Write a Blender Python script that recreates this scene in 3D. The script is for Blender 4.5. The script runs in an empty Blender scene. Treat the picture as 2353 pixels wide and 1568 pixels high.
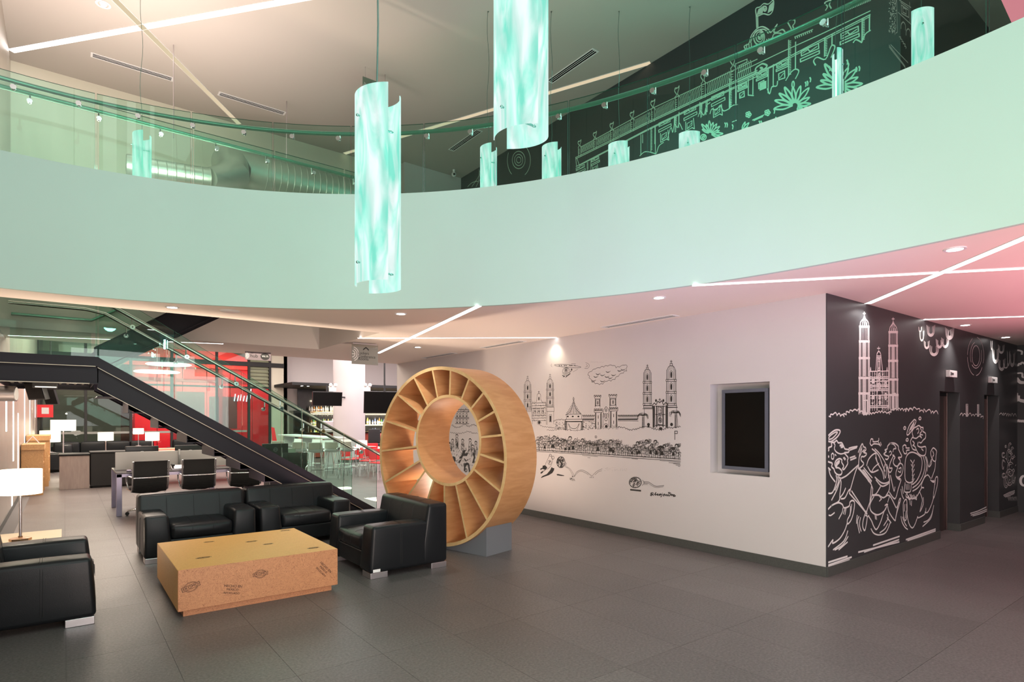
import bpy, bmesh, math, random
from mathutils import Vector, Matrix
random.seed(7)
PI = math.pi
D = bpy.data; SC = bpy.context.scene; COL = SC.collection

# ---------------------------------------------------------------- camera (eye 1.65 m, level, shifted lens)
FPX, CX, HY, EYE = 1353.0, 1176.5, 963.0, 1.65
YAW = math.atan2(1029.0, 1353.0)
RX, RY = math.cos(YAW), -math.sin(YAW)        # camera right in world
FX, FY = math.sin(YAW), math.cos(YAW)         # camera forward in world
cam_d = D.cameras.new('camera'); cam = D.objects.new('camera', cam_d); COL.objects.link(cam)
cam.location = (0, 0, EYE); cam.rotation_euler = (PI/2, 0, -YAW)
cam_d.sensor_width = 36; cam_d.lens = 36*FPX/2353.0
cam_d.shift_y = (HY-784)/2353.0
cam_d.clip_start = 0.05; cam_d.clip_end = 200
SC.camera = cam

def ray(u, v):
    x = (u-CX)/FPX
    return (x*RX+FX, x*RY+FY, (HY-v)/FPX)
def onx(u, v, X): r = ray(u, v); t = X/r[0]; return (X, r[1]*t, EYE+r[2]*t)
def ony(u, v, Y): r = ray(u, v); t = Y/r[1]; return (r[0]*t, Y, EYE+r[2]*t)
def onz(u, v, Z): r = ray(u, v); t = (Z-EYE)/r[2]; return (r[0]*t, r[1]*t, Z)
def dep(u, v, Y): r = ray(u, v); return (r[0]*Y, r[1]*Y, EYE+r[2]*Y)

# ---------------------------------------------------------------- world, exposure, large lights
w = D.worlds.new('world'); SC.world = w; w.use_nodes = True
w.node_tree.nodes['Background'].inputs[0].default_value = (0.80, 0.78, 0.80, 1)
w.node_tree.nodes['Background'].inputs[1].default_value = 0.22
SC.view_settings.view_transform = 'Standard'; SC.view_settings.look = 'None'
SC.view_settings.exposure = 0.0; SC.view_settings.gamma = 1.0
SC.view_settings.use_curve_mapping = False
try:
    SC.cycles.max_bounces = 10; SC.cycles.transparent_max_bounces = 24; SC.cycles.diffuse_bounces = 4
    SC.cycles.sample_clamp_indirect = 4.0; SC.cycles.use_denoising = True
    SC.cycles.caustics_reflective = False; SC.cycles.caustics_refractive = False
except Exception: pass

def area(name, loc, size, energy, col=(1,1,1), rot=(0,0,0), sy=None, spread=PI):
    l = D.lights.new(name, 'AREA'); l.energy = energy; l.color = col; l.size = size
    if sy: l.shape = 'RECTANGLE'; l.size_y = sy
    l.spread = spread
    o = D.objects.new(name, l); o.location = loc; o.rotation_euler = rot; COL.objects.link(o); return o
def point(name, loc, energy, col=(1,1,1), r=0.08):
    l = D.lights.new(name, 'POINT'); l.energy = energy; l.color = col; l.shadow_soft_size = r
    o = D.objects.new(name, l); o.location = loc; COL.objects.link(o); return o
def spot(name, loc, energy, col=(1,1,1), ang=80, blend=0.6, tgt=None, r=0.03):
    l = D.lights.new(name, 'SPOT'); l.energy = energy; l.color = col; l.spot_size = math.radians(ang); l.spot_blend = blend
    l.shadow_soft_size = r
    o = D.objects.new(name, l); o.location = loc
    if tgt: o.rotation_euler = (Vector(tgt)-Vector(loc)).to_track_quat('-Z', 'Y').to_euler()
    COL.objects.link(o); return o
WARM = (1.0, 0.86, 0.68)
# added broad fills for the atrium and lobby, above and behind the viewer
area('atrium_fill', (-1.2, -.6, 7.78), 7.0, 235, (1.0, 0.97, 0.95), sy=5.5)
area('lobby_fill', (-3.6, -3.2, 2.2), 5.0, 165, (1.0, 0.88, 0.82), rot=(math.radians(90), 0, math.radians(-48)), sy=2.6)
area('lobby_fill_right', (2.6, -3.6, 2.4), 5.0, 210, (1.0, 0.95, 0.96), rot=(math.radians(90), 0, math.radians(-12)), sy=2.6)
def aim(o, tgt): o.rotation_euler = (Vector(tgt)-o.location).to_track_quat('-Z', 'Y').to_euler(); return o
# coloured feature uplights beyond the right edge of the frame
for nm, lc, tg_, sz, en, cl, sp_ in (
    ('pink_uplight', (9.8, .4, .2), (9.8, .9, 3), 2.0, 25, (1.0, .34, .45), 85),
    ('pink_uplight', (7.2, .1, .2), (7.4, 1.0, 3), 1.6, 20, (1.0, .35, .47), 85),
    ('pink_uplight', (5.2, -.6, .2), (5.9, .9, 3), 1.2, 17, (1.0, .36, .50), 80),
    ('lilac_uplight', (3.1, -.1, .2), (5.1, 4.2, 2.96), .9, 17, (.66, .50, 1.0), 60)):
    aim(area(nm, lc, sz, en, cl, spread=math.radians(sp_)), tg_)
# added upward fills for the slab underside, hidden behind the armchairs, the wheel and the side table, and one before the viewer
area('ceiling_fill', (1.9, 8.83, .22), 2.2, 120, (1.0, .78, .60), rot=(PI, 0, 0), sy=.12)
area('ceiling_fill', (4.85, 7.45, .12), .5, 46, (1.0, .76, .60), rot=(PI, 0, 0), sy=.5)
area('ceiling_fill', (-.45, 8.3, .12), .4, 38, (1.0, .80, .62), rot=(PI, 0, 0), sy=.5)
aim(area('fascia_fill', (1.6, -.6, 6.8), 1.5, 26, (1.0, .97, .96), spread=math.radians(65)), (-.1, 7.7, 3.9))  # added fill for the left end of the fascia
aim(area('ceiling_fill', (1.6, 1.4, .15), 2.0, 210, (1.0, .80, .70)), (3.6, 4.2, 4.0))
# hall beyond the mezzanine
area('hall_light', (3.2, 19.5, 4.95), 6.5, 1000, (1.0, 0.88, 0.76), sy=10.0)
area('hall_light_bar', (10.2, 19.0, 4.95), 6.0, 1050, (1.0, 0.90, 0.90), sy=9.0)
area('hall_fill_left', (.6, 17.0, 4.9), 1.6, 260, (1.0, .80, .60), sy=7.0)  # added warm fill for the left floor and wall of the hall
area('under_slab_light', (2.0, 11.9, 2.93), 4.0, 60, WARM, sy=1.0)
# upper floor
area('upper_fill', (.6, 9.8, 4.9), 3.0, 270, (1.0, 0.80, 0.72), rot=(PI, 0, 0), sy=1.6)  # added upward fill brightening the left of the upper ceiling
area('upper_light_teal', (6.6, 5.6, 7.0), 1.5, 45, (0.3, 1.0, 0.8), sy=4)

# ---------------------------------------------------------------- object helpers
def link(o, parent=None):
    COL.objects.link(o)
    if parent: o.parent = parent
    return o
def tag(o, label=None, cat=None, group=None, kind=None):
    if label: o['label'] = label
    if cat: o['category'] = cat
    if group: o['group'] = group
    if kind: o['kind'] = kind
    return o
def thing(name, label, cat, loc=(0,0,0), rz=0, group=None):
    o = D.objects.new(name, None); o.location = loc; o.rotation_euler = (0,0,rz); o.empty_display_size = 0.1
    COL.objects.link(o); return tag(o, label, cat, group)
def copy_tree(o, parent=None):
    c = o.copy(); COL.objects.link(c); c.parent = parent
    for ch in o.children: copy_tree(ch, c)
    return c

class MB:
    def __init__(s): s.v = []; s.f = []
    def add(s, vs, fs, M=None):
        n = len(s.v)
        if M is not None: vs = [tuple(M @ Vector(p)) for p in vs]
        s.v += [tuple(p) for p in vs]; s.f += [tuple(i+n for i in f) for f in fs]; return s
    def box(s, x0, x1, y0, y1, z0, z1, M=None):
        vs = [(x0,y0,z0),(x1,y0,z0),(x1,y1,z0),(x0,y1,z0),(x0,y0,z1),(x1,y0,z1),(x1,y1,z1),(x0,y1,z1)]
        return s.add(vs, [(0,3,2,1),(4,5,6,7),(0,1,5,4),(1,2,6,5),(2,3,7,6),(3,0,4,7)], M)
    def quad(s, a, b, c, d): return s.add([a,b,c,d], [(0,1,2,3)])
    def beam(s, p, q, w, h, up=(0,0,1)):                 # rectangular bar from p to q
        p = Vector(p); q = Vector(q); d = (q-p).normalized(); sd = d.cross(Vector(up))
        if sd.length < 1e-5: sd = d.cross(Vector((1,0,0)))
        sd.normalize(); u = sd.cross(d).normalized()
        vs = []
        for e in (p, q):
            for a, b in ((-1,-1),(1,-1),(1,1),(-1,1)): vs.append(tuple(e+sd*a*w/2+u*b*h/2))
        return s.add(vs, [(3,2,1,0),(4,5,6,7),(0,1,5,4),(1,2,6,5),(2,3,7,6),(3,0,4,7)])
    def tube(s, pts, r, n=10, cap=True, closed=False):
        pts = [Vector(p) for p in pts]; m = len(pts); rr = r if isinstance(r, (list,tuple)) else [r]*m
        base = len(s.v); prev = None
        for i, p in enumerate(pts):
            a = pts[i-1] if (i > 0 or closed) else p; b = pts[(i+1) % m] if (i < m-1 or closed) else p
            d = (b-a); d = d.normalized() if d.length > 1e-9 else Vector((0,0,1))
            if prev is None:
                t = Vector((0,0,1)) if abs(d.z) < .9 else Vector((1,0,0)); sx = d.cross(t).normalized()
            else:
                sx = (prev - d*prev.dot(d)); sx = sx.normalized() if sx.length > 1e-6 else d.orthogonal().normalized()
            prev = sx; sy = d.cross(sx)
            for k in range(n):
                an = 2*PI*k/n; s.v.append(tuple(p+(sx*math.cos(an)+sy*math.sin(an))*rr[i]))
        for i in range(m if closed else m-1):
            j = (i+1) % m
            for k in range(n):
                s.f.append((base+i*n+k, base+i*n+(k+1)%n, base+j*n+(k+1)%n, base+j*n+k))
        if cap and not closed:
            s.f.append(tuple(base+k for k in range(n))[::-1]); s.f.append(tuple(base+(m-1)*n+k for k in range(n)))
        return s
    def cyl(s, p, q, r, n=16): return s.tube([p, q], r, n)
    def lathe(s, prof, n=20, M=None, a0=0, a1=2*PI):
        full = abs(a1-a0-2*PI) < 1e-6; m = n if full else n+1; vs = []; fs = []
        for (r, z) in prof:
            for k in range(m):
                a = a0+(a1-a0)*k/n; vs.append((r*math.cos(a), r*math.sin(a), z))
        for i in range(len(prof)-1):
            for k in range(n):
                k2 = (k+1) % m
                fs.append((i*m+k, i*m+k2, (i+1)*m+k2, (i+1)*m+k))
        return s.add(vs, fs, M)
    def prism(s, poly, axis, a, b):                      # poly in the two other axes
        n = len(poly); vs = []
        for t in (a, b):
            for (p, q) in poly:
                vs.append({'x': (t,p,q), 'y': (p,t,q), 'z': (p,q,t)}[axis])
        fs = [tuple(range(n))[::-1], tuple(range(n, 2*n))]+[(i, (i+1)%n, n+(i+1)%n, n+i) for i in range(n)]
        return s.add(vs, fs)
    def rbox(s, x0, x1, y0, y1, z0, z1, r, puff=0, fn=None, M=None, k=3, inner=4):
        c = ((x0+x1)/2, (y0+y1)/2, (z0+z1)/2); h = ((x1-x0)/2, (y1-y0)/2, (z1-z0)/2)
        def ax(hh):
            e = [math.tan(PI/4*(1-i/k)) for i in range(k)]
            lo = [-(hh-r)-r*t for t in e]; mid = [-(hh-r)+2*(hh-r)*i/inner for i in range(inner+1)]
            return lo+mid+[-t for t in lo[::-1]]
        A = [ax(t) for t in h]; idx = {}; vs = []; fs = []
        def vert(i, j, l):
            key = (i, j, l)
            if key not in idx:
                p = Vector((A[0][i], A[1][j], A[2][l]))
                q = Vector([max(-(h[a]-r), min(h[a]-r, p[a])) for a in range(3)]); d = p-q
                if d.length > 1e-9: p = q+d.normalized()*r
                if puff:
                    for a in range(3):
                        b, e = (a+1)%3, (a+2)%3
                        p[a] += (1 if p[a] > 0 else -1)*puff*max(0, abs(p[a])/h[a]-.5)*2*(1-(p[b]/h[b])**2)*(1-(p[e]/h[e])**2)
                p = Vector((p[0]+c[0], p[1]+c[1], p[2]+c[2]))
                if fn: p = Vector(fn(*p))
                idx[key] = len(vs); vs.append(tuple(p))
            return idx[key]
        N = [len(a)-1 for a in A]
        for i in range(N[0]):
            for j in range(N[1]):
                fs.append((vert(i,j,0), vert(i,j+1,0), vert(i+1,j+1,0), vert(i+1,j,0)))
                fs.append((vert(i,j,N[2]), vert(i+1,j,N[2]), vert(i+1,j+1,N[2]), vert(i,j+1,N[2])))
        for i in range(N[0]):
            for l in range(N[2]):
                fs.append((vert(i,0,l), vert(i+1,0,l), vert(i+1,0,l+1), vert(i,0,l+1)))
                fs.append((vert(i,N[1],l), vert(i,N[1],l+1), vert(i+1,N[1],l+1), vert(i+1,N[1],l)))
        for j in range(N[1]):
            for l in range(N[2]):
                fs.append((vert(0,j,l), vert(0,j,l+1), vert(0,j+1,l+1), vert(0,j+1,l)))
                fs.append((vert(N[0],j,l), vert(N[0],j+1,l), vert(N[0],j+1,l+1), vert(N[0],j,l+1)))
        return s.add(vs, fs, M)
    def sphere(s, c, r, n=12, m=8, sc=(1,1,1)):
        pr = [(max(1e-4, r*math.sin(PI*i/m)), -r*math.cos(PI*i/m)) for i in range(m+1)]
        return s.lathe(pr, n, Matrix.Translation(c) @ Matrix.Diagonal((sc[0],sc[1],sc[2],1)))
    def mesh(s, name, mat, smooth=False):
        me = D.meshes.new(name); me.from_pydata(s.v, [], s.f); me.update()
        mats = mat if isinstance(mat, (list, tuple)) else [mat]
        for m in mats: me.materials.append(m)
        if smooth:
            bm = bmesh.new(); bm.from_mesh(me); bmesh.ops.remove_doubles(bm, verts=bm.verts, dist=1e-5)
            for f in bm.faces: f.smooth = True
            for e in bm.edges:
                if len(e.link_faces) == 2 and e.calc_face_angle(0) > math.radians(smooth if smooth is not True else 40): e.smooth = False
            bm.to_mesh(me); bm.free()
        return me
    def build(s, name, mat, parent=None, smooth=False, bevel=0, seg=2):
        me = s.mesh(name, mat, smooth); o = D.objects.new(name, me); link(o, parent)
        if bevel:
            b = o.modifiers.new('bevel', 'BEVEL'); b.width = bevel; b.segments = seg; b.limit_method = 'ANGLE'; b.angle_limit = math.radians(35)
        return o
def inst(name, me, parent=None, loc=(0,0,0), rz=0, sc=None):
    o = D.objects.new(name, me); o.location = loc; o.rotation_euler = (0,0,rz)
    if sc: o.scale = sc
    return link(o, parent)
def struct(o): o['kind'] = 'structure'; return o

# ---------------------------------------------------------------- materials
def lin(c): return tuple(((x/255)/12.92 if x/255 <= .04045 else ((x/255+.055)/1.055)**2.4) for x in c)
def mat(name, col, rough=.5, metal=0, spec=.5, noise=0, nscale=8, bump=0, bscale=60, emit=None, estr=0, coat=0, rvar=0, stretch=None):
    m = D.materials.new(name); m.use_nodes = True; nt = m.node_tree; b = nt.nodes['Principled BSDF']
    b.inputs['Base Color'].default_value = (*col, 1); b.inputs['Roughness'].default_value = rough
    b.inputs['Metallic'].default_value = metal; b.inputs['Specular IOR Level'].default_value = spec
    b.inputs['Coat Weight'].default_value = coat; b.inputs['Coat Roughness'].default_value = .2
    if emit: b.inputs['Emission Color'].default_value = (*emit, 1); b.inputs['Emission Strength'].default_value = estr
    if noise or bump or rvar:
        tc = nt.nodes.new('ShaderNodeTexCoord'); mp = nt.nodes.new('ShaderNodeMapping')
        nt.links.new(tc.outputs['Object'], mp.inputs[0])
        if stretch: mp.inputs['Scale'].default_value = stretch
    if noise or rvar:
        n = nt.nodes.new('ShaderNodeTexNoise'); n.inputs['Scale'].default_value = nscale; n.inputs['Detail'].default_value = 4
        nt.links.new(mp.outputs[0], n.inputs['Vector'])
    if noise:
        mx = nt.nodes.new('ShaderNodeMix'); mx.data_type = 'RGBA'
        mx.inputs[6].default_value = (*[c*(1-noise) for c in col], 1); mx.inputs[7].default_value = (*[min(1, c*(1+noise)) for c in col], 1)
        nt.links.new(n.outputs['Fac'], mx.inputs[0]); nt.links.new(mx.outputs[2], b.inputs['Base Color'])
    if rvar:
        mr = nt.nodes.new('ShaderNodeMapRange'); mr.inputs[3].default_value = rough-rvar; mr.inputs[4].default_value = rough+rvar
        nt.links.new(n.outputs['Fac'], mr.inputs[0]); nt.links.new(mr.outputs[0], b.inputs['Roughness'])
    if bump:
        n2 = nt.nodes.new('ShaderNodeTexNoise'); n2.inputs['Scale'].default_value = bscale; n2.inputs['Detail'].default_value = 3
        nt.links.new(mp.outputs[0], n2.inputs['Vector'])
        bp = nt.nodes.new('ShaderNodeBump'); bp.inputs['Strength'].default_value = bump; bp.inputs['Distance'].default_value = .01
        nt.links.new(n2.outputs['Fac'], bp.inputs['Height']); nt.links.new(bp.outputs[0], b.inputs['Normal'])
    return m
def emis(name, col, st):
    m = D.materials.new(name); m.use_nodes = True; nt = m.node_tree; nt.nodes.clear()
    e = nt.nodes.new('ShaderNodeEmission'); e.inputs[0].default_value = (*col, 1); e.inputs[1].default_value = st
    o = nt.nodes.new('ShaderNodeOutputMaterial'); nt.links.new(e.outputs[0], o.inputs[0]); return m
def glass(name, tint, refl=.08, ior=1.5):
    m = D.materials.new(name); m.use_nodes = True; nt = m.node_tree; nt.nodes.clear()
    t = nt.nodes.new('ShaderNodeBsdfTransparent'); t.inputs[0].default_value = (*tint, 1)
    g = nt.nodes.new('ShaderNodeBsdfGlossy'); g.inputs['Roughness'].default_value = 0.0; g.inputs[0].default_value = (.95, 1, .97, 1)
    f = nt.nodes.new('ShaderNodeFresnel'); f.inputs[0].default_value = ior
    ad = nt.nodes.new('ShaderNodeMath'); ad.operation = 'ADD'; ad.inputs[1].default_value = refl-.04; ad.use_clamp = True
    mx = nt.nodes.new('ShaderNodeMixShader'); o = nt.nodes.new('ShaderNodeOutputMaterial')
    nt.links.new(f.outputs[0], ad.inputs[0]); nt.links.new(ad.outputs[0], mx.inputs[0])
    nt.links.new(t.outputs[0], mx.inputs[1]); nt.links.new(g.outputs[0], mx.inputs[2]); nt.links.new(mx.outputs[0], o.inputs[0]); return m
M = {}
M['white'] = mat('white_wall_paint', (.60,.57,.56), .75, noise=.02, nscale=3)
M['hallwhite'] = mat('white_hall_wall_paint', (.80,.74,.73), .75)
M['ceil'] = mat('ceiling_with_warm_light', (.86,.77,.70), .8)  # peach of the warm light mixed into the white base colour
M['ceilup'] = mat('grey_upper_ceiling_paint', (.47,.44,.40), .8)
M['mint'] = mat('fascia_with_teal_light', (.50,.665,.60), .7, noise=.02, nscale=2)  # teal pendant light on a white fascia, put into its base colour
M['dark'] = mat('charcoal_wall_paint', (.050,.050,.053), .42, spec=.4, noise=.08, nscale=5)
M['darkteal'] = mat('blackboard_wall_paint', (.030,.042,.045), .5)
M['chalk'] = mat('white_chalk_paint', (.82,.78,.77), .8)
M['ink'] = mat('black_ink_paint', (.012,.012,.012), .6)
M['stone'] = mat('dark_stone_skirting', (.075,.078,.072), .4, noise=.3, nscale=80)
M['black'] = mat('black_plastic', (.01,.01,.011), .3)
M['blackmat'] = mat('black_matte', (.012,.012,.013), .6)
M['chrome'] = mat('polished_chrome', (.75,.74,.76), .12, 1)
M['steel'] = mat('brushed_stainless_steel', (.55,.54,.50), .28, 1)
M['satin'] = mat('satin_steel_foot', (.62,.58,.60), .35, 1)
M['white_plastic'] = mat('white_plastic', (.8,.8,.8), .35)
M['leather'] = mat('black_leather', (.009,.010,.012), .36, spec=.28, bump=.10, bscale=240, rvar=.06, nscale=6)
M['seam'] = mat('leather_seam', (.004,.004,.005), .6)
M['blacksteel'] = mat('black_painted_steel', (.008,.006,.012), .45, spec=.25)
M['steeledge'] = mat('bare_steel_edge', (.35,.30,.24), .4, .8)
M['red'] = mat('red_plastic', (.75,.02,.03), .4)
M['blackglass'] = mat('black_screen_glass', (.002,.002,.002), .35, spec=.15)
M['glass'] = glass('green_railing_glass', (.84,.955,.91), .036, 1.42)
M['glassedge'] = mat('green_glass_edge', (.03,.16,.11), .15)
M['clear'] = glass('clear_window_glass', (.80,.83,.82), .04, 1.28)
M['led'] = emis('led_strip_white', (1.0,.93,.90), 7.0)
M['ledwarm'] = emis('led_strip_warm', (1.0,.86,.62), 5.0)
M['leddim'] = emis('led_strip_dim', (1.0,.82,.55), .75)
M['down'] = emis('downlight_glow', (1.0,.93,.9), 30)
M['shade'] = emis('lamp_shade_glow', (1.0,.90,.66), 3.2)
# ================================================================ SETTING
ZC, ZF, ZU = 2.96, 4.32, 7.9
# floor: bed, then stone tiles 0.59 x 1.18 m with open joints
def floor_mat():
    m = D.materials.new('dark_stone_tile'); m.use_nodes = True; nt = m.node_tree; b = nt.nodes['Principled BSDF']
    geo = nt.nodes.new('ShaderNodeNewGeometry'); oi = nt.nodes.new('ShaderNodeObjectInfo')
    n1 = nt.nodes.new('ShaderNodeTexNoise'); n1.inputs['Scale'].default_value = 55; n1.inputs['Detail'].default_value = 5; n1.inputs['Roughness'].default_value = .7
    n2 = nt.nodes.new('ShaderNodeTexNoise'); n2.inputs['Scale'].default_value = 1.3; n2.inputs['Detail'].default_value = 3
    nt.links.new(geo.outputs['Position'], n1.inputs['Vector']); nt.links.new(geo.outputs['Position'], n2.inputs['Vector'])
    cr = nt.nodes.new('ShaderNodeValToRGB'); cr.color_ramp.elements[0].position = .3; cr.color_ramp.elements[1].position = .75
    cr.color_ramp.elements[0].color = (.062,.053,.053,1); cr.color_ramp.elements[1].color = (.190,.168,.165,1)
    nt.links.new(n1.outputs['Fac'], cr.inputs[0])
    hs = nt.nodes.new('ShaderNodeHueSaturation'); mr = nt.nodes.new('ShaderNodeMapRange'); mr.inputs[3].default_value = .92; mr.inputs[4].default_value = 1.08
    nt.links.new(oi.outputs['Random'], mr.inputs[0]); nt.links.new(mr.outputs[0], hs.inputs['Value']); nt.links.new(cr.outputs[0], hs.inputs['Color'])
    nt.links.new(hs.outputs[0], b.inputs['Base Color'])
    m2 = nt.nodes.new('ShaderNodeMapRange'); m2.inputs[3].default_value = .30; m2.inputs[4].default_value = .46
    nt.links.new(n2.outputs['Fac'], m2.inputs[0]); nt.links.new(m2.outputs[0], b.inputs['Roughness'])
    bp = nt.nodes.new('ShaderNodeBump'); bp.inputs['Strength'].default_value = .35; bp.inputs['Distance'].default_value = .004
    nt.links.new(n1.outputs['Fac'], bp.inputs['Height']); nt.links.new(bp.outputs[0], b.inputs['Normal'])
    return m
M['tile'] = floor_mat()
M['grout'] = mat('pale_grout', (.14,.13,.13), .8)
fl = struct(MB().box(-.75, 15, -3.5, 34, -.2, -.003).build('floor', M['grout']))
TX, TY, G = .59, 1.18, .0025
tme = MB().box(-TX/2+G/2, TX/2-G/2, -TY/2+G/2, TY/2-G/2, -.003, 0).mesh('tile', M['tile'])
cells = []
i0 = -1
for i in range(-1, 26):
    for j in range(-3, 29):
        cx = .01+TX*(i+.5); cy = .30+TY*(j+.5)
        if cx < -.72 or cx > 14.9 or cy > 33 or cy < -3: continue
        if cx > 6.6 and 3.5 < cy < 12.2: continue
        f = cx*FX+cy*FY; s_ = cx*RX+cy*RY
        vis = f > .8 and abs(s_) < .9*f+1
        cells.append((0 if vis else 1, f*f+s_*s_, cx, cy))
cells.sort()
for c in cells[:298]: inst('tile', tme, fl, (c[2], c[3], 0))
rest = MB()
for c in cells[298:]: rest.box(c[2]-TX/2+G/2, c[2]+TX/2-G/2, c[3]-TY/2+G/2, c[3]+TY/2-G/2, -.003, 0)
tag(rest.build('tile_field', M['tile'], fl), kind='stuff')

# curved slab edge, centre CC
CC = (-.643, 2.034)
def rad(ph): return ((-.274*ph+.582)*ph-.267)*ph+5.767 if -.3 < ph < 1.62 else 5.767+(.05 if ph <= -.3 else -.02)
def edge(ph, dr=0): r = rad(ph)+dr; return (CC[0]+r*math.cos(ph), CC[1]+r*math.sin(ph))
PH0, PH1 = -.85, 1.585
arc = [edge(PH0+(PH1-PH0)*i/72) for i in range(73)]
# slab as one ceiling mesh (underside) + floor surface
def slab_strip(mb, poly, z0, z1): mb.prism(poly, 'z', z0, z1)
sl = MB()
right = 14.9
xs = sorted(set([p[0] for p in arc]))
# front part: from the arc to y=8.35, built as vertical slices between successive arc points
for a, b in zip(arc[:-1], arc[1:]):
    ang_a = math.atan2(a[1]-CC[1], a[0]-CC[0])
    if a[1] <= 2.6: q1, q2 = (right, a[1]), (right, b[1]); poly = [a, q1, q2, b]
    else: q1, q2 = (a[0], 8.35), (b[0], 8.35); poly = [a, q1, q2, b]
    for z, flip in ((ZC, True), (ZF, False)):
        vs = [(p[0], p[1], z) for p in poly]; sl.add(vs, [(0,1,2,3) if not flip else (3,2,1,0)])
k = [p for p in arc if p[1] > 2.6][0]
for z in (ZC, ZF): sl.quad((k[0], k[1], z), (right, k[1], z), (right, 8.35, z), (k[0], 8.35, z))
for z in (ZC, ZF):
    sl.quad((3.82,8.35,z), (right,8.35,z), (right,11.02,z), (3.82,11.02,z))
    sl.quad((-.75,11.02,z), (6.35,11.02,z), (6.35,12.85,z), (-.75,12.5,z))
    sl.quad((6.35,11.02,z), (right,11.02,z), (right,12.85,z), (6.35,12.85,z))
def vwall(mb, p, q, z0=ZC, z1=ZF): mb.quad((p[0],p[1],z0), (q[0],q[1],z0), (q[0],q[1],z1), (p[0],p[1],z1))
vwall(sl, (-.75,8.35), (3.82,8.35)); vwall(sl, (3.82,8.35), (3.82,11.02)); vwall(sl, (3.82,11.02), (-.75,11.02))
vwall(sl, (-.75,12.5), (6.35,12.85)); vwall(sl, (6.35,12.85), (right,12.85))
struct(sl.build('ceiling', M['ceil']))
# fascia skin with a small lip at the glass line
fa = MB()
for a, b in zip([edge(PH0+(PH1-PH0)*i/96, -.012) for i in range(97)][:-1], [edge(PH0+(PH1-PH0)*i/96, -.012) for i in range(97)][1:]):
    fa.quad((a[0],a[1],ZC-.002), (b[0],b[1],ZC-.002), (b[0],b[1],ZF+.01), (a[0],a[1],ZF+.01))
pa = [edge(PH0+(PH1-PH0)*i/96, -.012) for i in range(97)]; pb = [edge(PH0+(PH1-PH0)*i/96, .03) for i in range(97)]
for i in range(96):
    fa.quad((*pa[i],ZF+.01), (*pa[i+1],ZF+.01), (*pb[i+1],ZF+.01), (*pb[i],ZF+.01))
    fa.quad((*pa[i],ZC-.002), (*pa[i+1],ZC-.002), (*pb[i+1],ZC-.002), (*pb[i],ZC-.002))
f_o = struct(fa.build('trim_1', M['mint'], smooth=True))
# upper ceiling
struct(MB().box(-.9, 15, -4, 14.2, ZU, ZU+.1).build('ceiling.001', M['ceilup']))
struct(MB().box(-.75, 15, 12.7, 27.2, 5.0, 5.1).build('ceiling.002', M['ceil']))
# walls -----------------------------------------------------------------
# lower mural wall x=6.32 with the screen niche, y 2.896..12.84
X1, Y1 = 6.32, 2.896
ny0, ny1, nz0, nz1, nd = 3.52, 4.285, .99, 2.072, .16
wr = MB()
wr.box(X1, X1+.15+nd, Y1+.01, ny0, 0, ZC); wr.box(X1, X1+.15+nd, ny1, 12.84, 0, ZC)
wr.box(X1, X1+.15+nd, ny0, ny1, 0, nz0); wr.box(X1, X1+.15+nd, ny0, ny1, nz1, ZC); wr.box(X1+nd, X1+.15+nd, ny0, ny1, nz0, nz1)
wall_r = struct(wr.build('wall_right', M['white']))
struct(MB().box(X1-.012, X1, Y1, 12.84, 0, .105).build('baseboard_right', M['stone'], bevel=.002))
# dark wall y=2.896 with two lift openings
o1, o2, oz, od = (9.62, 10.45), (11.60, 12.40), 2.035, .17
wd = MB()
for a, b in ((X1+.002, o1[0]), (o1[1], o2[0]), (o2[1], 13.5)): wd.box(a, b, Y1, Y1+.35, 0, ZC)
for a, b in (o1, o2): wd.box(a, b, Y1, Y1+.35, oz, ZC)
wall_d = struct(wd.build('wall_back', M['dark']))
bb = MB()
for a, b in ((X1, o1[0]), (o1[1], o2[0]), (o2[1], 13.5)):
    bb.box(a, b, Y1-.012, Y1, 0, .105)
for a, b in (o1, o2): bb.box(b-.002, b+.001, Y1, Y1+od, 0, .105)
struct(bb.build('baseboard_back', M['stone'], bevel=.002))
wall_e = struct(MB().box(13.5, 13.7, -4, Y1+.3, 0, ZC).build('wall_far_right', M['dark']))
# lift doors
M['liftdoor'] = mat('brown_steel_lift_door', (.16,.11,.105), .32, .9, rvar=.05, nscale=3)
for n, (a, b) in enumerate((o1, o2), 1):
    d = D.objects.new('door_%d' % n, None); d.location = ((a+b)/2, Y1+od, 0); COL.objects.link(d); d['kind'] = 'structure'
    w2 = (b-a)/2
    MB().box(-w2, -w2+.05, -.10, 0, 0, oz).build('door_frame', M['liftdoor'], d, bevel=.003)
    MB().box(w2-.02, w2, -.02, 0, 0, oz).build('door_frame', M['liftdoor'], d, bevel=.003)
    MB().box(-w2+.05, -.003, 0, .03, 0, oz).build('door_panel', M['liftdoor'], d, bevel=.002)
    MB().box(.003, w2-.02, 0, .03, 0, oz).build('door_panel', M['liftdoor'], d, bevel=.002)
    MB().box(-w2+.05, w2-.02, -.01, 0, oz-.05, oz).build('door_header', M['blackmat'], d)
# upper core walls
wall_u = struct(MB().box(8.2, 8.4, Y1, 12.97, ZF-.02, ZU).build('wall_upper_right', M['darkteal']))
wall_u2 = struct(MB().box(8.2, 15, Y1-.02, Y1, ZF-.02, ZU).build('wall_upper_side', M['darkteal']))
struct(MB().box(6.66, 8.2, 12.97, 13.1, ZF-.4, ZU).build('wall_upper_back', M['white']))
struct(MB().box(6.58, 6.66, 12.97, 15.5, ZF-.4, ZU).build('wall_upper_return', M['white']))
M['cream'] = mat('cream_wall_paint', (.74,.70,.58), .8)
struct(MB().box(-.75, 6.66, 13.45, 13.6, ZF+.4, ZU).build('wall_upper_far', M['cream']))
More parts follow.
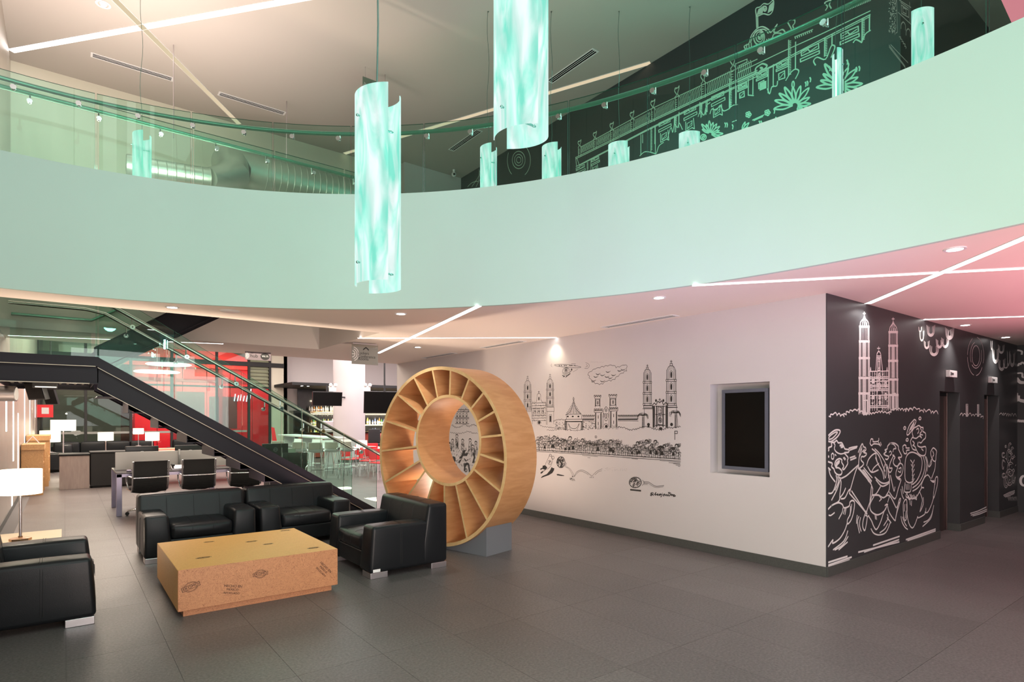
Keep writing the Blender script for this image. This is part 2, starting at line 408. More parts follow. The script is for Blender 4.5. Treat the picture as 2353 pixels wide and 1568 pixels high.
# hall walls
struct(MB().box(6.63, 15, 12.85, 13.0, 0, 5).build('wall_hall_near', M['hallwhite']))
struct(MB().box(7.75, 15.5, 27.0, 27.2, 0, 5).build('wall_hall_bar', M['hallwhite']))
struct(MB().box(7.0, 7.75, 26.4, 26.55, 0, 5).build('wall_hall_corner', M['cream']))
struct(MB().box(7.6, 7.75, 26.4, 27.2, 0, 5).build('wall_hall_return', M['cream']))
struct(MB().box(15.0, 15.2, 12, 27.2, 0, 5).build('wall_hall_right', M['hallwhite']))
# left wall: satin metal panels with upright light slots
M['metalwall'] = mat('satin_metal_panel', (.55,.50,.45), .38, .6, rvar=.08, nscale=2)
wl = struct(MB().box(-.95, -.77, 3, 34, 0, ZU).build('wall_left', M['blackmat']))
y = 3.0
while y < 27:
    MB().box(-.77, -.745, y+.004, y+1.196, .10, ZU).build('panel', M['metalwall'], wl, bevel=.002); y += 1.2
struct(MB().box(-.77, -.735, 3, 27, 0, .10).build('baseboard_left', M['stone']))
M['slot'] = emis('wall_slot_glow', (1.0,.90,.82), 4.0)
def slot(u, v0, v1, wpx=7):
    a = onx(u, v0, -.74); b = onx(u, v1, -.74); c = onx(u+wpx, v0, -.74)
    hw = min(.09, abs(c[1]-a[1])/2); y = a[1]; z1, z0 = a[2], b[2]
    o = MB().box(-.745, -.738, y-hw, y+hw, z0, z1).build('light_slot', M['slot'], wl); return o
for u, v0, v1, wp in ((26, -5, 318, 7), (43, -5, 350, 6), (15, 892, 992, 6), (31, 893, 1060, 4), (28, 1080, 1180, 4), (42, 950, 1080, 3), (57, 893, 1035, 4), (69, 903, 1020, 3), (81, 905, 960, 3)):
    slot(u, v0, v1, wp)
# walls closing the lobby behind the viewer
struct(MB().box(-.95, 15, -4.1, -4, 0, ZU).build('wall_front', M['white']))
# left flank before the metal wall
struct(MB().box(-6.2, -6, -4, 3.2, 0, ZU).build('wall_far_left', M['white']))
struct(MB().box(-6.2, -.75, 3.0, 3.2, 0, ZU).build('wall_left_return', M['white']))
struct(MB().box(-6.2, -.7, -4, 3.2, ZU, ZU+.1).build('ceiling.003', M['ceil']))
struct(MB().box(-6.2, -.75, -3.5, 3.2, -.2, -.001).build('floor.001', M['tile']))

# glazing of the hall ----------------------------------------------------
GY = 26.4
win = D.objects.new('window_1', None); win.location = (0, GY, 0); COL.objects.link(win); win['kind'] = 'structure'
mx = [-.75, .62, 2.0, 3.35, 4.95, 6.18, 7.02]
for i, x in enumerate(mx): MB().box(x-.045, x+.045, -.06, .06, 0, 5).build('mullion', M['blackmat'], win, bevel=.005)
for z in (3.95,): MB().box(-.75, 7.6, -.07, .07, z-.09, z+.09).build('transom', M['blackmat'], win, bevel=.005)
MB().box(-.75, 7.02, -.05, .05, 2.93, 3.0).build('transom', M['blackmat'], win)
for a, b in zip(mx[:-1], mx[1:]):
    for z0, z1 in ((.05, 2.93), (3.0, 3.86), (4.04, 5)):
        if a > 6 and z1 > 3: continue
        MB().box(a+.045, b-.045, -.006, .006, z0, z1).build('window_pane', M['clear'], win)
M['louvre'] = mat('olive_louvre_blade', (.30,.32,.22), .5)
MB().box(6.23,6.98,.06,.08,3.0,5).build('louvre_back', M['louvre'], win)
z = 3.02
for i in range(13):
    MB().add([(6.23,-.03,z),(6.98,-.03,z),(6.98,.03,z+.06),(6.23,.03,z+.06),(6.23,-.03,z+.008),(6.98,-.03,z+.008),(6.98,.03,z+.068),(6.23,.03,z+.068)],
             [(3,2,1,0),(4,5,6,7),(0,1,5,4),(1,2,6,5),(2,3,7,6),(3,0,4,7)]).build('louvre_blade', M['louvre'], win); z += .148
# manifestation band on the glass
MB().box(-.7, 6.1, -.02, -.016, 1.10, 1.18).build('frosted_band', mat('frosted_film', (.30,.30,.28), .5), win)
# outside: dark yard with a red pavilion
M['night'] = mat('night_ground', (.02,.022,.02), .7)
struct(MB().box(-14, 24, 26.6, 60, -.2, 0).build('floor.002', M['night']))
M['nightwall'] = mat('olive_plaster_wall', (.40,.40,.30), .8)
struct(MB().box(-14, 24, 44, 44.3, 0, 16).build('wall_outside', M['nightwall']))
area('yard_light', (4, 36, 9), 5, 230, (1, .96, .8), rot=(math.radians(45), 0, 0))
area('pavilion_light', (5, 27.6, 4.6), 4, 800, (1, .6, .5), rot=(math.radians(60), 0, 0))
pv = thing('red_pavilion', 'red hipped pavilion standing outside behind the glazed wall', 'pavilion', (0,0,0))
M['redwall'] = mat('red_lacquer_panel', (.62,.015,.03), .35)
M['redroof'] = mat('red_translucent_roof', (.80,.07,.06), .5)
px0, px1, py0, py1 = 2.3, 8.3, 30.5, 36
for i in range(6):
    a = px0+(px1-px0)*i/6; b = px0+(px1-px0)*(i+1)/6
    MB().box(a+.01, b-.01, py0, py0+.08, 0, 4.0).build('wall_panel', M['redwall'], pv, bevel=.01)
MB().box(px0, px0+.1, py0, py1, 0, 4.0).build('side_wall', M['redwall'], pv)
MB().box(px1-.1, px1, py0, py1, 0, 4.0).build('side_wall', M['redwall'], pv)
MB().add([(px0-.3,py0-.3,4),(px1+.3,py0-.3,4),(px1+.3,py1,4),(px0-.3,py1,4),(px0+1.4,py0+2.4,5.4),(px1-2.4,py0+2.4,5.4)],
         [(0,1,5,4),(1,2,5),(2,3,4,5),(3,0,4),(3,2,1,0)]).build('roof', M['redroof'], pv)
MB().box(px0-.02, px1+.02, py0-.06, py0, 3.35, 3.5).build('beam', mat('dark_red_steel', (.25,.01,.02), .4), pv)
for x in (px0, 3.9, 5.8, px1-.15): MB().box(x, x+.15, py0-.1, py0-.02, 0, 4.0).build('post', D.materials['dark_red_steel'], pv)
MB().box(3.3, 5.2, py0-.03, py0-.005, 1.3, 2.9).build('poster', mat('dark_poster', (.10,.02,.03), .4), pv)
MB().box(5.4, 6.6, py0-.03, py0-.005, 1.2, 2.7).build('poster', D.materials['dark_poster'], pv)
ns = MB(); 
for i, (dx, dz, hh) in enumerate(((0,0,.28),(.12,.02,.3),(.26,.0,.26),(.4,-.02,.3),(.56,.1,.5),(-.14,.0,.34))): ns.beam((6.6+dx, py0-.12, 2.5+dz), (6.6+dx+.05, py0-.12, 2.5+dz+hh), .035, .02, (0,1,0))
tag(ns.build('neon_lettering', emis('neon_white_blue', (.75,.82,1), 6), pv), 'white blue neon lettering')
# ================================================================ CEILING FIXTURES
def strip(name, a, b, z, wd, m, label, seg=1):
    a = Vector(a[:2]); b = Vector(b[:2]); d = (b-a).normalized(); n = Vector((-d.y, d.x))*wd/2
    t = thing(name, label, 'light strip', (a.x, a.y, z))
    def P(q, s, zz): return (q.x-a.x+n.x*s, q.y-a.y+n.y*s, zz)
    mb = MB(); mb.add([P(a,-1,-.004), P(b,-1,-.004), P(b,1,-.004), P(a,1,-.004), P(a,-1,.0), P(b,-1,.0), P(b,1,.0), P(a,1,.0)],
                      [(0,1,2,3)[::-1],(4,5,6,7),(0,1,5,4),(1,2,6,5),(2,3,7,6),(3,0,4,7)])
    mb.build('diffuser', m, t)
    tr = MB()
    for s in (-1.0, 1.0):
        tr.add([P(a,s*1.0,-.006), P(b,s*1.0,-.006), P(b,s*1.14,-.006), P(a,s*1.14,-.006), P(a,s,0), P(b,s,0), P(b,s*1.14,0), P(a,s*1.14,0)],
               [(0,1,2,3),(4,5,6,7),(0,1,5,4),(1,2,6,5),(2,3,7,6),(3,0,4,7)])
    tr.build('trim', M['white_plastic'], t); return t
SL = .075
strip('light_strip', (3.816,5.66), (4.975,10.963), ZC, SL, M['led'], 'bright recessed light strip running from the curved fascia past the conference sign')
strip('light_strip', (3.781,9.096), (6.30,7.10), ZC, SL*.9, M['led'], 'thin light strip ending at the white mural wall above the helicopter')
strip('light_strip', (4.89,3.516), (9.8,-2.55), ZC, SL, M['led'], 'long light strip starting at the fascia edge above the wall screen')
strip('light_strip', (7.257,2.88), (3.75,-.62) if 0 else (4.75,.38), ZC, SL, M['led'], 'thick light strip ending above the chalk cathedral, crossing another')
strip('light_strip', (9.0,2.88), (11.3,.2), ZC, SL, M['led'], 'light strip over the lift lobby right of the chalk cathedral')
strip('light_strip', (-.72,13.1), (2.95,8.68), ZU, .11, M['led'], 'bright strip on the upper ceiling reaching the left wall')
strip('light_strip', (.45,10.37), (3.613,14.305) if 0 else (2.95,13.42), ZU-.001, .10, M['leddim'], 'dim yellow strip crossing the bright one on the upper ceiling')
strip('light_strip', (8.18,6.75), (5.25,13.42), ZU, .10, M['leddim'], 'dim strip on the upper ceiling ending at the blackboard wall')
strip('light_strip', (-.70,12.1), (2.2,11.2), ZC, .06, M['led'], 'light strip under the slab behind the stair landing')
# downlights
dl0 = None
def downlight(x, y, z, label, grp, pw=25, sp=True, tgt=None, col=(1,.93,.88)):
    global dl0
    if dl0 is None:
        t = thing('downlight', label, 'downlight', (x, y, z), 0, grp)
        MB().lathe([(.075,0),(.075,-.008),(.055,-.008),(.052,.0)], 24).build('trim_ring', M['white_plastic'], t, smooth=True)
        MB().lathe([(.0001,-.004),(.052,-.004)], 20).build('lamp', M['down'], t)
        dl0 = t
    else:
        t = copy_tree(dl0); t.location = (x, y, z); t['label'] = label; t['group'] = grp
    if sp: spot('downlight_beam', (x, y, z-.03), pw, col, 95, .9, tgt or (x, y, 0))
    return t
G1 = 'round downlights in the lower ceiling'
downlight(5.107,4.097,ZC,'round downlight in front of the wall screen', G1, 60)
downlight(5.458,1.544,ZC,'round downlight near the right edge beside the crossing strips', G1, 60)
downlight(3.333,6.667,ZC,'round downlight near the fascia above the wheel bookshelf', G1, 60)
downlight(1.008,7.898,ZC,'round downlight near the fascia above the stair landing', G1, 60)
downlight(5.135,9.591,ZC,'small round downlight behind the two crossing strips', G1, 40)
downlight(9.995,2.708,ZC,'round downlight above the first lift indicator', G1, 55, tgt=(10.0,2.86,0))
downlight(11.999,2.719,ZC,'round downlight above the second lift indicator', G1, 55, tgt=(12.0,2.86,0))
spot('strip_end_glow', (7.2,2.78,2.9), 14, (1,.97,.95), 150, 1, (7.1,2.95,1.6))
spot('strip_end_glow', (6.2,7.12,2.9), 12, (1,.88,.65), 120, 1, (6.35,7.2,1.9))
spot('strip_end_glow', (9.0,2.80,2.9), 7, (1,.97,.85), 130, 1, (9.0,2.95,1.9))
# flat round speaker
t = tag(MB().lathe([(.0001,-.012),(.10,-.012),(.115,0)], 28).build('ceiling_speaker', M['white_plastic'], smooth=True), 'flat round ceiling speaker beside the lamp near the fascia', 'speaker'); t.location = (1.60,7.75,ZC)
# linear slot vents
M['void'] = mat('black_void', (.002,.002,.002), 1, spec=0)
def vent(p, q, z, label, grp, dark=3):
    p = Vector((*p, z)); q = Vector((*q, z)); L = (q-p).length; a = math.atan2(q.y-p.y, q.x-p.x)
    t = thing('slot_vent', label, 'air vent', tuple((p+q)/2), a, grp)
    fr = MB(); h = .075
    fr.box(-L/2-.03, L/2+.03, -h, -h+.018, -.008, 0).box(-L/2-.03, L/2+.03, h-.018, h, -.008, 0)
    fr.box(-L/2-.03, -L/2, -h+.018, h-.018, -.008, 0).box(L/2, L/2+.03, -h+.018, h-.018, -.008, 0)
    fr.build('frame', M['white_plastic'], t)
    MB().box(-L/2, L/2, -h+.018, h-.018, -.0015, 0).build('dark_slot', M['void'], t)
    for k in range(dark-1):
        yy = -h+.018+(2*h-.036)*(k+1)/dark; MB().box(-L/2, L/2, yy-.005, yy+.005, -.005, -.0015).build('blade', M['white_plastic'], t)
    return t
GV = 'linear slot vents in the ceilings'
vent((6.14,5.88),(6.14,4.69),ZC,'slot vent beside the mural wall left of the wall screen',GV)
vent((6.13,8.92),(6.13,7.78),ZC,'slot vent beside the mural wall left of the thin strip end',GV)
vent((6.16,11.22),(6.16,10.02),ZC,'slot vent at the far end of the mural wall',GV)
vent((.39,12.40),(1.57,12.40),ZU,'slot vent on the upper ceiling nearest the left wall',GV)
vent((2.38,12.40),(3.57,12.40),ZU,'slot vent on the upper ceiling left of the glowing pendant',GV)
vent((7.16,8.24),(7.16,7.10),ZU,'slot vent on the upper ceiling right of the higher pendant',GV)
vent((7.16,11.73),(7.16,10.59),ZU,'slot vent on the upper ceiling near the far light wall',GV)
sd = thing('smoke_detector', 'small round detector on the upper ceiling above the light strip crossing', 'detector', (onz(237,10,ZU)))
MB().lathe([(.0001,-.03),(.03,-.03),(.05,-.01),(.055,0)], 18).build('housing', M['white_plastic'], sd, smooth=True)
MB().lathe([(.07,-.004),(.10,-.004)], 24).build('ring', M['white_plastic'], sd)
cm = thing('security_camera', 'small white dome camera hanging on the far upper ceiling', 'camera', (onz(1043,390,ZU)))
MB().cyl((0,0,0),(0,0,-.08),.03,12).build('mount', M['white_plastic'], cm); MB().sphere((0,0,-.12),.06).build('dome', M['white_plastic'], cm, smooth=True)
MB().sphere((-.02,-.04,-.13),.03).build('lens', M['black'], cm, smooth=True)
# soffit in the upper right corner, its pink light put in as emission
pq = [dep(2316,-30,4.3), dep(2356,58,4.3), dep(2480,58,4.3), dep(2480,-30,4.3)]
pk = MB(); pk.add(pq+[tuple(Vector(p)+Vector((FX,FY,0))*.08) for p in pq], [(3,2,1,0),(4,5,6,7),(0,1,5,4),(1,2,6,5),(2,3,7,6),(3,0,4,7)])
pk = tag(pk.build('pink_soffit', emis('pink_light_on_soffit', (1.0,.28,.36), .9)), 'pink lit soffit in the top right corner', 'soffit'); 

# ================================================================ BALCONY
bal = thing('balcony_railing', 'curved glass balcony railing with a round steel handrail above the mint fascia', 'railing', (CC[0], CC[1], ZF))
def loc(p): return (p[0]-CC[0], p[1]-CC[1], p[2]-ZF)
jx = [(0.27,7.738),(1.142,7.528),(1.94,7.201),(2.709,6.739),(3.382,6.178),(3.959,5.526),(4.435,4.789),(4.799,3.973),(5.031,3.121),(5.131,2.218),(5.083,1.268),(4.95,.3),(4.65,-.6)]
phs = [1.575]+[math.atan2(p[1]-CC[1], p[0]-CC[0]) for p in jx]
GTOP = 5.15
for a, b in zip(phs[:-1], phs[1:]):
    n = 5; mb = MB(); ed = MB()
    A = [a-.0015*1+(b-a+.003)*i/n for i in range(n+1)]
    for i in range(n):
        for r0 in (.006, .018):
            p, q = edge(A[i], r0), edge(A[i+1], r0)
            mb.quad(loc((*p, ZF-.02)), loc((*q, ZF-.02)), loc((*q, GTOP)), loc((*p, GTOP)))
        p, q, p2, q2 = edge(A[i], .005), edge(A[i+1], .005), edge(A[i], .019), edge(A[i+1], .019)
        ed.quad(loc((*p,GTOP+.001)), loc((*q,GTOP+.001)), loc((*q2,GTOP+.001)), loc((*p2,GTOP+.001)))
    g = mb.build('glass_panel', M['glass'], bal)
    for an in (A[0], A[-1]):
        p, p2 = edge(an, .005), edge(an, .019); ed.quad(loc((*p,ZF-.02)), loc((*p2,ZF-.02)), loc((*p2,GTOP)), loc((*p,GTOP)))
    ed.build('glass_edge', M['glassedge'], g)
M['rail'] = mat('satin_steel_handrail', (.16,.36,.28), .3, .85)
ZR = 5.10
MB().tube([loc((*edge(1.572-.0235*i, .10), ZR)) for i in range(101)], .024, 12).build('handrail', M['rail'], bal, smooth=True)
def bracket(parent, L, up, g, r=.012):
    """standoff: disc on the glass at g, elbow to the rail at up"""
    MB().tube([g, ((g[0]+up[0])/2, (g[1]+up[1])/2, g[2]-.005), (up[0], up[1], g[2]+.01), up], r*.7, 8).cyl(g, tuple(Vector(g)+Vector(L)*.03), .026, 14).build('bracket', M['chrome'], parent, smooth=True)
n = 26
for i in range(n):
    an = 1.53-.092*i; p, q = edge(an, .10), edge(an, .022)
    d = Vector((p[0]-q[0], p[1]-q[1], 0)).normalized()
    bracket(bal, tuple(-d), loc((*p, ZR-.02)), loc((*q, ZR-.10)))
# guard around the stair opening on the upper floor
gd = thing('opening_guard', 'straight glass guard with a round handrail along the stair opening upstairs', 'railing', (0,8.30,ZF))
for a, b in ((-.68,.30),(.32,1.28),(1.30,2.26),(2.28,3.24),(3.26,3.80)):
    g = MB().box(a, b, 0, .012, 0, .96).build('glass_panel', M['glass'], gd)
    MB().box(a, b, -.001, .013, .96, .963).build('glass_edge', M['glassedge'], g)
MB().tube([(-.55,.09,.92),(3.78,.09,.92)], .024, 12).build('handrail', M['rail'], gd, smooth=True)
for i in range(7): x = -.3+.62*i; bracket(gd, (0,-1,0), (x,.09,.90), (x,.015,.80))
for k, (p, q) in enumerate((((3.87,8.4),(3.87,10.9)), ((-.6,11.08),(3.8,11.08)))):
    gk = thing('opening_guard', ('short glass guard on the right side of the stair opening upstairs','glass guard on the far side of the stair opening upstairs')[k], 'railing', (p[0],p[1],ZF))
    dx, dy = q[0]-p[0], q[1]-p[1]
    for i in range(3):
        a0, a1 = i/3+.004, (i+1)/3-.004
        MB().beam((dx*a0,dy*a0,.48), (dx*a1,dy*a1,.48), .012, .96).build('glass_panel', M['glass'], gk)
    MB().tube([(0+.06*(k==0),.06*(k==1),.92),(dx+.06*(k==0),dy+.06*(k==1),.92)], .022, 10).build('handrail', M['rail'], gk, smooth=True)

# ================================================================ STAIR
st = thing('steel_staircase', 'black steel staircase with a half landing and glass balustrades', 'staircase', (0,0,0))
YN, YF = 9.0, 9.98
SX = math.tan(math.radians(31.2)) if 0 else .6015
x_top, z_top = .33, 2.42; x_bot = 4.35
def zst(x): return z_top-(x-x_top)*SX
zb = zst(x_bot)
def stringer(Y, side, flip=False, name='stringer'):
    mb = MB()
    H = .335/math.cos(math.atan(SX)); t = .012
    xe = x_top+(z_top-.0)/SX
    top = [(x_top-.95 if 0 else x_top, z_top), (xe-.45, zst(xe-.45)), (xe-.30, 0)]
    poly = [(x_top, z_top), (x_bot, zst(x_bot)), (x_bot+.03, 0.0), (x_top+(z_top-H)/SX, 0.0), (x_top, z_top-H)]
    mb.prism(poly, 'y', Y, Y+t)
    y0, y1 = (Y-.05, Y+t) if side < 0 else (Y, Y+.06)
    # flanges
    L = x_bot-x_top
    for zz, w_, th in ((0, .085, .014), (-H+.014, .075, .014)):
        xe2 = x_bot if zz == 0 else x_top+(z_top+zz)/SX
        xs_ = x_top
        mb.add([(xs_,y0,z_top+zz),(xe2,y0,z_top+zz-(xe2-xs_)*SX),(xe2,y1,z_top+zz-(xe2-xs_)*SX),(xs_,y1,z_top+zz),
                (xs_,y0,z_top+zz-th),(xe2,y0,z_top+zz-th-(xe2-xs_)*SX),(xe2,y1,z_top+zz-th-(xe2-xs_)*SX),(xs_,y1,z_top+zz-th)],
               [(0,1,2,3),(7,6,5,4),(0,4,5,1),(1,5,6,2),(2,6,7,3),(3,7,4,0)])
    return mb.build(name, M['blacksteel'], st)
s1 = stringer(YN, -1); s2 = stringer(YF, 1)
# raised kick plate of the near stringer (upper band) and bright edge line
def band(Y, dz0, dz1, t, m, name, x0=x_top, x1=x_bot):
    mb = MB(); mb.prism([(x0, z_top+dz1), (x1, zst(x1)+dz1), (x1, zst(x1)+dz0), (x0, z_top+dz0)], 'y', Y-t, Y); return mb.build(name, m, st)
band(YN-.05, -.128, -.0, .010, M['blacksteel'], 'upper_plate')
band(YN-.062, -.136, -.128, .004, M['steeledge'], 'edge_strip')
band(YN-.05, -.396, -.388, .004, M['steeledge'], 'edge_strip', x1=3.7)
# landing: beams, corrugated deck, floor plate
LX0 = -.62
def beam_x(y, x0, x1, t0, name):
    mb = MB(); mb.box(x0, x1, y, y+.012, t0-.335, t0); mb.box(x0, x1, y-.05, y+.012, t0-.014, t0); mb.box(x0, x1, y-.05, y+.012, t0-.335, t0-.321)
    return mb.build(name, M['blacksteel'], st)
beam_x(YN, LX0, x_top+.01, z_top, 'landing_beam')
MB().box(LX0, x_top, YN-.061, YN-.05, z_top-.115, z_top).build('upper_plate', M['blacksteel'], st)
MB().box(LX0, x_top-.02, YN-.066, YN-.062, z_top-.123, z_top-.115).build('edge_strip', M['steeledge'], st)
MB().box(LX0, x_top-.08, YN-.056, YN-.05, z_top-.337, z_top-.328).build('edge_strip', M['steeledge'], st)
beam_x(11.05, LX0, x_top+.05, z_top, 'landing_beam')
MB().box(LX0, LX0+.012, YN, 11.05, z_top-.335, z_top).build('landing_beam', M['blacksteel'], st)
MB().box(x_top-.02, x_top-.008, YN+.01, 11.05, z_top-.30, z_top-.22).build('landing_beam', M['blacksteel'], st)
M['deck'] = mat('galvanised_corrugated_deck', (.34,.31,.27), .45, .6)
mb = MB(); nx = 40; vs = []; fs = []
for i in range(nx+1):
    x = LX0+.02+(x_top-LX0-.05)*i/nx; z = z_top-.24+.018*(1 if (i//2) % 2 else -1)
    vs += [(x, YN+.02, z), (x, 11.04, z)]
for i in range(nx): fs.append((2*i, 2*i+1, 2*i+3, 2*i+2))
mb.add(vs, fs); mb.build('corrugated_deck', M['deck'], st)
MB().box(LX0+.01, x_top, YN+.01, 11.05, z_top-.2, z_top-.16).build('landing_plate', M['blacksteel'], st)
lb = thing('landing_light', 'grey box light fitting under the stair landing', 'light fitting', (-.2,9.9,2.06))
MB().box(-.13,.13,-.12,.12,0,.07).build('housing', M['blackmat'], lb, bevel=.004)
point('landing_glow', (.1,9.75,1.95), 9, WARM, .05)
MB().box(-.10,.12,-.125,-.11,.0,.012).build('lamp', emis('fitting_glow', (1,.9,.75), 2.5), lb)
# treads
NT = 12; run = (x_bot-x_top)/NT; rise = run*SX
for i in range(NT):
    x0 = x_top+run*i; z = zst(x0+run)-.03
    if z < .05: break
    tr = MB(); tr.box(x0, x0+run+.02, YN+.012, YF, z-.03, z); tr.box(x0, x0+.01, YN+.012, YF, z, z+rise-.03)
    pass
    zs_ = zst(x0+run)-.29
    if zs_ > .05: tr.box(x0, x0+run, YN+.06, YF-.02, zs_, zs_+.008); tr.box(x0+run-.008, x0+run, YN+.06, YF-.02, zs_-run*SX+.0, zs_)
    tr.build('tread', M['blacksteel'], st)
# second flight, going up to the right
X2, Z2 = .33, 2.30; S2 = .66; Y2a, Y2b = 10.06, 10.98
def z2(x): return Z2+(x-X2)*S2
x2e = X2+(ZF-Z2-.05)/S2
for Y in (Y2a, Y2b):
    mb = MB(); mb.prism([(X2, z2(X2)-.02), (X2, z2(X2)+.34), (x2e-.1, z2(x2e-.1)+.34), (x2e, z2(x2e)+.16), (x2e, z2(x2e)-.16)], 'y', Y, Y+.012)
    for dz in (0, .33):
        mb.add([(X2,Y-.06,z2(X2)+dz),(x2e,Y-.06,z2(x2e)+dz-.14*(dz==0)),(x2e,Y+.012,z2(x2e)+dz-.14*(dz==0)),(X2,Y+.012,z2(X2)+dz),
                (X2,Y-.06,z2(X2)+dz+.014),(x2e,Y-.06,z2(x2e)+dz+.014-.14*(dz==0)),(x2e,Y+.012,z2(x2e)+dz+.014-.14*(dz==0)),(X2,Y+.012,z2(X2)+dz+.014)],
               [(3,2,1,0),(4,5,6,7),(0,1,5,4),(1,2,6,5),(2,3,7,6),(3,0,4,7)])
    mb.build('stringer', M['blacksteel'], st)
for i in range(11):
    x0 = X2+.27*i; z = z2(x0)+.20
    MB().box(x0, x0+.29, Y2a+.012, Y2b, z-.03, z).box(x0+.28, x0+.29, Y2a+.012, Y2b, z, z+.16).build('tread', M['blacksteel'], st)
# glass balustrades of flight one: slanted panels with small gaps
def gpanel(Y, xa, xb, lo, hi, name='glass_panel'):
    g = MB(); g.prism([(xa, zst(xa)+lo), (xb, zst(xb)+lo), (xb, zst(xb)+hi), (xa, zst(xa)+hi)], 'y', Y, Y+.012); o = g.build(name, M['glass'], st)
    e = MB(); e.prism([(xa, zst(xa)+hi), (xb, zst(xb)+hi), (xb, zst(xb)+hi+.003), (xa, zst(xa)+hi+.003)], 'y', Y, Y+.012)
    e.box(xb-.002, xb, Y, Y+.012, zst(xb)+lo, zst(xb)+hi); e.build('glass_edge', M['glassedge'], o); return o
xx = [x_top+.01, 1.17, 2.01, 2.85, 3.50, 4.06]
for Y in (YN+.0-.03, YF+.03):
    for a, b in zip(xx[:-1], xx[1:]): gpanel(Y, a+.006, b-.006, -.06, .90)
MB().box(LX0, x_top-.002, YN-.03, YN-.018, z_top-.05, z_top+.92).build('glass_panel', M['glass'], st)
MB().box(LX0, x_top, 11.08, 11.092, z_top-.05, z_top+.92).build('glass_panel', M['glass'], st)
# handrails
for Y, x1 in ((YN+.07, 4.25), (YF-.05, 4.0)):
    MB().tube([(LX0+.05, Y, 3.28-.13), (x_top-.1, Y, 3.28-.13), (x_top+.12, Y, 3.24-.13), (x1, Y, 3.24-.13-(x1-x_top-.12)*.553)], .025, 12).build('handrail', M['steel'], st, smooth=True)
    for i in range(6):
        x = .7+.62*i
        if x > x1: break
        zr = 3.11-(x-x_top-.12)*.553
        gy = YN-.016 if Y < 9.5 else YF+.028
        MB().tube([(x, gy, zr-.14), (x, (gy+Y)/2, zr-.14), (x, Y, zr-.10), (x, Y, zr-.02)], .009, 8).cyl((x, gy-.0, zr-.14), (x, gy+(.02 if Y < 9.5 else -.02), zr-.14), .03, 14).build('bracket', M['chrome'], st, smooth=True)
MB().tube([(LX0+.02, 11.0, 3.15), (x_top+.0, 11.0, 3.15), (x_top+.35,11.0,3.36), (2.6,11.0,4.9)], .022, 10).build('handrail', M['rail'], st, smooth=True)

# ================================================================ PENDANTS
def pend_mat():
    m = D.materials.new('teal_lit_wood_veneer'); m.use_nodes = True; nt = m.node_tree; nt.nodes.clear()
    tc = nt.nodes.new('ShaderNodeTexCoord'); mp = nt.nodes.new('ShaderNodeMapping'); mp.inputs['Scale'].default_value = (4.5, 4.5, 1.0)
    n = nt.nodes.new('ShaderNodeTexNoise'); n.inputs['Scale'].default_value = 1.6; n.inputs['Detail'].default_value = 6; n.inputs['Distortion'].default_value = 1.6
    wv = nt.nodes.new('ShaderNodeTexWave'); wv.inputs['Scale'].default_value = 1.1; wv.inputs['Distortion'].default_value = 9; wv.inputs['Detail'].default_value = 3; wv.bands_direction = 'DIAGONAL'
    cr = nt.nodes.new('ShaderNodeValToRGB'); e = cr.color_ramp.elements
    e[0].position = .34; e[0].color = (.25,.86,.68,1); e[1].position = .62; e[1].color = (.84,1.0,.97,1)
    mx = nt.nodes.new('ShaderNodeMix'); mx.data_type = 'RGBA'; mx.blend_type = 'MULTIPLY'; mx.inputs[0].default_value = .16
    em = nt.nodes.new('ShaderNodeEmission'); em.inputs[1].default_value = 1.12; o = nt.nodes.new('ShaderNodeOutputMaterial')
    nt.links.new(tc.outputs['Object'], mp.inputs[0]); nt.links.new(mp.outputs[0], n.inputs['Vector']); nt.links.new(mp.outputs[0], wv.inputs['Vector'])
    nt.links.new(n.outputs['Fac'], cr.inputs[0]); nt.links.new(cr.outputs[0], mx.inputs[6]); nt.links.new(wv.outputs['Color'], mx.inputs[7])
    nt.links.new(mx.outputs[2], em.inputs[0]); nt.links.new(em.outputs[0], o.inputs[0]); return m
M['pend'] = pend_mat()
M['boltteal'] = mat('small_steel_bolt', (.25,.5,.45), .3, .9)
def shell(cx, cy, rx, ry, a0, a1, z0, z1, th=.006, n=18):
    mb = MB(); vs = []
    for i in range(n+1):
        a = a0+(a1-a0)*i/n
        for q in (0, -th):
            for z in (z0, z1): vs.append((cx+(rx+q)*math.cos(a), cy+(ry+q)*math.sin(a), z))
    fs = []
    for i in range(n):
        b, c = 4*i, 4*i+4
        fs += [(b,c,c+1,b+1), (b+2,b+3,c+3,c+2), (b+1,c+1,c+3,b+3), (b,b+2,c+2,c)]
    fs += [(0,1,3,2), (4*n,4*n+2,4*n+3,4*n+1)]
    return mb.add(vs, fs)
M['whitetube'] = emis('white_tube_glow', (.85,1,.95), 2.5); M['cordteal'] = mat('dark_teal_cord', (.05,.12,.10), .5)
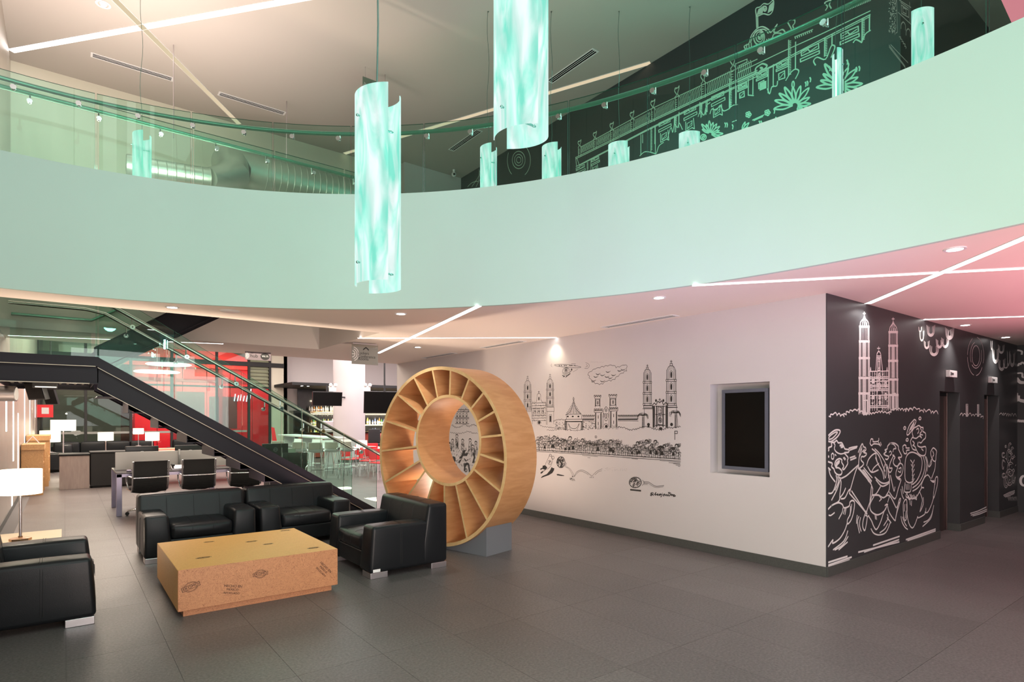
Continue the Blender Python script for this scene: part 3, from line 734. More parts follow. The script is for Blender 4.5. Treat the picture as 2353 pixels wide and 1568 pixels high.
def pendant(x, y, z0, z1, label, rot=0.0, k=1.0, energy=40, rose=True):
    """two offset quarter shells of veneer around a tube lamp"""
    t = thing('pendant_lamp', label, 'pendant lamp', (x, y, z0), rot-YAW)
    h = z1-z0
    shell(.09*k, .11*k, .255*k, .21*k, PI*.985, PI*1.52, .04, h).build('shade_sheet', M['pend'], t, smooth=True)
    shell(-.06*k, -.01*k, .232*k, .165*k, -.02*PI, PI*.53, 0, h-.05).build('shade_sheet', M['pend'], t, smooth=True)
    A_ = (-.10*k, -.03*k); B_ = (.10*k, .106*k)
    for zz in (.17*h/1.35, h-.19*h/1.35):
        MB().cyl((A_[0]+.02*k,A_[1]+.02*k,zz), (A_[0]-.010,A_[1]-.010,zz), .006, 10).sphere((A_[0]-.012,A_[1]-.012,zz), .010).build('bolt', M['boltteal'], t, smooth=True)
        MB().cyl((B_[0]-.05,B_[1]-.05,zz-.05), (B_[0],B_[1],zz-.05), .006, 10).sphere((B_[0]-.014,B_[1]-.014,zz-.05), .010).build('bolt', M['boltteal'], t, smooth=True)
        MB().beam((A_[0],A_[1],zz), (0,.03,zz), .010, .010).beam((0,.03,zz-.05), (B_[0],B_[1],zz-.05), .010, .010).beam((0,.03,zz-.05), (0,.03,zz), .010, .010).build('cross_bar', M['boltteal'], t)
    MB().cyl((.0,.03,.12), (.0,.03,h-.1), .012, 10).build('tube_lamp', M['whitetube'], t, smooth=True)
    L = ZU-z1
    pts = [(.014*math.sin(q*.9)*min(1, q/3), .03+.012*math.sin(q*.7+1)*min(1, q/3), h-.12+(L+.12)*q/14) for q in range(15)]
    MB().tube(pts, .006 if rose else .003, 8).build('cord', M['cordteal'], t, smooth=True)
    MB().lathe([(.0001,-.03),(.06,-.03),(.06,0)] if rose else [(.0001,-.006),(.012,-.006),(.012,0)], 18, Matrix.Translation((0,.03,h+L))).build('ceiling_rose', M['steel'], t, smooth=True)
    point('pendant_glow', (x+.0, y, (z0+z1)/2), energy, (.25,1.0,.78), .10)
    return t
pp = dep(863, 430, 4.0)
pendant(pp[0], pp[1], 2.535, 3.885, 'teal glowing wood veneer pendant hanging low in front of the fascia', energy=60)
p2_ = dep(1195, 300, 3.7)
pendant(p2_[0], p2_[1], 3.42, 4.77, 'teal glowing veneer pendant hanging higher, cut by the top edge', k=1.03, energy=60)
for q_ in ((3.6,3.1,6.3), (-1.2,.6,4.0), (1.0,-1.6,4.2)): point('teal_fill', q_, 60, (.25,1.0,.78), .15)  # added teal fills for fascia and upper ceiling, no pendants hang there
ord_ = ['first','second','third','fourth','fifth']  # pendant reflections in the railing glass, built below as solid hanging lamps
for k, (u, v, Y, rr) in enumerate(((1120,335,9.0,.15),(1267,332,9.0,.15),(1424,328,9.0,.15),(1588,305,8.9,.15))):
    q = dep(u, v, Y); pendant(q[0], q[1], q[2]-1.32, q[2], 'teal pendant reflection over the upper corridor, %s from the left along the blackboard wall' % ord_[k], .25*k-.3, k=.88, energy=22, rose=False)
q = dep(322,305,8.6); pendant(q[0], q[1], q[2]-1.32, q[2], 'teal pendant reflection over the upper floor at the far left before the duct', 0, k=.9, energy=14, rose=False)
q = dep(1928,118,6.9); pendant(q[0], q[1], q[2]-1.32, q[2], 'teal pendant reflection seen edge on before the palm leaves of the upper mural', 1.5, k=.5, energy=14, rose=False)
q = dep(2124,22,6.4); pendant(q[0], q[1], q[2]-1.32, q[2], 'teal pendant reflection near the top right corner upstairs', .4, k=.62, energy=16, rose=False)

# ================================================================ WHEEL BOOKSHELF
def wood_mat(name, a, b, sc=(1,1,6), scale=3.0, rough=.42):
    m = D.materials.new(name); m.use_nodes = True; nt = m.node_tree; bs = nt.nodes['Principled BSDF']; bs.inputs['Roughness'].default_value = rough
    tc = nt.nodes.new('ShaderNodeTexCoord'); mp = nt.nodes.new('ShaderNodeMapping'); mp.inputs['Scale'].default_value = sc
    n = nt.nodes.new('ShaderNodeTexNoise'); n.inputs['Scale'].default_value = scale; n.inputs['Detail'].default_value = 5; n.inputs['Distortion'].default_value = .6
    cr = nt.nodes.new('ShaderNodeValToRGB'); cr.color_ramp.elements[0].color = (*a, 1); cr.color_ramp.elements[1].color = (*b, 1)
    cr.color_ramp.elements[0].position = .3; cr.color_ramp.elements[1].position = .7
    nt.links.new(tc.outputs['Object'], mp.inputs[0]); nt.links.new(mp.outputs[0], n.inputs['Vector']); nt.links.new(n.outputs['Fac'], cr.inputs[0]); nt.links.new(cr.outputs[0], bs.inputs['Base Color'])
    return m
M['veneer'] = wood_mat('beech_veneer', (.52,.25,.095), (.63,.33,.145))
M['plyedge'] = wood_mat('plywood_edge', (.66,.42,.18), (.78,.54,.27), (1,8,1), 8)
Xc, Yc, Zc, Rw, rh, Tw, ang, dtw, dzw = -.953, 7.5, 1.174, 1.143, .574, .583, .673, .175, .205
wc = (Xc*RX+Yc*FX, Xc*RY+Yc*FY)
axd = Vector((math.sin(ang)*RX+math.cos(ang)*FX, math.sin(ang)*RY+math.cos(ang)*FY, 0))   # pointing away
tnd = Vector((math.cos(ang)*RX-math.sin(ang)*FX, math.cos(ang)*RY-math.sin(ang)*FY, 0))
wh = thing('wheel_bookshelf', 'round plywood wheel bookshelf with radial shelves on a grey base', 'bookshelf', (wc[0], wc[1], 0), math.atan2(tnd.y, tnd.x))
# local frame: x = tangent (right), y = depth away, z up
def facept(u, v):
    r = Vector(ray(u, v)); k = (Vector((wc[0], wc[1], 0)).dot(axd))/(r.x*axd.x+r.y*axd.y); p = Vector((0,0,EYE))+r*k
    return ((p-Vector((wc[0], wc[1], 0))).dot(tnd), p.z)
def ring(cx, cz, ro, ri, name, parent, n=96):
    mb = MB(); vs = []
    for i in range(n):
        a = 2*PI*i/n
        for r in (ro, ri):
            for y in (0, Tw): vs.append((cx+r*math.cos(a), y, cz+r*math.sin(a)))
    f1 = []; f2 = []
    for i in range(n):
        b = 4*i; c = 4*((i+1) % n)
        f1 += [(b,b+1,c+1,c), (b+2,c+2,c+3,b+3)]; f2 += [(b,c,c+2,b+2), (b+1,b+3,c+3,c+1)]
    mb.add(vs, f1+f2); me = mb.mesh(name, [M['veneer'], M['plyedge']], smooth=50)
    bm = bmesh.new(); bm.from_mesh(me)
    for f in bm.faces: f.material_index = 1 if abs(f.normal.y) > .9 else 0
    bm.to_mesh(me); bm.free()
    return inst(name, me, parent)
ring(0, Zc, Rw, Rw-.042, 'outer_rim', wh); ring(dtw, Zc+dzw, rh, rh-.036, 'hub_ring', wh)
C4 = lambda x, y: (740+x/2.7036, 800+y/2.7036)
spk = [((685,140),(715,300)),((797,135),(792,293)),((915,185),(870,305)),((1005,275),(930,370)),((1070,395),(970,455)),((1120,540),(990,555)),
       ((1130,712),(990,665)),((1110,895),(955,768)),((1022,1065),(900,842)),((897,1178),(835,876)),((760,1232),(757,882)),((590,1150),(682,850)),((470,1010),(622,788)),
       ((390,835),(592,712)),((368,640),(577,615)),((398,455),(580,515)),((470,290),(615,415)),((573,190),(650,348))]
for (a, b) in spk:
    s0, z0 = facept(*C4(*a)); s1, z1 = facept(*C4(*b))
    aa = math.atan2(z0-Zc, s0); ab = math.atan2(z1-Zc-dzw, s1-dtw)
    p = Vector(((Rw-.04)*math.cos(aa), 0, Zc+(Rw-.04)*math.sin(aa))); q = Vector((dtw+(rh-.002)*math.cos(ab), 0, Zc+dzw+(rh-.002)*math.sin(ab)))
    d = (p-q).normalized(); nn = Vector((-d.z, 0, d.x))*.013
    vs = [q-nn, p-nn, p+nn, q+nn]; me = MB().add([tuple(x+Vector((0,.003,0))) for x in vs]+[tuple(x+Vector((0,Tw-.003,0))) for x in vs], [(0,3,2,1),(4,5,6,7),(0,1,5,4),(1,2,6,5),(2,3,7,6),(3,0,4,7)]).mesh('shelf_board', [M['veneer'], M['plyedge']])
    for f in me.polygons: f.material_index = 1 if abs(f.normal.y) > .9 else 0
    inst('shelf_board', me, wh)
# cradle base
M['basegrey'] = mat('grey_painted_base', (.17,.18,.20), .5)
mb = MB(); pr = []; n = 24; hw = .79
a0 = -math.acos(hw/Rw)
for i in range(n+1):
    a = (-PI-a0)+( -(-PI-a0)+a0)*i/n; pr.append(((Rw+.001)*math.cos(a), Zc+(Rw+.001)*math.sin(a)))
poly = [(-hw, 0), (hw, 0)]+[p for p in pr[::-1]]
vs = []
for y_ in (.045, .53): vs += [(p, y_, q) for (p, q) in poly]
m_ = len(poly); fs = [(i, (i+1) % m_, m_+(i+1) % m_, m_+i) for i in range(m_)]
# caps as strips down to the floor
for o_, fl_ in ((0, 0), (m_, 1)):
    for i in range(2, m_-1):
        pass
mb.add(vs, fs)
for y_ in (.045, .53):
    for i in range(n):
        (x0, z0), (x1, z1) = pr[i], pr[i+1]; mb.quad((x0,y_,0), (x1,y_,0), (x1,y_,max(.002,z1)), (x0,y_,max(.002,z0)))
mb.build('base', M['basegrey'], wh)
# ================================================================ ARMCHAIRS
def make_armchair():
    t = thing('armchair', 'x', 'armchair', (0,0,0), 0, 'black leather club armchairs round the wooden coffee table')
    W, DP = 1.20, .92; L = M['leather']
    def armfn(s):
        def f(x, y, z):
            k = max(0, (z-.10)/.43); x += -s*0  # inner side leans outwards towards the top
            if s < 0: x += -.035*k*max(0, (x-.02)/.25)
            else: x += .035*k*max(0, (W-.02-x)/.25)
            y += .03*k*max(0, (.5-y)/.5)
            return (x, y, z)
        return f
    MB().rbox(0, .285, 0, .68, .06, .535, .035, .010, armfn(-1)).build('arm', L, t, smooth=60)
    MB().rbox(W-.285, W, 0, .68, .06, .535, .035, .010, armfn(1)).build('arm', L, t, smooth=60)
    def backfn(x, y, z):
        k = max(0, (z-.3)/.42); y += .09*k*max(0, (DP-.05-y)/.3); return (x, y, z)
    MB().rbox(0, W, .60, DP, .06, .715, .04, .014, backfn, inner=8).build('backrest', L, t, smooth=60)
    MB().rbox(.26, W-.26, .02, .66, .07, .255, .02, .0).build('seat_base', L, t, smooth=60)
    MB().rbox(.27, W-.27, .015, .66, .245, .415, .045, .025, inner=6).build('seat_cushion', L, t, smooth=60)
    for x in (0.01, W-.22):
        for y in (.01, DP-.20): MB().box(x, x+.21, y, y+.19, 0, .062).build('foot', M['satin'], t, bevel=.003)
    # double seams over the arms and seams down the back
    for s in (0, 1):
        x0, x1 = (.0, .25) if s == 0 else (W-.25, W)
        for yy in (.335, .352):
            xo = x0-.011 if s == 0 else x1+.011
            pts = [(xo, yy, .12), (xo, yy, .47), ((x0+.02 if s == 0 else x1-.02), yy+.006, .541)] + [((x0+.02+(x1-x0-.04)*k/6) if s == 0 else (x1-.02-(x1-x0-.04)*k/6), yy+.006, .5435+.003*math.sin(PI*k/6)) for k in range(1, 7)]
            MB().tube(pts, .0016, 5).build('arm_seam', M['seam'], t)
    for k in (1, 2, 3):
        x = W*k/4
        MB().tube([(x, .598+.09*max(0,(z-.3)/.42)*.83-.012, z) for z in (.40,.5,.6,.66)]+[(x,.735,.724),(x,.80,.729),(x,.88,.724)], .0017, 5).build('back_seam', M['seam'], t)
    for k in (1, 2): MB().tube([(.27+.66*k/3, .60, .437), (.27+.66*k/3, .3, .442), (.27+.66*k/3, .06, .428), (.27+.66*k/3, -.006, .38), (.27+.66*k/3, -.008, .28)], .0015, 5).build('cushion_seam', M['seam'], t)
    return t
ac = make_armchair()
def place_ac(o, x, y, rz, label): o.location = (x, y, 0); o.rotation_euler = (0,0,rz); o['label'] = label
place_ac(ac, .715, 7.79, 0, 'black leather armchair behind the coffee table, left one of the pair')
a2 = copy_tree(ac); place_ac(a2, 1.965, 7.80, .02, 'black leather armchair behind the coffee table, right one of the pair')
a3 = copy_tree(ac); place_ac(a3, 2.49, 6.87, -PI/2, 'black leather armchair in front of the wheel bookshelf')
a3.rotation_euler = (0,0,-PI/2)
a4 = copy_tree(ac); place_ac(a4, .205, 5.80, PI/2, 'black leather armchair cut off by the left edge of the frame')
tg = tag(MB().box(2.56,2.63,5.661,5.664,.07,.10).build('care_label', M['white_plastic']), 'small white care label on the armchair front foot', 'label'); tg.parent = a3; tg.matrix_parent_inverse = Matrix.Identity(4); tg.location = (0,0,0)
del tg['category']; del tg['label']
tg.data.clear_geometry(); tg.data.from_pydata(*[(lambda m: m)(x) for x in ([(1.204,.03,.07),(1.204,.11,.07),(1.204,.11,.10),(1.204,.03,.10)], [], [(0,1,2,3)])])

# ================================================================ COFFEE TABLE (chipboard block)
def osb_mat(name, a, b, c, sc=(1,1,1)):
    m = D.materials.new(name); m.use_nodes = True; nt = m.node_tree; bs = nt.nodes['Principled BSDF']; bs.inputs['Roughness'].default_value = .5
    tc = nt.nodes.new('ShaderNodeTexCoord'); mp = nt.nodes.new('ShaderNodeMapping'); mp.inputs['Scale'].default_value = sc
    nz = nt.nodes.new('ShaderNodeTexNoise'); nz.inputs['Scale'].default_value = 6; nz.inputs['Distortion'].default_value = 2
    ad = nt.nodes.new('ShaderNodeVectorMath'); ad.operation = 'ADD'
    vo = nt.nodes.new('ShaderNodeTexVoronoi'); vo.inputs['Scale'].default_value = 34; vo.inputs['Randomness'].default_value = 1
    n2 = nt.nodes.new('ShaderNodeTexNoise'); n2.inputs['Scale'].default_value = 44; n2.inputs['Detail'].default_value = 6; n2.inputs['Distortion'].default_value = 3
    cr = nt.nodes.new('ShaderNodeValToRGB'); e = cr.color_ramp.elements; e[0].color = (*a,1); e[1].color = (*b,1); e[0].position = .25; e[1].position = .62
    cr2 = nt.nodes.new('ShaderNodeValToRGB'); e = cr2.color_ramp.elements; e[0].color = (*c,1); e[1].color = (1,1,1,1); e[0].position = .30; e[1].position = .42
    mx = nt.nodes.new('ShaderNodeMix'); mx.data_type = 'RGBA'; mx.blend_type = 'MULTIPLY'; mx.inputs[0].default_value = .8
    nt.links.new(tc.outputs['Object'], mp.inputs[0]); nt.links.new(mp.outputs[0], nz.inputs['Vector'])
    nt.links.new(mp.outputs[0], ad.inputs[0]); nt.links.new(nz.outputs['Color'], ad.inputs[1]); nt.links.new(ad.outputs[0], vo.inputs['Vector'])
    nt.links.new(mp.outputs[0], n2.inputs['Vector']); nt.links.new(vo.outputs['Color'], cr.inputs[0]); nt.links.new(n2.outputs['Fac'], cr2.inputs[0])
    nt.links.new(cr.outputs[0], mx.inputs[6]); nt.links.new(cr2.outputs[0], mx.inputs[7]); nt.links.new(mx.outputs[2], bs.inputs['Base Color']); return m
M['osb'] = osb_mat('oriented_strand_board', (.43,.18,.08), (.55,.24,.11), (.40,.22,.13))
M['osbtop'] = osb_mat('oriented_strand_board_top', (.80,.38,.09), (.92,.47,.14), (.70,.5,.3), (1,3.5,1))
ct = thing('coffee_table', 'low square chipboard block table with printed stamps between the armchairs', 'table', (1.42,6.20,0))
me = MB().box(-.675,.675,-.675,.675,.055,.40).mesh('table_block', [M['osb'], M['osbtop']])
for f in me.polygons: f.material_index = 1 if (f.normal.z > .9 or f.normal.x < -.9) else 0
b = inst('table_block', me, ct); bv = b.modifiers.new('bevel','BEVEL'); bv.width = .003; bv.segments = 1
MB().box(-.63,.63,-.63,.63,0,.055).build('plinth', M['osb'], ct)
M['stamp'] = mat('brown_black_stamp_ink', (.035,.015,.01), .7)
def text(s, size, mt, parent, loc, rot, name='lettering', align='CENTER', ext=.0006, sx=1):
    c = D.curves.new(name, 'FONT'); c.body = s; c.size = size; c.align_x = align; c.align_y = 'CENTER'; c.extrude = ext; c.materials.append(mt); c.resolution_u = 3
    o = D.objects.new(name, c); o.location = loc; o.rotation_euler = rot; o.scale = (sx,1,1); return link(o, parent)
def stamp_ring(parent, x, z, tilt, s=1, y=-.6765, plane='f'):
    Rm = Matrix.Translation((x, y, z)) @ Matrix.Rotation(tilt, 4, 'Y')
    if plane == 't': Rm = Matrix.Translation((x, y, z)) @ Matrix.Rotation(-PI/2, 4, 'X')
    mb = MB(); n = 28
    for k in range(n):
        a, b_ = 2*PI*k/n, 2*PI*(k+1)/n
        if abs(math.sin((a+b_)/2)) < .35: continue
        for r in (.052*s, .044*s): mb.quad((r*math.cos(a),0,r*.75*math.sin(a)), (r*math.cos(b_),0,r*.75*math.sin(b_)), ((r+.003)*math.cos(b_),0,(r+.003)*.75*math.sin(b_)), ((r+.003)*math.cos(a),0,(r+.003)*.75*math.sin(a)))
    for (a, b_, c_, d_) in ((-.07,.07,.016,.019), (-.07,.07,-.019,-.016), (-.07,-.066,-.019,.019), (.066,.07,-.019,.019)):
        mb.quad((a*s,0,c_*s), (b_*s,0,c_*s), (b_*s,0,d_*s), (a*s,0,d_*s))
    mb.v = [tuple(Rm @ Vector(p)) for p in mb.v]
    o = mb.build('printed_stamp', M['stamp'], parent)
    r = (PI/2, tilt, 0) if plane == 'f' else (0,0,0)
    q = text('EKOMO', .034*s, M['stamp'], parent, (x, y-.0005, z) if plane == 'f' else (x,y,z+.0005), r, 'stamp_lettering')
    if plane == 'f': q.rotation_mode = 'XYZ'; q.matrix_basis = Matrix.Translation((x, y-.0005, z)) @ Matrix.Rotation(tilt, 4, 'Y') @ Matrix.Rotation(PI/2, 4, 'X')
def stamp_block(parent, x, z, tilt, s=1):
    for k, (tx, sz) in enumerate((('HECHO EN', .030), ('MEXICO', .026), ('RECICLADO', .024))):
        q = text(tx, sz*s, M['stamp'], parent, (0,0,0), (0,0,0), 'stamp_lettering')
        q.matrix_basis = Matrix.Translation((x, -.6768, z)) @ Matrix.Rotation(tilt, 4, 'Y') @ Matrix.Rotation(PI/2, 4, 'X') @ Matrix.Translation((0, .03*s-.03*k*s, 0))
stamp_ring(ct, -.58, .25, -.30); stamp_ring(ct, -.03, .27, -.02, .9)
stamp_block(ct, -.26, .17, .22); stamp_block(ct, .535, .22, .85, 1.0)
for (x, y, s) in ((-.42,-.30,.9), (.10,.18,.8), (.20,-.05,.7), (.50,-.50,.8), (-.25,.42,.7), (.55,.58,.8)): stamp_ring(ct, x, .4008, 0, s, y, 't')

# ================================================================ SIDE TABLE + LAMP (left)
M['palewood'] = wood_mat('pale_birch_board', (.72,.54,.34), (.80,.62,.42), (1,5,1), 4)
sdt = thing('side_table', 'pale wooden side table behind the left armchair', 'table', (-.34,7.47,0))
MB().box(-.36,.32,-.27,.27,.46,.50).build('table_top', M['palewood'], sdt, bevel=.002)
for x in (-.34,.29):
    for y in (-.25,.22): MB().box(x, x+.03, y, y+.03, 0, .46).build('leg', M['palewood'], sdt)
M['copper'] = mat('copper_lamp_base', (.55,.30,.16), .3, .6)
def lamp(name, label, x, y, z, rs, h0, h1, rb=.12, rp=.013, tall=True, group=None, energy=12):
    t = thing(name, label, 'lamp', (x, y, z), 0, group)
    MB().lathe([(.0001,.0),(rb,.0),(rb,.022),(rp*1.5,.032),(rp*1.5,.04)], 8 if not tall else 24).build('base', M['copper'] if not tall else M['satin'], t, smooth=30)
    MB().cyl((0,0,.03), (0,0,h0+.02), rp, 12).build('pole', M['satin'], t, smooth=True)
    s = MB().lathe([(rs,h0),(rs*1.0,h1),(rs-.004,h1),(rs-.004,h0),(rs,h0)], 36).build('lamp_shade', M['shade'], t, smooth=True)
    MB().sphere((0,0,(h0+h1)/2), .035).build('bulb', M['down'], t, smooth=True)
    point('lamp_glow', (x, y, z+(h0+h1)/2+.0), energy, WARM, .05)
    s.visible_shadow = True
    return t
lamp('table_lamp', 'large glowing drum shade lamp on the pale side table', -.33, 7.25, .50, .165, .44, .67, .085, .012, False, energy=14)

# ================================================================ DESK GROUP
M['purplegrey'] = mat('lilac_grey_metal', (.40,.36,.50), .35, .5)
M['desktop'] = mat('dark_glass_desktop', (.10,.085,.10), .15)
dk = thing('bench_desk', 'long white bench desk with dark glass top and a frosted divider', 'desk', (.70,11.93,0))
MB().box(0,3.0,0,1.35,.715,.735).build('desk_top', M['desktop'], dk, bevel=.002)
MB().box(0,3.0,0,.03,.66,.713).build('rail', M['purplegrey'], dk); MB().box(0,3.0,1.32,1.35,.66,.713).build('rail', M['purplegrey'], dk)
for x in (0, 1.42, 2.92):
    for y in (0, 1.27): MB().box(x, x+.08, y, y+.08, 0, .715).build('leg', M['purplegrey'], dk, bevel=.004)
M['frost'] = mat('frosted_divider_panel', (.62,.60,.58), .4)
for a, b in ((.02,1.0),(1.03,2.0)): MB().box(a, b, .62, .64, .74, 1.055).build('divider_panel', M['frost'], dk, bevel=.003)
MB().box(2.03,3.0,.62,.64,.74,1.06).build('divider_panel', M['clear'], dk)
MB().box(1.0,1.03,.60,.66,.74,1.08).build('divider_post', M['steel'], dk); MB().box(2.0,2.03,.60,.66,.74,1.08).build('divider_post', M['steel'], dk)
qa = ony(619,1033,13.45); qb = ony(680,1057,13.45)
ds2 = thing('low_screen', 'frosted glass low screen beyond the desk behind the staircase', 'screen', (qa[0],13.45,0)); LW = qb[0]-qa[0]; LZ0, LZ1 = qb[2], qa[2]
MB().box(0,LW,0,.015,LZ0,LZ1).build('glass_panel', mat('milky_green_glass', (.45,.52,.45), .3), ds2)
MB().box(0,.02,-.01,.02,0,LZ1+.02).build('post', M['steel'], ds2); MB().box(LW-.02,LW,-.01,.02,0,LZ1+.02).build('post', M['steel'], ds2)
MB().box(0,LW+.1,.05,.45,0,LZ0-.01).build('cabinet', M['blackmat'], ds2, bevel=.004)
def monitor(x, label):
    t = thing('monitor', label, 'monitor', (x,12.95,.70), 0, 'computer monitors on the bench desk')
    MB().rbox(-.265,.265,-.02,.02,.13,.44,.012).build('housing', M['black'], t, smooth=60)
    MB().box(-.25,.25,.021,.023,.145,.425).build('screen', M['blackglass'], t)
    MB().box(-.03,.03,-.01,.03,.036,.2).build('stand', M['black'], t); MB().box(-.1,.1,-.08,.1,.036,.048).build('stand_foot', M['black'], t)
    MB().lathe([(.034,0),(.040,0)], 24, Matrix.Translation((0,-.0225,.31)) @ Matrix.Rotation(PI/2,4,'X')).build('logo_ring', M['satin'], t)
    text('DELL', .028, M['satin'], t, (0,-.0225,.31), (PI/2,0,0), 'logo_lettering')
    return t
monitor(1.16, 'black monitor back over the divider, leftmost of the three'); monitor(1.96, 'black monitor back over the divider, middle of the three')
m3 = monitor(3.6, 'black monitor back seen through the stair glass, rightmost'); qm = ony(634,1034,12.9); m3.location = (qm[0],12.95,qm[2]-.31)
ph = thing('desk_phone', 'black and silver telephone standing on the bench desk', 'telephone', (1.640,12.2,.735))
MB().prism([(-.08,0),(.08,0),(.08,.075),(-.08,.02)], 'x', -.10, .10).build('body', M['satin'], ph, bevel=.004)
MB().rbox(-.10,-.05,-.09,.09,.06,.10,.018).build('handset', M['black'], ph, smooth=True)
ms = tag(MB().rbox(.86,.93,12.1,12.22,.735,.765,.014).build('computer_mouse', M['purplegrey'], smooth=True), 'small lilac mouse on the left end of the desk', 'mouse')
# office chairs
M['mesh'] = mat('black_mesh_fabric', (.010,.010,.011), .65, bump=.4, bscale=200)
def make_ochair():
    t = thing('office_chair', 'x', 'office chair', (0,0,0), 0, 'black ribbed office chairs at the bench desk')
    # back: slightly curved ribbed panel, facing +y (sitter looks at +y)
    mb = MB(); n = 14; vs = []; fs = []
    zs = [(.40,-.16),(.46,-.21),(.55,-.235),(.68,-.25),(.80,-.262),(.90,-.28),(.935,-.30)]
    for (z, y) in zs:
        for k in range(n+1): x = -.245+.49*k/n; vs.append((x, y-.018*math.cos(PI*(k/n-.5)), z))
    for (z, y) in zs:
        for k in range(n+1): x = -.245+.49*k/n; vs.append((x, y+.022-.018*math.cos(PI*(k/n-.5)), z))
    m = n+1; R = len(zs); o = R*m
    for i in range(R-1):
        for k in range(n):
            a = i*m+k; fs += [(a,a+1,a+m+1,a+m), (o+a,o+a+m,o+a+m+1,o+a+1)]
    for k in range(n): fs += [(k,o+k,o+k+1,k+1), ((R-1)*m+k,(R-1)*m+k+1,o+(R-1)*m+k+1,o+(R-1)*m+k)]
    for i in range(R-1): fs += [(i*m,(i+1)*m,o+(i+1)*m,o+i*m), (i*m+n,o+i*m+n,o+(i+1)*m+n,(i+1)*m+n)]
    mb.add(vs, fs).build('backrest', M['mesh'], t, smooth=50)
    for k, z in enumerate((.45,.485,.52,.555,.59)): MB().tube([(-.235+.47*j/8, -.212-.045*(z-.45)/.3-.022-.018*math.sin(PI*j/8), z) for j in range(9)], .004, 6).build('rib', M['mesh'], t, smooth=True)
    MB().rbox(-.245,.245,-.17,.26,.415,.455,.018,.006).build('seat', M['mesh'], t, smooth=60)
    for s in (-1, 1):
        x = s*.262
        MB().tube([(x,.25,.43),(x,-.12,.425),(x,-.19,.45),(x,-.225,.52),(x,-.25,.70),(x,-.29,.93)], .013, 10).build('side_frame', M['chrome'], t, smooth=True)
        MB().tube([(x,-.20,.66),(x+s*.03,-.15,.675),(x+s*.045,.02,.675),(x+s*.04,.10,.65),(x+s*.035,.13,.58),(x+s*.01,.10,.46),(x,.08,.43)], .012, 10).build('armrest', M['chrome'], t, smooth=True)
    MB().tube([(-.262,-.29,.655),(0,-.315,.655),(.262,-.29,.655)], .013, 10).build('back_bar', M['chrome'], t, smooth=True)
    MB().tube([(-.25,-.02,.41),(-.1,0,.375),(.1,0,.375),(.25,-.02,.41)], .016, 8).cyl((0,0,.34),(0,0,.40),.05).build('mechanism', M['black'], t, smooth=True)
    MB().cyl((0,0,.09),(0,0,.36),.025).build('column', M['black'], t, smooth=True)
    for k in range(5):
        a = 2*PI*k/5+.4; c, s_ = math.cos(a), math.sin(a)
        MB().tube([(0,0,.11),(.15*c,.15*s_,.10),(.30*c,.30*s_,.075)], [.022,.018,.013], 8).build('leg', M['chrome'], t, smooth=True)
        w_ = MB(); w_.cyl((.30*c-.022*s_,.30*s_+.022*c,.03), (.30*c-.006*s_,.30*s_+.006*c,.03), .03, 14).cyl((.30*c+.006*s_,.30*s_-.006*c,.03), (.30*c+.022*s_,.30*s_-.022*c,.03), .03, 14).build('caster', M['black'], t, smooth=True)
    return t
oc = make_ochair()
def put(o, x, y, rz, lab): o.location = (x,y,0); o.rotation_euler = (0,0,rz); o['label'] = lab
put(oc, 1.155, 11.95, .08, 'black ribbed office chair at the left end of the desk')
o2_ = copy_tree(oc); put(o2_, 1.93, 12.0, -.05, 'black ribbed office chair at the middle of the desk')
o3_ = copy_tree(oc); put(o3_, 2.72, 11.95, -.15, 'black ribbed office chair partly hidden by the stair stringer')
o4_ = copy_tree(oc); put(o4_, 3.75, 12.45, 2.6, 'black office chair beyond the stair, only its base visible')

# ================================================================ SIGNS
M['signgrey'] = mat('mirror_grey_acrylic', (.26,.26,.24), .35, 0, spec=.3)
M['signwhite'] = mat('white_sign_print', (.75,.72,.72), .5)
def logo_e(parent, x, z, r, y=-.014, k=-.001):
    mb = MB()
    for rr, a0, a1 in ((r, -1.2, 1.3), (r*.72, -1.2, 1.2), (r*.42, -2.6, 2.7)):
        n = 22
        for i in range(n):
            a, b_ = a0+(a1-a0)*i/n, a0+(a1-a0)*(i+1)/n
            if rr < r*.5: a, b_ = a+.6, b_+.6
            if min(math.cos(a), math.cos(b_)) < 0 and x < .02: continue
            mb.quad((x+rr*math.cos(a), y, z+rr*math.sin(a)), (x+rr*math.cos(b_), y, z+rr*math.sin(b_)), (x+(rr+r*.11)*math.cos(b_), y, z+(rr+r*.11)*math.sin(b_)), (x+(rr+r*.11)*math.cos(a), y, z+(rr+r*.11)*math.sin(a)))
    mb.quad((x,y,z-.05*r), (x+r*.45,y,z-.05*r), (x+r*.45,y,z+.06*r), (x,y,z+.06*r))
    return mb.build('logo', M['signwhite'], parent)
# conference rooms sign: faces the viewer (towards -y), under the slab
ca = ony(808,790,9.6)
def sign_base(name, label, y, u0, u1, v0, v1):
    p = ony(u0, v0, y); q = ony(u1, v1, y); w_ = q[0]-p[0]; h_ = p[2]-q[2]
    t = thing(name, label, 'sign', (p[0], y, q[2])); return t, w_, h_, p
cs, w_, h_, p_ = sign_base('hanging_sign', 'square grey hanging sign reading Conference Rooms with an arrow', 9.6, 808, 868, 790, 840)
MB().box(0,w_,-.012,0,0,h_-.05).build('sign_plate', M['signgrey'], cs); MB().box(0,w_,-.008,-.004,h_-.05,h_).build('clear_header', M['clear'], cs)
MB().box(.02,w_-.02,-.016,.004,h_-.0,h_+.02).build('ceiling_clip', M['satin'], cs)
for x in (.1*w_, .9*w_): MB().cyl((x,-.006,h_),(x,-.006,ZC-cs.location.z),.004,6).build('hanger', M['satin'], cs)
logo_e(cs, .0, h_*.50, w_*.24)
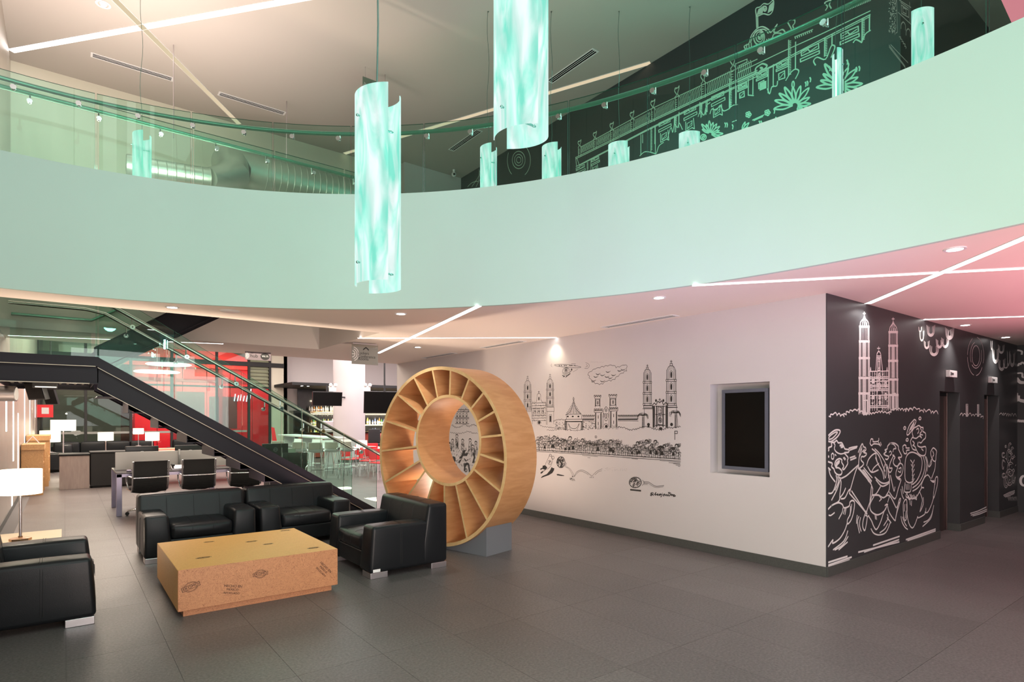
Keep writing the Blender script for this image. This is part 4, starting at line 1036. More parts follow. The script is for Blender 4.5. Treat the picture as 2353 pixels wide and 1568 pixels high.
MB().add([(w_*.42,-.0135,h_*.70),(w_*.53,-.0135,h_*.82),(w_*.64,-.0135,h_*.70),(w_*.64,-.0135,h_*.77),(w_*.53,-.0135,h_*.89),(w_*.42,-.0135,h_*.77)], [(0,1,4,5),(1,2,3,4)]).build('arrow', M['blackmat'], cs)
text('Lockers', w_*.14, M['blackmat'], cs, (w_*.24,-.0135,h_*.56), (PI/2,0,0), 'lettering', 'LEFT', sx=.9)
text('Conference', w_*.155, M['blackmat'], cs, (w_*.23,-.0135,h_*.39), (PI/2,0,0), 'lettering', 'LEFT', sx=.9)
text('Rooms', w_*.155, M['blackmat'], cs, (w_*.23,-.0135,h_*.27), (PI/2,0,0), 'lettering', 'LEFT', sx=.9)
hs, w_, h_, p_ = sign_base('hanging_sign', 'small lilac grey hanging sign reading the hub with a WiFi badge', 12.2, 563, 622, 804, 830)
MB().box(0,w_,-.012,0,0,h_-.03).build('sign_plate', mat('lilac_grey_acrylic', (.22,.18,.20), .5, spec=.2), hs); MB().box(0,w_,-.008,-.004,h_-.03,h_).build('clear_header', M['clear'], hs)
for x in (.08*w_, .92*w_): MB().cyl((x,-.006,h_),(x,-.006,max(h_+.01,ZC-hs.location.z)),.004,6).build('hanger', M['satin'], hs)
logo_e(hs, .0, h_*.42, w_*.13)
text('the', w_*.085, M['blackmat'], hs, (w_*.20,-.0135,h_*.72), (PI/2,0,0), 'lettering', 'LEFT')
text('hub', w_*.20, M['blackmat'], hs, (w_*.19,-.0135,h_*.42), (PI/2,0,0), 'lettering', 'LEFT')
MB().lathe([(.0001,0),(1,0)], 24, Matrix.Translation((w_*.77,-.0133,h_*.42)) @ Matrix.Rotation(PI/2,4,'X') @ Matrix.Diagonal((w_*.18,h_*.36,1,1))).build('badge', M['blackmat'], hs)
text('Wi Fi', w_*.115, M['signwhite'], hs, (w_*.77,-.015,h_*.42), (PI/2,0,0), 'badge_lettering')
ls, w_, h_, p_ = sign_base('hanging_sign', 'green grey hanging sign with a circled E behind the low pendant', 9.9, 833, 890, 176, 262)
MB().box(0,w_,-.012,0,0,h_).build('sign_plate', mat('green_grey_acrylic', (.16,.20,.16), .3), ls)
for x in (.1*w_, .9*w_): MB().cyl((x,-.006,h_),(x,-.006,ZU-ls.location.z),.004,6).build('hanger', M['satin'], ls)
logo_e(ls, 0, h_*.66, w_*.16)
text('Lobby', w_*.16, M['blackmat'], ls, (w_*.30,-.0135,h_*.86), (PI/2,0,0), 'lettering', 'LEFT')
text('E', w_*.17, M['blackmat'], ls, (w_*.43,-.0135,h_*.64), (PI/2,0,0), 'lettering')
MB().lathe([(w_*.13,0),(w_*.15,0)], 24, Matrix.Translation((w_*.43,-.0133,h_*.64)) @ Matrix.Rotation(PI/2,4,'X')).build('circle', M['blackmat'], ls)

# ================================================================ WALL SCREEN, LIFT INDICATORS
tv = thing('wall_screen', 'tall black screen with grey bezel in the white wall niche', 'screen', (X1+.05, 3.845, .99))
rz0, rz1, ry = .055, 1.010, .30
def yz(a, b, c, d, x0, x1, n, m_): return MB().box(x0, x1, a, b, c, d).build(n, m_, tv, bevel=.002)
M['bezel'] = mat('slate_grey_bezel', (.10,.11,.14), .45)
yz(-ry,ry,rz0,rz0+.04,-.03,.04,'bezel',M['bezel']); yz(-ry,ry,rz1-.04,rz1,-.03,.04,'bezel',M['bezel'])
yz(-ry,-ry+.04,rz0+.04,rz1-.04,-.03,.04,'bezel',M['bezel']); yz(ry-.04,ry,rz0+.04,rz1-.04,-.03,.04,'bezel',M['bezel'])
yz(-ry+.04,ry-.04,rz0+.04,rz1-.04,-.022,.03,'panel',M['blackglass'])
MB().box(.04,.11,-.1,.1,.4,.6).build('bracket', M['blackmat'], tv)
tv.rotation_euler = (0,0,math.radians(-2.0))
for k, (x, lab) in enumerate(((9.86,'white lift indicator box above the first lift opening'), (11.80,'white lift indicator box above the second lift opening'))):
    t = thing('lift_indicator', lab, 'indicator', (x, Y1, 2.24 if k == 0 else 2.23), 0, 'white lift indicator boxes')
    MB().box(0,.30,-.05,0,0,.095).build('housing', mat('pearl_white_box', (.80,.78,.78), .4) if k == 0 else D.materials['pearl_white_box'], t, bevel=.004)
    MB().box(.02,.06,-.0515,-.0505,.02,.07).build('display', M['satin'], t)
    MB().box(.07,.15,-.0515,-.0505,.03,.06).build('symbol', M['satin'], t)

# ================================================================ DUCT upstairs
M['galv'] = mat('galvanised_duct', (.50,.52,.47), .36, .85, noise=.05, nscale=8)
dc = thing('air_duct', 'round galvanised spiral air duct with an elbow above the upper floor', 'air duct', (0,0,0))
def dpt(u, v, y=11.9): return ony(u, v, y)
a = dpt(545,405); b = dpt(960,468)
def ribbed(p, q, r, name, n=26):
    mb = MB(); p = Vector(p); q = Vector(q); pts = []; rs = []
    m = max(6, int((q-p).length/.12))
    for i in range(m+1):
        t0 = i/m
        for dt, dr in ((-.008,0),(0,.008),(.008,0)):
            tt = min(1, max(0, t0+dt/(q-p).length*1.0)); pts.append(p+(q-p)*tt+(q-p)*1e-5*len(pts)); rs.append(r+dr)
    mb.tube(pts, rs, n); return mb.build(name, M['galv'], dc, smooth=30)
zb_ = (a[2]+b[2])/2-.02
ribbed((a[0]+.35,11.9,zb_), (7.9 if 0 else 6.4,11.9,zb_), .33, 'spiral_duct')
e_ = ony(482,408,11.3); c_ = ony(300,379,11.3); rd = .155
P0, P1 = Vector((a[0]+.38,11.9,zb_)), Vector(e_)
MB().tube([P0, (a[0]+.10,11.89,zb_+.0), (a[0]-.14,11.8,zb_-.02), tuple(P1.lerp(P0,.45)+Vector((0,-.02,.02))), tuple(P1.lerp(P0,.22)), tuple(P1)], [.34,.345,.34,.28,.20,.16], 28).build('elbow', M['galv'], dc, smooth=30)
ribbed(tuple(P1), (c_[0]+.1,c_[1],c_[2]), rd, 'spiral_duct')
MB().tube([(c_[0]+.12,c_[1],c_[2]),(c_[0]-.06,c_[1],c_[2])], [.175,.15], 20).build('end_cap', M['galv'], dc, smooth=30)
MB().cyl((c_[0]+.6,11.25,zb_), (c_[0]+.6,11.25,ZU), .008, 6).build('hanger_rod', M['satin'], dc)
MB().cyl((a[0]+.9,11.9,zb_+.3), (a[0]+.9,11.9,ZU), .008, 6).build('hanger_rod', M['satin'], dc)
# ================================================================ HALL FURNITURE
G_L = 'glowing drum shade lamps in the hall'
lamp('floor_lamp', 'tall floor lamp with wide glowing shade beside the left wall shelves', -.02, 22.45, 0, .31, 1.29, 1.62, .24, .018, True, G_L, 110)
lamp('table_lamp', 'glowing lamp behind the floor lamp at the far left', -.36, 24.2, .55, .27, .35, .72, .12, .014, True, G_L, 50)
def at_floor(u, Y): r = ray(u, 963); return (r[0]*Y, r[1]*Y)
for u, Y, lab in ((243,15.6,'glowing table lamp on the dark counter left of the desk'), (350,17.4,'glowing table lamp behind the red pool table')):
    x, y = at_floor(u, Y); zt = EYE-31/FPX*Y
    hw = (15 if u < 300 else 14)/FPX*Y; hh = 19/FPX*Y
    base = .62
    lamp('table_lamp', lab, x, y, base, hw, zt-base-hh, zt-base, .09, .012, True, G_L, 40)
for u, Y, lab in ((318,20.5,'dim lamp reflection in the hall behind the pool table'),):  # reflection of a hall lamp, built as a solid lamp
    x, y = at_floor(u, Y); lamp('table_lamp', lab, x, y, .7, .16, .42, .62, .09, .012, True, G_L, 8)
# dark side cabinets that carry them
def cabinet(name, label, x0, x1, y0, y1, h, m_side, doors=2, m_front=None, cat='cabinet'):
    t = thing(name, label, cat, ((x0+x1)/2, (y0+y1)/2, 0)); W, DD = (x1-x0)/2, (y1-y0)/2
    MB().box(-W, W, -DD+.015, DD, .04, h-.03).build('carcass', m_side, t, bevel=.004)
    MB().box(-W-.01, W+.01, -DD-.01, DD+.01, h-.03, h).build('cabinet_top', m_side, t, bevel=.004)
    MB().box(-W+.03, W-.03, -DD+.05, DD-.03, 0, .04).build('plinth', M['blackmat'], t)
    for k in range(doors):
        a = -W+.005+(2*W-.01)*k/doors; b = -W+.005+(2*W-.01)*(k+1)/doors
        d = MB().box(a+.003, b-.003, -DD-.002, -DD+.015, .05, h-.04).build('door', m_front or m_side, t, bevel=.002)
    return t
x, y = at_floor(243, 15.6); cabinet('cabinet', 'low dark cabinet carrying the lamp left of the desk', x-.35, x+.35, y-.25, y+.25, .62, M['blackmat'])
x, y = at_floor(350, 17.4); cabinet('cabinet', 'low dark cabinet carrying the lamp behind the pool table', x-.3, x+.3, y-.2, y+.2, .62, M['blackmat'])
x, y = at_floor(318, 20.5); cabinet('cabinet', 'low dark cabinet carrying the dim lamp reflection', x-.3, x+.3, y-.2, y+.2, .70, M['blackmat'])
M['greywood'] = wood_mat('grey_wood_panel', (.32,.26,.24), (.40,.33,.30), (6,1,1), 3)
cabinet('reception_counter', 'grey and black counter block in front of the far sofas', .50, 1.55, 17.2, 17.9, .86, M['blackmat'], 1, M['blackmat'], 'counter')
cc_ = thing('side_panel_unit', 'grey wood end unit left of the black counter block', 'cabinet', (.18,17.5,0))
MB().box(-.27,.30,-.28,.35,0,.78).build('carcass', M['greywood'], cc_, bevel=.004); MB().box(-.29,.32,-.3,.37,.78,.83).build('top_cushion', M['leather'], cc_, bevel=.02)
# far sofas
def make_sofa(n, label, x, y, rz, w=.72):
    t = thing('sofa', label, 'sofa', (x, y, 0), rz, 'black leather sofas in the hall'); W = w*n/2
    MB().rbox(-W,W,-.42,.40,.08,.36,.03).build('seat_base', M['leather'], t, smooth=60)
    for k in range(n):
        a = -W+w*k
        MB().rbox(a+.005,a+w-.005,-.45,.22,.355,.47,.04,.02).build('seat_cushion', M['leather'], t, smooth=60)
        MB().rbox(a+.01,a+w-.01,.16,.40,.45,.86,.05,.02).build('back_cushion', M['leather'], t, smooth=60)
    for s in (-1,1): MB().rbox(s*(W+.09)-.09, s*(W+.09)+.09, -.44,.42,.08,.58,.03).build('arm', M['leather'], t, smooth=60)
    MB().box(-W,W,-.38,.36,0,.08).build('plinth', M['blackmat'], t); return t
make_sofa(4, 'black leather sofa with square cushions behind the floor lamp', 1.15, 24.7, 0)
make_sofa(1, 'black leather seat at the far left beside the shelves', -.20, 23.3, -PI/2)
make_sofa(3, 'black leather sofa near the glazing behind the pool table', 4.35, 25.3, 0)
# pool table
pl = thing('pool_table', 'pool table with red cloth and pale wooden rails behind the desk', 'pool table', (3.05,17.6,0))
MB().box(-1.25,1.25,-.65,.65,.78,.815).build('cloth', mat('red_felt', (.70,.02,.03), .9), pl)
for a in ((-1.37,1.37,-.78,-.65),(-1.37,1.37,.65,.78),(-1.37,-1.25,-.65,.65),(1.25,1.37,-.65,.65)): MB().box(*a,.74,.86).build('rail', M['palewood'], pl, bevel=.01)
MB().box(-1.28,1.28,-.70,.70,.55,.76).build('body', M['palewood'], pl, bevel=.01)
for sx_ in (-1.1,1.1):
    for sy_ in (-.5,.5): MB().box(sx_-.08,sx_+.08,sy_-.08,sy_+.08,0,.56).build('leg', M['blackmat'], pl, bevel=.01)
# chipboard shelf units along the left wall
M['osbwarm'] = osb_mat('warm_chipboard', (.50,.27,.11), (.66,.38,.17), (.6,.4,.25))
def shelfunit(y0, y1, h, label, x1=-.16):
    t = thing('shelf_unit', label, 'shelf unit', (-.45,(y0+y1)/2,0)); L = (y1-y0)/2; X0, XX = -.28, x1+.45
    MB().box(X0,XX,-L,-L+.03,0,h-.12).build('side_panel', M['osbwarm'], t); MB().box(X0,XX,L-.03,L,0,h-.12).build('side_panel', M['osbwarm'], t)
    MB().box(X0,XX+.02,-L-.03,L+.03,h-.12,h).build('shelf_top', M['osbwarm'], t, bevel=.003)
    MB().box(X0,XX-.01,-L+.03,L-.03,.30,.33).build('shelf_board', M['osbwarm'], t); MB().box(X0,XX-.01,-L+.03,L-.03,.65,.68).build('shelf_board', M['osbwarm'], t)
    MB().box(X0,X0+.02,-L+.03,L-.03,.02,h-.12).build('back_panel', M['osbwarm'], t)
    MB().box(XX-.03,XX,-L+.03,-L+.10,.02,h-.12).build('front_post', M['osbwarm'], t); return t
shelfunit(16.3,17.4,1.10,'chipboard shelf unit nearest along the left wall with a thick top',-.36)
shelfunit(18.3,20.0,1.24,'second chipboard shelf unit along the left wall',-.30)
tb = thing('tablet_stand', 'grey folded tablet stand on the nearest chipboard unit', 'tablet', (-.55,16.7,1.10))
MB().beam((-.12,0,.006),(0,0,.17),.16,.012).beam((.12,0,.006),(0,0,.17),.16,.012).build('folded_panel', M['satin'], tb)
sp = thing('wall_speaker', 'silver round wall lamp on the left wall under the landing', 'wall lamp', onx(10,905,-.62))
MB().cyl((-.12,0,0),(.12,-.05,0),.10,20).build('housing', M['satin'], sp, smooth=True); MB().cyl((.12,-.05,0),(.125,-.051,0),.085,20).build('lens', M['white_plastic'], sp, smooth=True)
es = thing('fire_sign', 'small red and white square sign on the far left glazing', 'sign', ony(104,945,26.2))
MB().box(-.22,.22,-.02,0,-.22,.22).build('plate', M['red'], es); MB().box(-.1,.1,-.023,-.02,-.1,.12).build('pictogram', M['signwhite'], es)
# hanging televisions
def tvset(p, w_, h_, rz, tilt, label, grp='black televisions hanging in the hall'):
    t = thing('television', label, 'television', p, rz, grp)
    Mx = Matrix.Rotation(tilt, 4, 'X')
    mb = MB(); mb.box(-w_/2,w_/2,-.03,.03,-h_/2,h_/2,Mx); mb.build('housing', M['black'], t, bevel=.006)
    MB().box(-w_/2+.02,w_/2-.02,-.034,-.031,-h_/2+.02,h_/2-.02,Mx).build('screen', M['blackglass'], t)
    MB().box(-.03,.03,0,.06,h_/2-.1,h_/2+.25).build('bracket', M['blackmat'], t); return t
tvset(onx(84,897,-.30),.42,.26,-1.1,.25,'black television near the left wall under the landing')
t2_ = tvset(ony(114,905,21),.45,.62,-.9,.3,'second black television hanging behind the first at the left'); MB().cyl((0,.03,.3),(0,.03,5.0-t2_.location.z),.02).build('ceiling_pole', M['blackmat'], t2_)
q = dep(752,917,20.9); tt = tvset(q,1.05,.50,.05-.1,.16,'black television hanging left of the white column'); MB().beam((.1,.05,.1),(8.42-q[0],21.62-q[1],.1),.05,.05).build('arm', M['blackmat'], tt)
q = dep(884,925,20.9); tt = tvset(q,1.45,.78,-.3,.2,'black television hanging right of the white column'); MB().cyl((0,.05,.3),(0,.05,5.0-q[2]),.03).build('ceiling_pole', M['blackmat'], tt)
# ring lamps (flat discs) over the hall
for u, v, Y, lab in ((388,838,14.5,'upper white disc lamp seen through the stair glass'), (361,855,14.5,'lower white disc lamp seen through the stair glass')):
    p = dep(u, v, Y); t = thing('disc_lamp', lab, 'lamp', p, 0, 'flat white disc lamps in the hall')
    MB().lathe([(.0001,-.02),(.46,-.02),(.50,.0),(.46,.02),(.0001,.02)], 36).build('disc', emis('disc_glow', (1,.95,.93), 2.6) if 'disc_glow' not in D.materials else D.materials['disc_glow'], t, smooth=30)
    MB().cyl((0,0,.02),(0,0,5.0-p[2]),.005,6).build('cord', M['satin'], t)
# column
col_ = thing('round_column', 'thick round white column beside the bar', 'column', (8.80,22.0,0))
MB().lathe([(.60,.10),(.60,5.0)], 48).build('shaft', mat('soft_white_column_paint', (.50,.46,.47), .8), col_, smooth=True)
MB().lathe([(.60,0),(.62,0),(.62,.10),(.60,.10)], 48).build('skirting', M['stone'], col_, smooth=30)
spot('column_light', (8.2,20.6,3.4), 14, (1,.92,.95), 90, 1, (8.8,22,.6))
# ---------------------------------------------------------------- bar
bx0, bx1 = 8.35, 14.8; BYb = 26.95
bar = thing('bar_back_unit', 'dark back bar wall unit with pale wooden bottle shelves', 'bar unit', (0,0,0))
MB().box(bx0,bx1,BYb-.05,BYb,.9,3.05).build('back_board', mat('dark_marble_board', (.02,.022,.022), .15, noise=.6, nscale=4), bar)
SH = [1.98, 1.38, .86]
for z in SH: MB().box(bx0+.1,bx1,BYb-.40,BYb-.06,z-.05,z).build('shelf_board', M['palewood'], bar, bevel=.003)
MB().box(7.2,14.8,23.9,BYb,3.0,3.12).build('canopy', M['blackmat'], bar, bevel=.01)
for x in (7.75,8.0,8.9,9.2,12.2,13.0): MB().lathe([(.0001,0),(.05,0)],14,Matrix.Translation((x,24.4,2.995))).build('spot_lamp', M['down'], bar)
MB().box(bx0,14.8,BYb-.45,BYb,0,.78).build('low_cabinet', M['blackmat'], bar, bevel=.005)
for z in SH: area('shelf_light', ((bx0+bx1)/2, BYb-.55, z+.50), 5.0, 45, (1,.85,.6), rot=(math.radians(50),0,0), sy=.05)
fr = thing('drinks_fridge', 'dark glass door drinks fridge at the left end of the bar', 'fridge', (8.0,25.2,0))
MB().box(-.35,.35,0,.6,0,2.0).build('cabinet', M['black'], fr, bevel=.01); MB().box(-.30,.30,-.015,-.001,.2,1.9).build('door', M['blackglass'], fr); MB().cyl((.26,-.04,.6),(.26,-.04,1.5),.012).build('handle', M['chrome'], fr)
cf = thing('coffee_machine', 'chrome coffee machine with green lamp on the bar counter', 'coffee machine', (9.0,24.8,1.08))
MB().rbox(-.45,.45,-.3,.3,.08,.5,.05).build('body', M['chrome'], cf, smooth=60); MB().box(-.42,.42,-.34,-.28,.02,.1).build('drip_tray', M['steel'], cf); MB().sphere((-.2,-.32,.3),.04).build('lamp', emis('green_led', (.1,1,.4), 4), cf)
bc = thing('bar_counter', 'long bar counter in front of the bottle shelves', 'counter', (0,0,0))
MB().box(7.6,14.5,24.4,25.1,1.04,1.08).build('counter_top', M['blackglass'], bc, bevel=.004)
i = 0; x = 7.65
while x < 14.4: MB().box(x, x+.66, 24.5, 24.54, .05, 1.03).build('front_panel', mat('red_brown_panel', (.30,.05,.03), .5) if i == 0 else D.materials['red_brown_panel'], bc, bevel=.003); x += .68; i += 1
MB().box(7.7,14.4,24.55,25.0,0,1.03).build('carcass', M['blackmat'], bc)
# bottles
cols = {'green':(.05,.22,.05), 'amber':(.35,.14,.02), 'clear':(.6,.62,.6), 'dark':(.02,.02,.02), 'yellow':(.75,.55,.08), 'blue':(.08,.14,.35), 'white':(.75,.73,.68)}
bm_ = {}
def bottle_parts(cn):
    if cn not in bm_:
        mt = mat(cn+'_bottle_glass', cols[cn], .1, spec=.8)
        s = 1
        me = MB().lathe([(.0001,0),(.040,0),(.042,.01),(.042,.17),(.030,.205),(.014,.225),(.013,.285),(.0001,.285)], 12).mesh('bottle', mt, smooth=40)
        lb_ = MB().lathe([(.0428,.05),(.0428,.13)], 12).mesh('paper_label', M['signwhite'], smooth=True)
        cp = MB().lathe([(.015,.27),(.015,.30),(.0001,.30)], 10).mesh('cap', M['blackmat'])
        bm_[cn] = (me, lb_, cp)
    return bm_[cn]
names = list(cols); ordn = ['first','second','third','fourth','fifth','sixth','seventh','eighth','ninth','tenth','eleventh','twelfth','thirteenth','fourteenth','fifteenth','sixteenth','seventeenth','eighteenth']
for si, z in enumerate(SH):
    sn = ('top','middle','lowest')[si]
    for side, (xa, xb) in (('left',(8.75,9.95)), ('right',(11.55,13.35))):
        n = 11 if side == 'left' else 15
        for k in range(n):
            cn = random.choice(names if side == 'right' or si else ['clear','white','clear','amber']); me, lb_, cp = bottle_parts(cn)
            x = xa+(xb-xa)*(k+.5)/n+random.uniform(-.02,.02); y = BYb-.24+random.uniform(-.06,.06); s = random.uniform(.85,1.2)
            o = D.objects.new('bottle', me); COL.objects.link(o); o.location = (x,y,z); o.scale = (s,s,s*random.uniform(.85,1.1))
            tag(o, '%s bottle, %s from left on the %s shelf %s of the column' % (cn, ordn[k], sn, side), 'bottle', 'bottles on the back bar shelves')
            inst('paper_label', lb_, o); inst('cap', cp, o)
# wine glasses hanging under the top shelf
wg = MB().lathe([(.0001,0),(.03,0),(.004,-.01),(.004,-.08),(.02,-.10),(.035,-.13),(.03,-.17)], 12).mesh('wine_glass', M['clear'], smooth=True)
for k in range(7):
    o = inst('wine_glass', wg, None, (8.95+.14*k, BYb-.25, SH[0]-.05)); tag(o, 'upside down wine glass, %s in the row hanging under the top bar shelf' % ordn[k], 'glass', 'wine glasses hanging under the shelf')
# ---------------------------------------------------------------- high table with stools
M['stoolgrey'] = mat('taupe_plastic', (.36,.32,.29), .5)
M['stoolwhite'] = mat('white_moulded_plastic', (.78,.77,.78), .35)
ht = thing('high_table', 'long white high table in front of the bar', 'table', (6.75,20.6,0), 0)
MB().box(-.35,.35,-2.6,2.4,1.02,1.07).build('table_top', M['stoolwhite'], ht, bevel=.006)
for yy in (-2.2,0,2.1): MB().box(-.2,.2,yy-.03,yy+.03,0,1.02).build('leg', M['stoolwhite'], ht, bevel=.004)
def make_stool(grey):
    t = thing('bar_stool', 'x', 'bar stool', (0,0,0), 0, 'white bar stools around the high table')
    mb = MB(); prof = [(-.17,.80,.19),(-.10,.755,.20),(.05,.745,.205),(.14,.765,.20),(.185,.82,.195),(.205,.92,.185),(.215,1.02,.175)]
    vs = []; fs = []; n = 6
    for (y, z, hw) in prof:
        for k in range(n+1):
            t_ = k/n*2-1; vs.append((t_*hw, y, z+.03*t_*t_*(1 if z < .8 else 0)))
    for (y, z, hw) in prof:
        for k in range(n+1):
            t_ = k/n*2-1; vs.append((t_*hw, y+(.012 if z > .8 else 0), z-(.012 if z < .8 else 0)+.03*t_*t_*(1 if z < .8 else 0)))
    m = n+1; R = len(prof); o = R*m
    for i in range(R-1):
        for k in range(n): a = i*m+k; fs += [(a,a+1,a+m+1,a+m), (o+a,o+a+m,o+a+m+1,o+a+1)]
        fs += [(i*m,(i+1)*m,o+(i+1)*m,o+i*m), (i*m+n,o+i*m+n,o+(i+1)*m+n,(i+1)*m+n)]
    for k in range(n): fs += [(k,o+k,o+k+1,k+1), ((R-1)*m+k,(R-1)*m+k+1,o+(R-1)*m+k+1,o+(R-1)*m+k)]
    mb.add(vs, fs).build('seat_shell', M['stoolwhite'], t, smooth=60)
    MB().box(-.165,.165,.218,.232,.84,1.01).build('back_panel', M['stoolgrey'], t, bevel=.003)
    for sx_ in (-1,1):
        for sy_ in (-1,1): MB().cyl((sx_*.13,sy_*.13,.745),(sx_*.21,sy_*.21,0),.010,8).build('leg', M['chrome'], t, smooth=True)
    MB().tube([(-.185,-.185,.28),(.185,-.185,.28),(.185,.185,.28),(-.185,.185,.28)], .008, 6, closed=True).build('footrest', M['chrome'], t)
    return t
s0 = make_stool(True); first = True
spots = [(640,17.0,.3),(672,18.5,2.6),(690,16.2,.2),(720,18.0,2.9),(728,15.9,.15),(752,17.2,-2.8),(765,16.2,.1),(787,17.8,2.9),(800,16.5,-.1),(822,17.2,2.8)]
for k, (u, Y, rz) in enumerate(spots):
    o = s0 if k == 0 else copy_tree(s0)
    x, y = at_floor(u, Y); o.location = (x, y, 0); o.rotation_euler = (0,0,rz+PI-YAW+(.0 if k % 2 == 0 else 0))
    o['label'] = 'white bar stool with taupe back, %s from the left in the group' % ordn[k]
# red chairs + tables at the right
def make_rchair():
    t = thing('red_chair', 'x', 'chair', (0,0,0), 0, 'red dining chairs beside the column')
    MB().rbox(-.21,.21,-.2,.2,.43,.46,.012,.004).build('seat', M['red'], t, smooth=60)
    MB().rbox(-.2,.2,.19,.215,.52,.82,.010,.003).build('backrest', M['red'], t, smooth=60)
    for s in (-1,1):
        MB().tube([(s*.19,-.2,0),(s*.18,-.17,.43)], .011, 8).build('leg', M['chrome'], t, smooth=True)
        MB().tube([(s*.2,.24,0),(s*.18,.17,.43),(s*.19,.205,.56)], .011, 8).build('leg', M['chrome'], t, smooth=True)
    return t
r0 = make_rchair()
rsp = [(806,17.6,.4),(828,18.2,-.6),(846,17.0,.9),(862,17.8,2.2),(872,16.2,.2),(880,19.5,-1.1),(852,20.2,2.9)]
for k, (u, Y, rz) in enumerate(rsp):
    o = r0 if k == 0 else copy_tree(r0); x, y = at_floor(u, Y); o.location = (x, y, 0); o.rotation_euler = (0,0,rz)
    o['label'] = 'red dining chair, %s from the left near the white column' % ordn[k]
for k, (u, Y) in enumerate(((838,18.9),(872,18.3))):
    x, y = at_floor(u, Y); t = thing('dining_table', ('small white topped table left of the red chairs','small white topped table nearest the wheel bookshelf')[k], 'table', (x,y,0))
    MB().lathe([(.0001,.76),(.36,.76),(.38,.745),(.36,.73),(.0001,.73)], 28).build('table_top', M['stoolwhite'], t, smooth=30)
    MB().cyl((0,0,.03),(0,0,.73),.03).build('column', M['chrome'], t, smooth=True)
    for j in range(4): a = PI/2*j+.4; MB().beam((0,0,.03),(.3*math.cos(a),.3*math.sin(a),.02),.04,.02).build('foot', M['chrome'], t)
for k, (u, Y) in enumerate(((868,20.4),)):
    x, y = at_floor(u, Y); t = thing('black_chair', 'black high backed chair standing before the bar by the red chairs', 'chair', (x,y,0), .2)
    MB().rbox(-.24,.24,-.22,.22,.72,.80,.03).build('seat', M['blackmat'], t, smooth=60); MB().rbox(-.24,.24,.16,.24,.80,1.30,.03).build('backrest', M['blackmat'], t, smooth=60)
    MB().cyl((0,0,.02),(0,0,.72),.03).lathe([(.0001,.03),(.24,.02),(.24,0)],20).build('pedestal', M['chrome'], t, smooth=30)
rb = thing('red_bench', 'coral red upholstered bench along the bar', 'bench', (12.2,23.9,0))
for k in range(4): MB().rbox(-1.4+.7*k,-.71+.7*k,-.3,.2,.2,1.0,.08,.02).build('cushion', mat('coral_upholstery', (.75,.16,.10), .6) if k == 0 else D.materials['coral_upholstery'], rb, smooth=60)
MB().box(-1.4,1.4,-.25,.2,0,.2).build('plinth', M['blackmat'], rb)
# banner at the glazing (red flag shape)
bn = thing('red_banner', 'narrow red leaning banner beside the white stools', 'banner', (*at_floor(632,19.6),0))
MB().prism([(-.05,.3),(.16,.3),(-.02,1.35),(-.12,1.38)], 'y', -.01, .01).build('banner_cloth', M['red'], bn); MB().lathe([(.0001,.02),(.15,.02),(.15,0)],16).cyl((0,0,0),(0,0,.4),.01).build('stand', M['blackmat'], bn)
# wall monitor near mural wall corner, small exit lamps on the bar wall
for u, v, lab in ((764,893,'left white emergency lamp on the bar wall'), (843,893,'right white emergency lamp beside the column')):
    p = dep(u, v, 21.9); t = thing('emergency_lamp', lab, 'lamp', p, 0, 'white emergency lamps by the column')
    MB().box(-.12,.12,-.06,.06,-.12,.10).build('housing', M['white_plastic'], t, bevel=.01); MB().sphere((-.09,-.07,.12),.07).build('lamp_head', M['white_plastic'], t, smooth=True); MB().sphere((.09,-.07,.12),.07).build('lamp_head', M['white_plastic'], t, smooth=True)
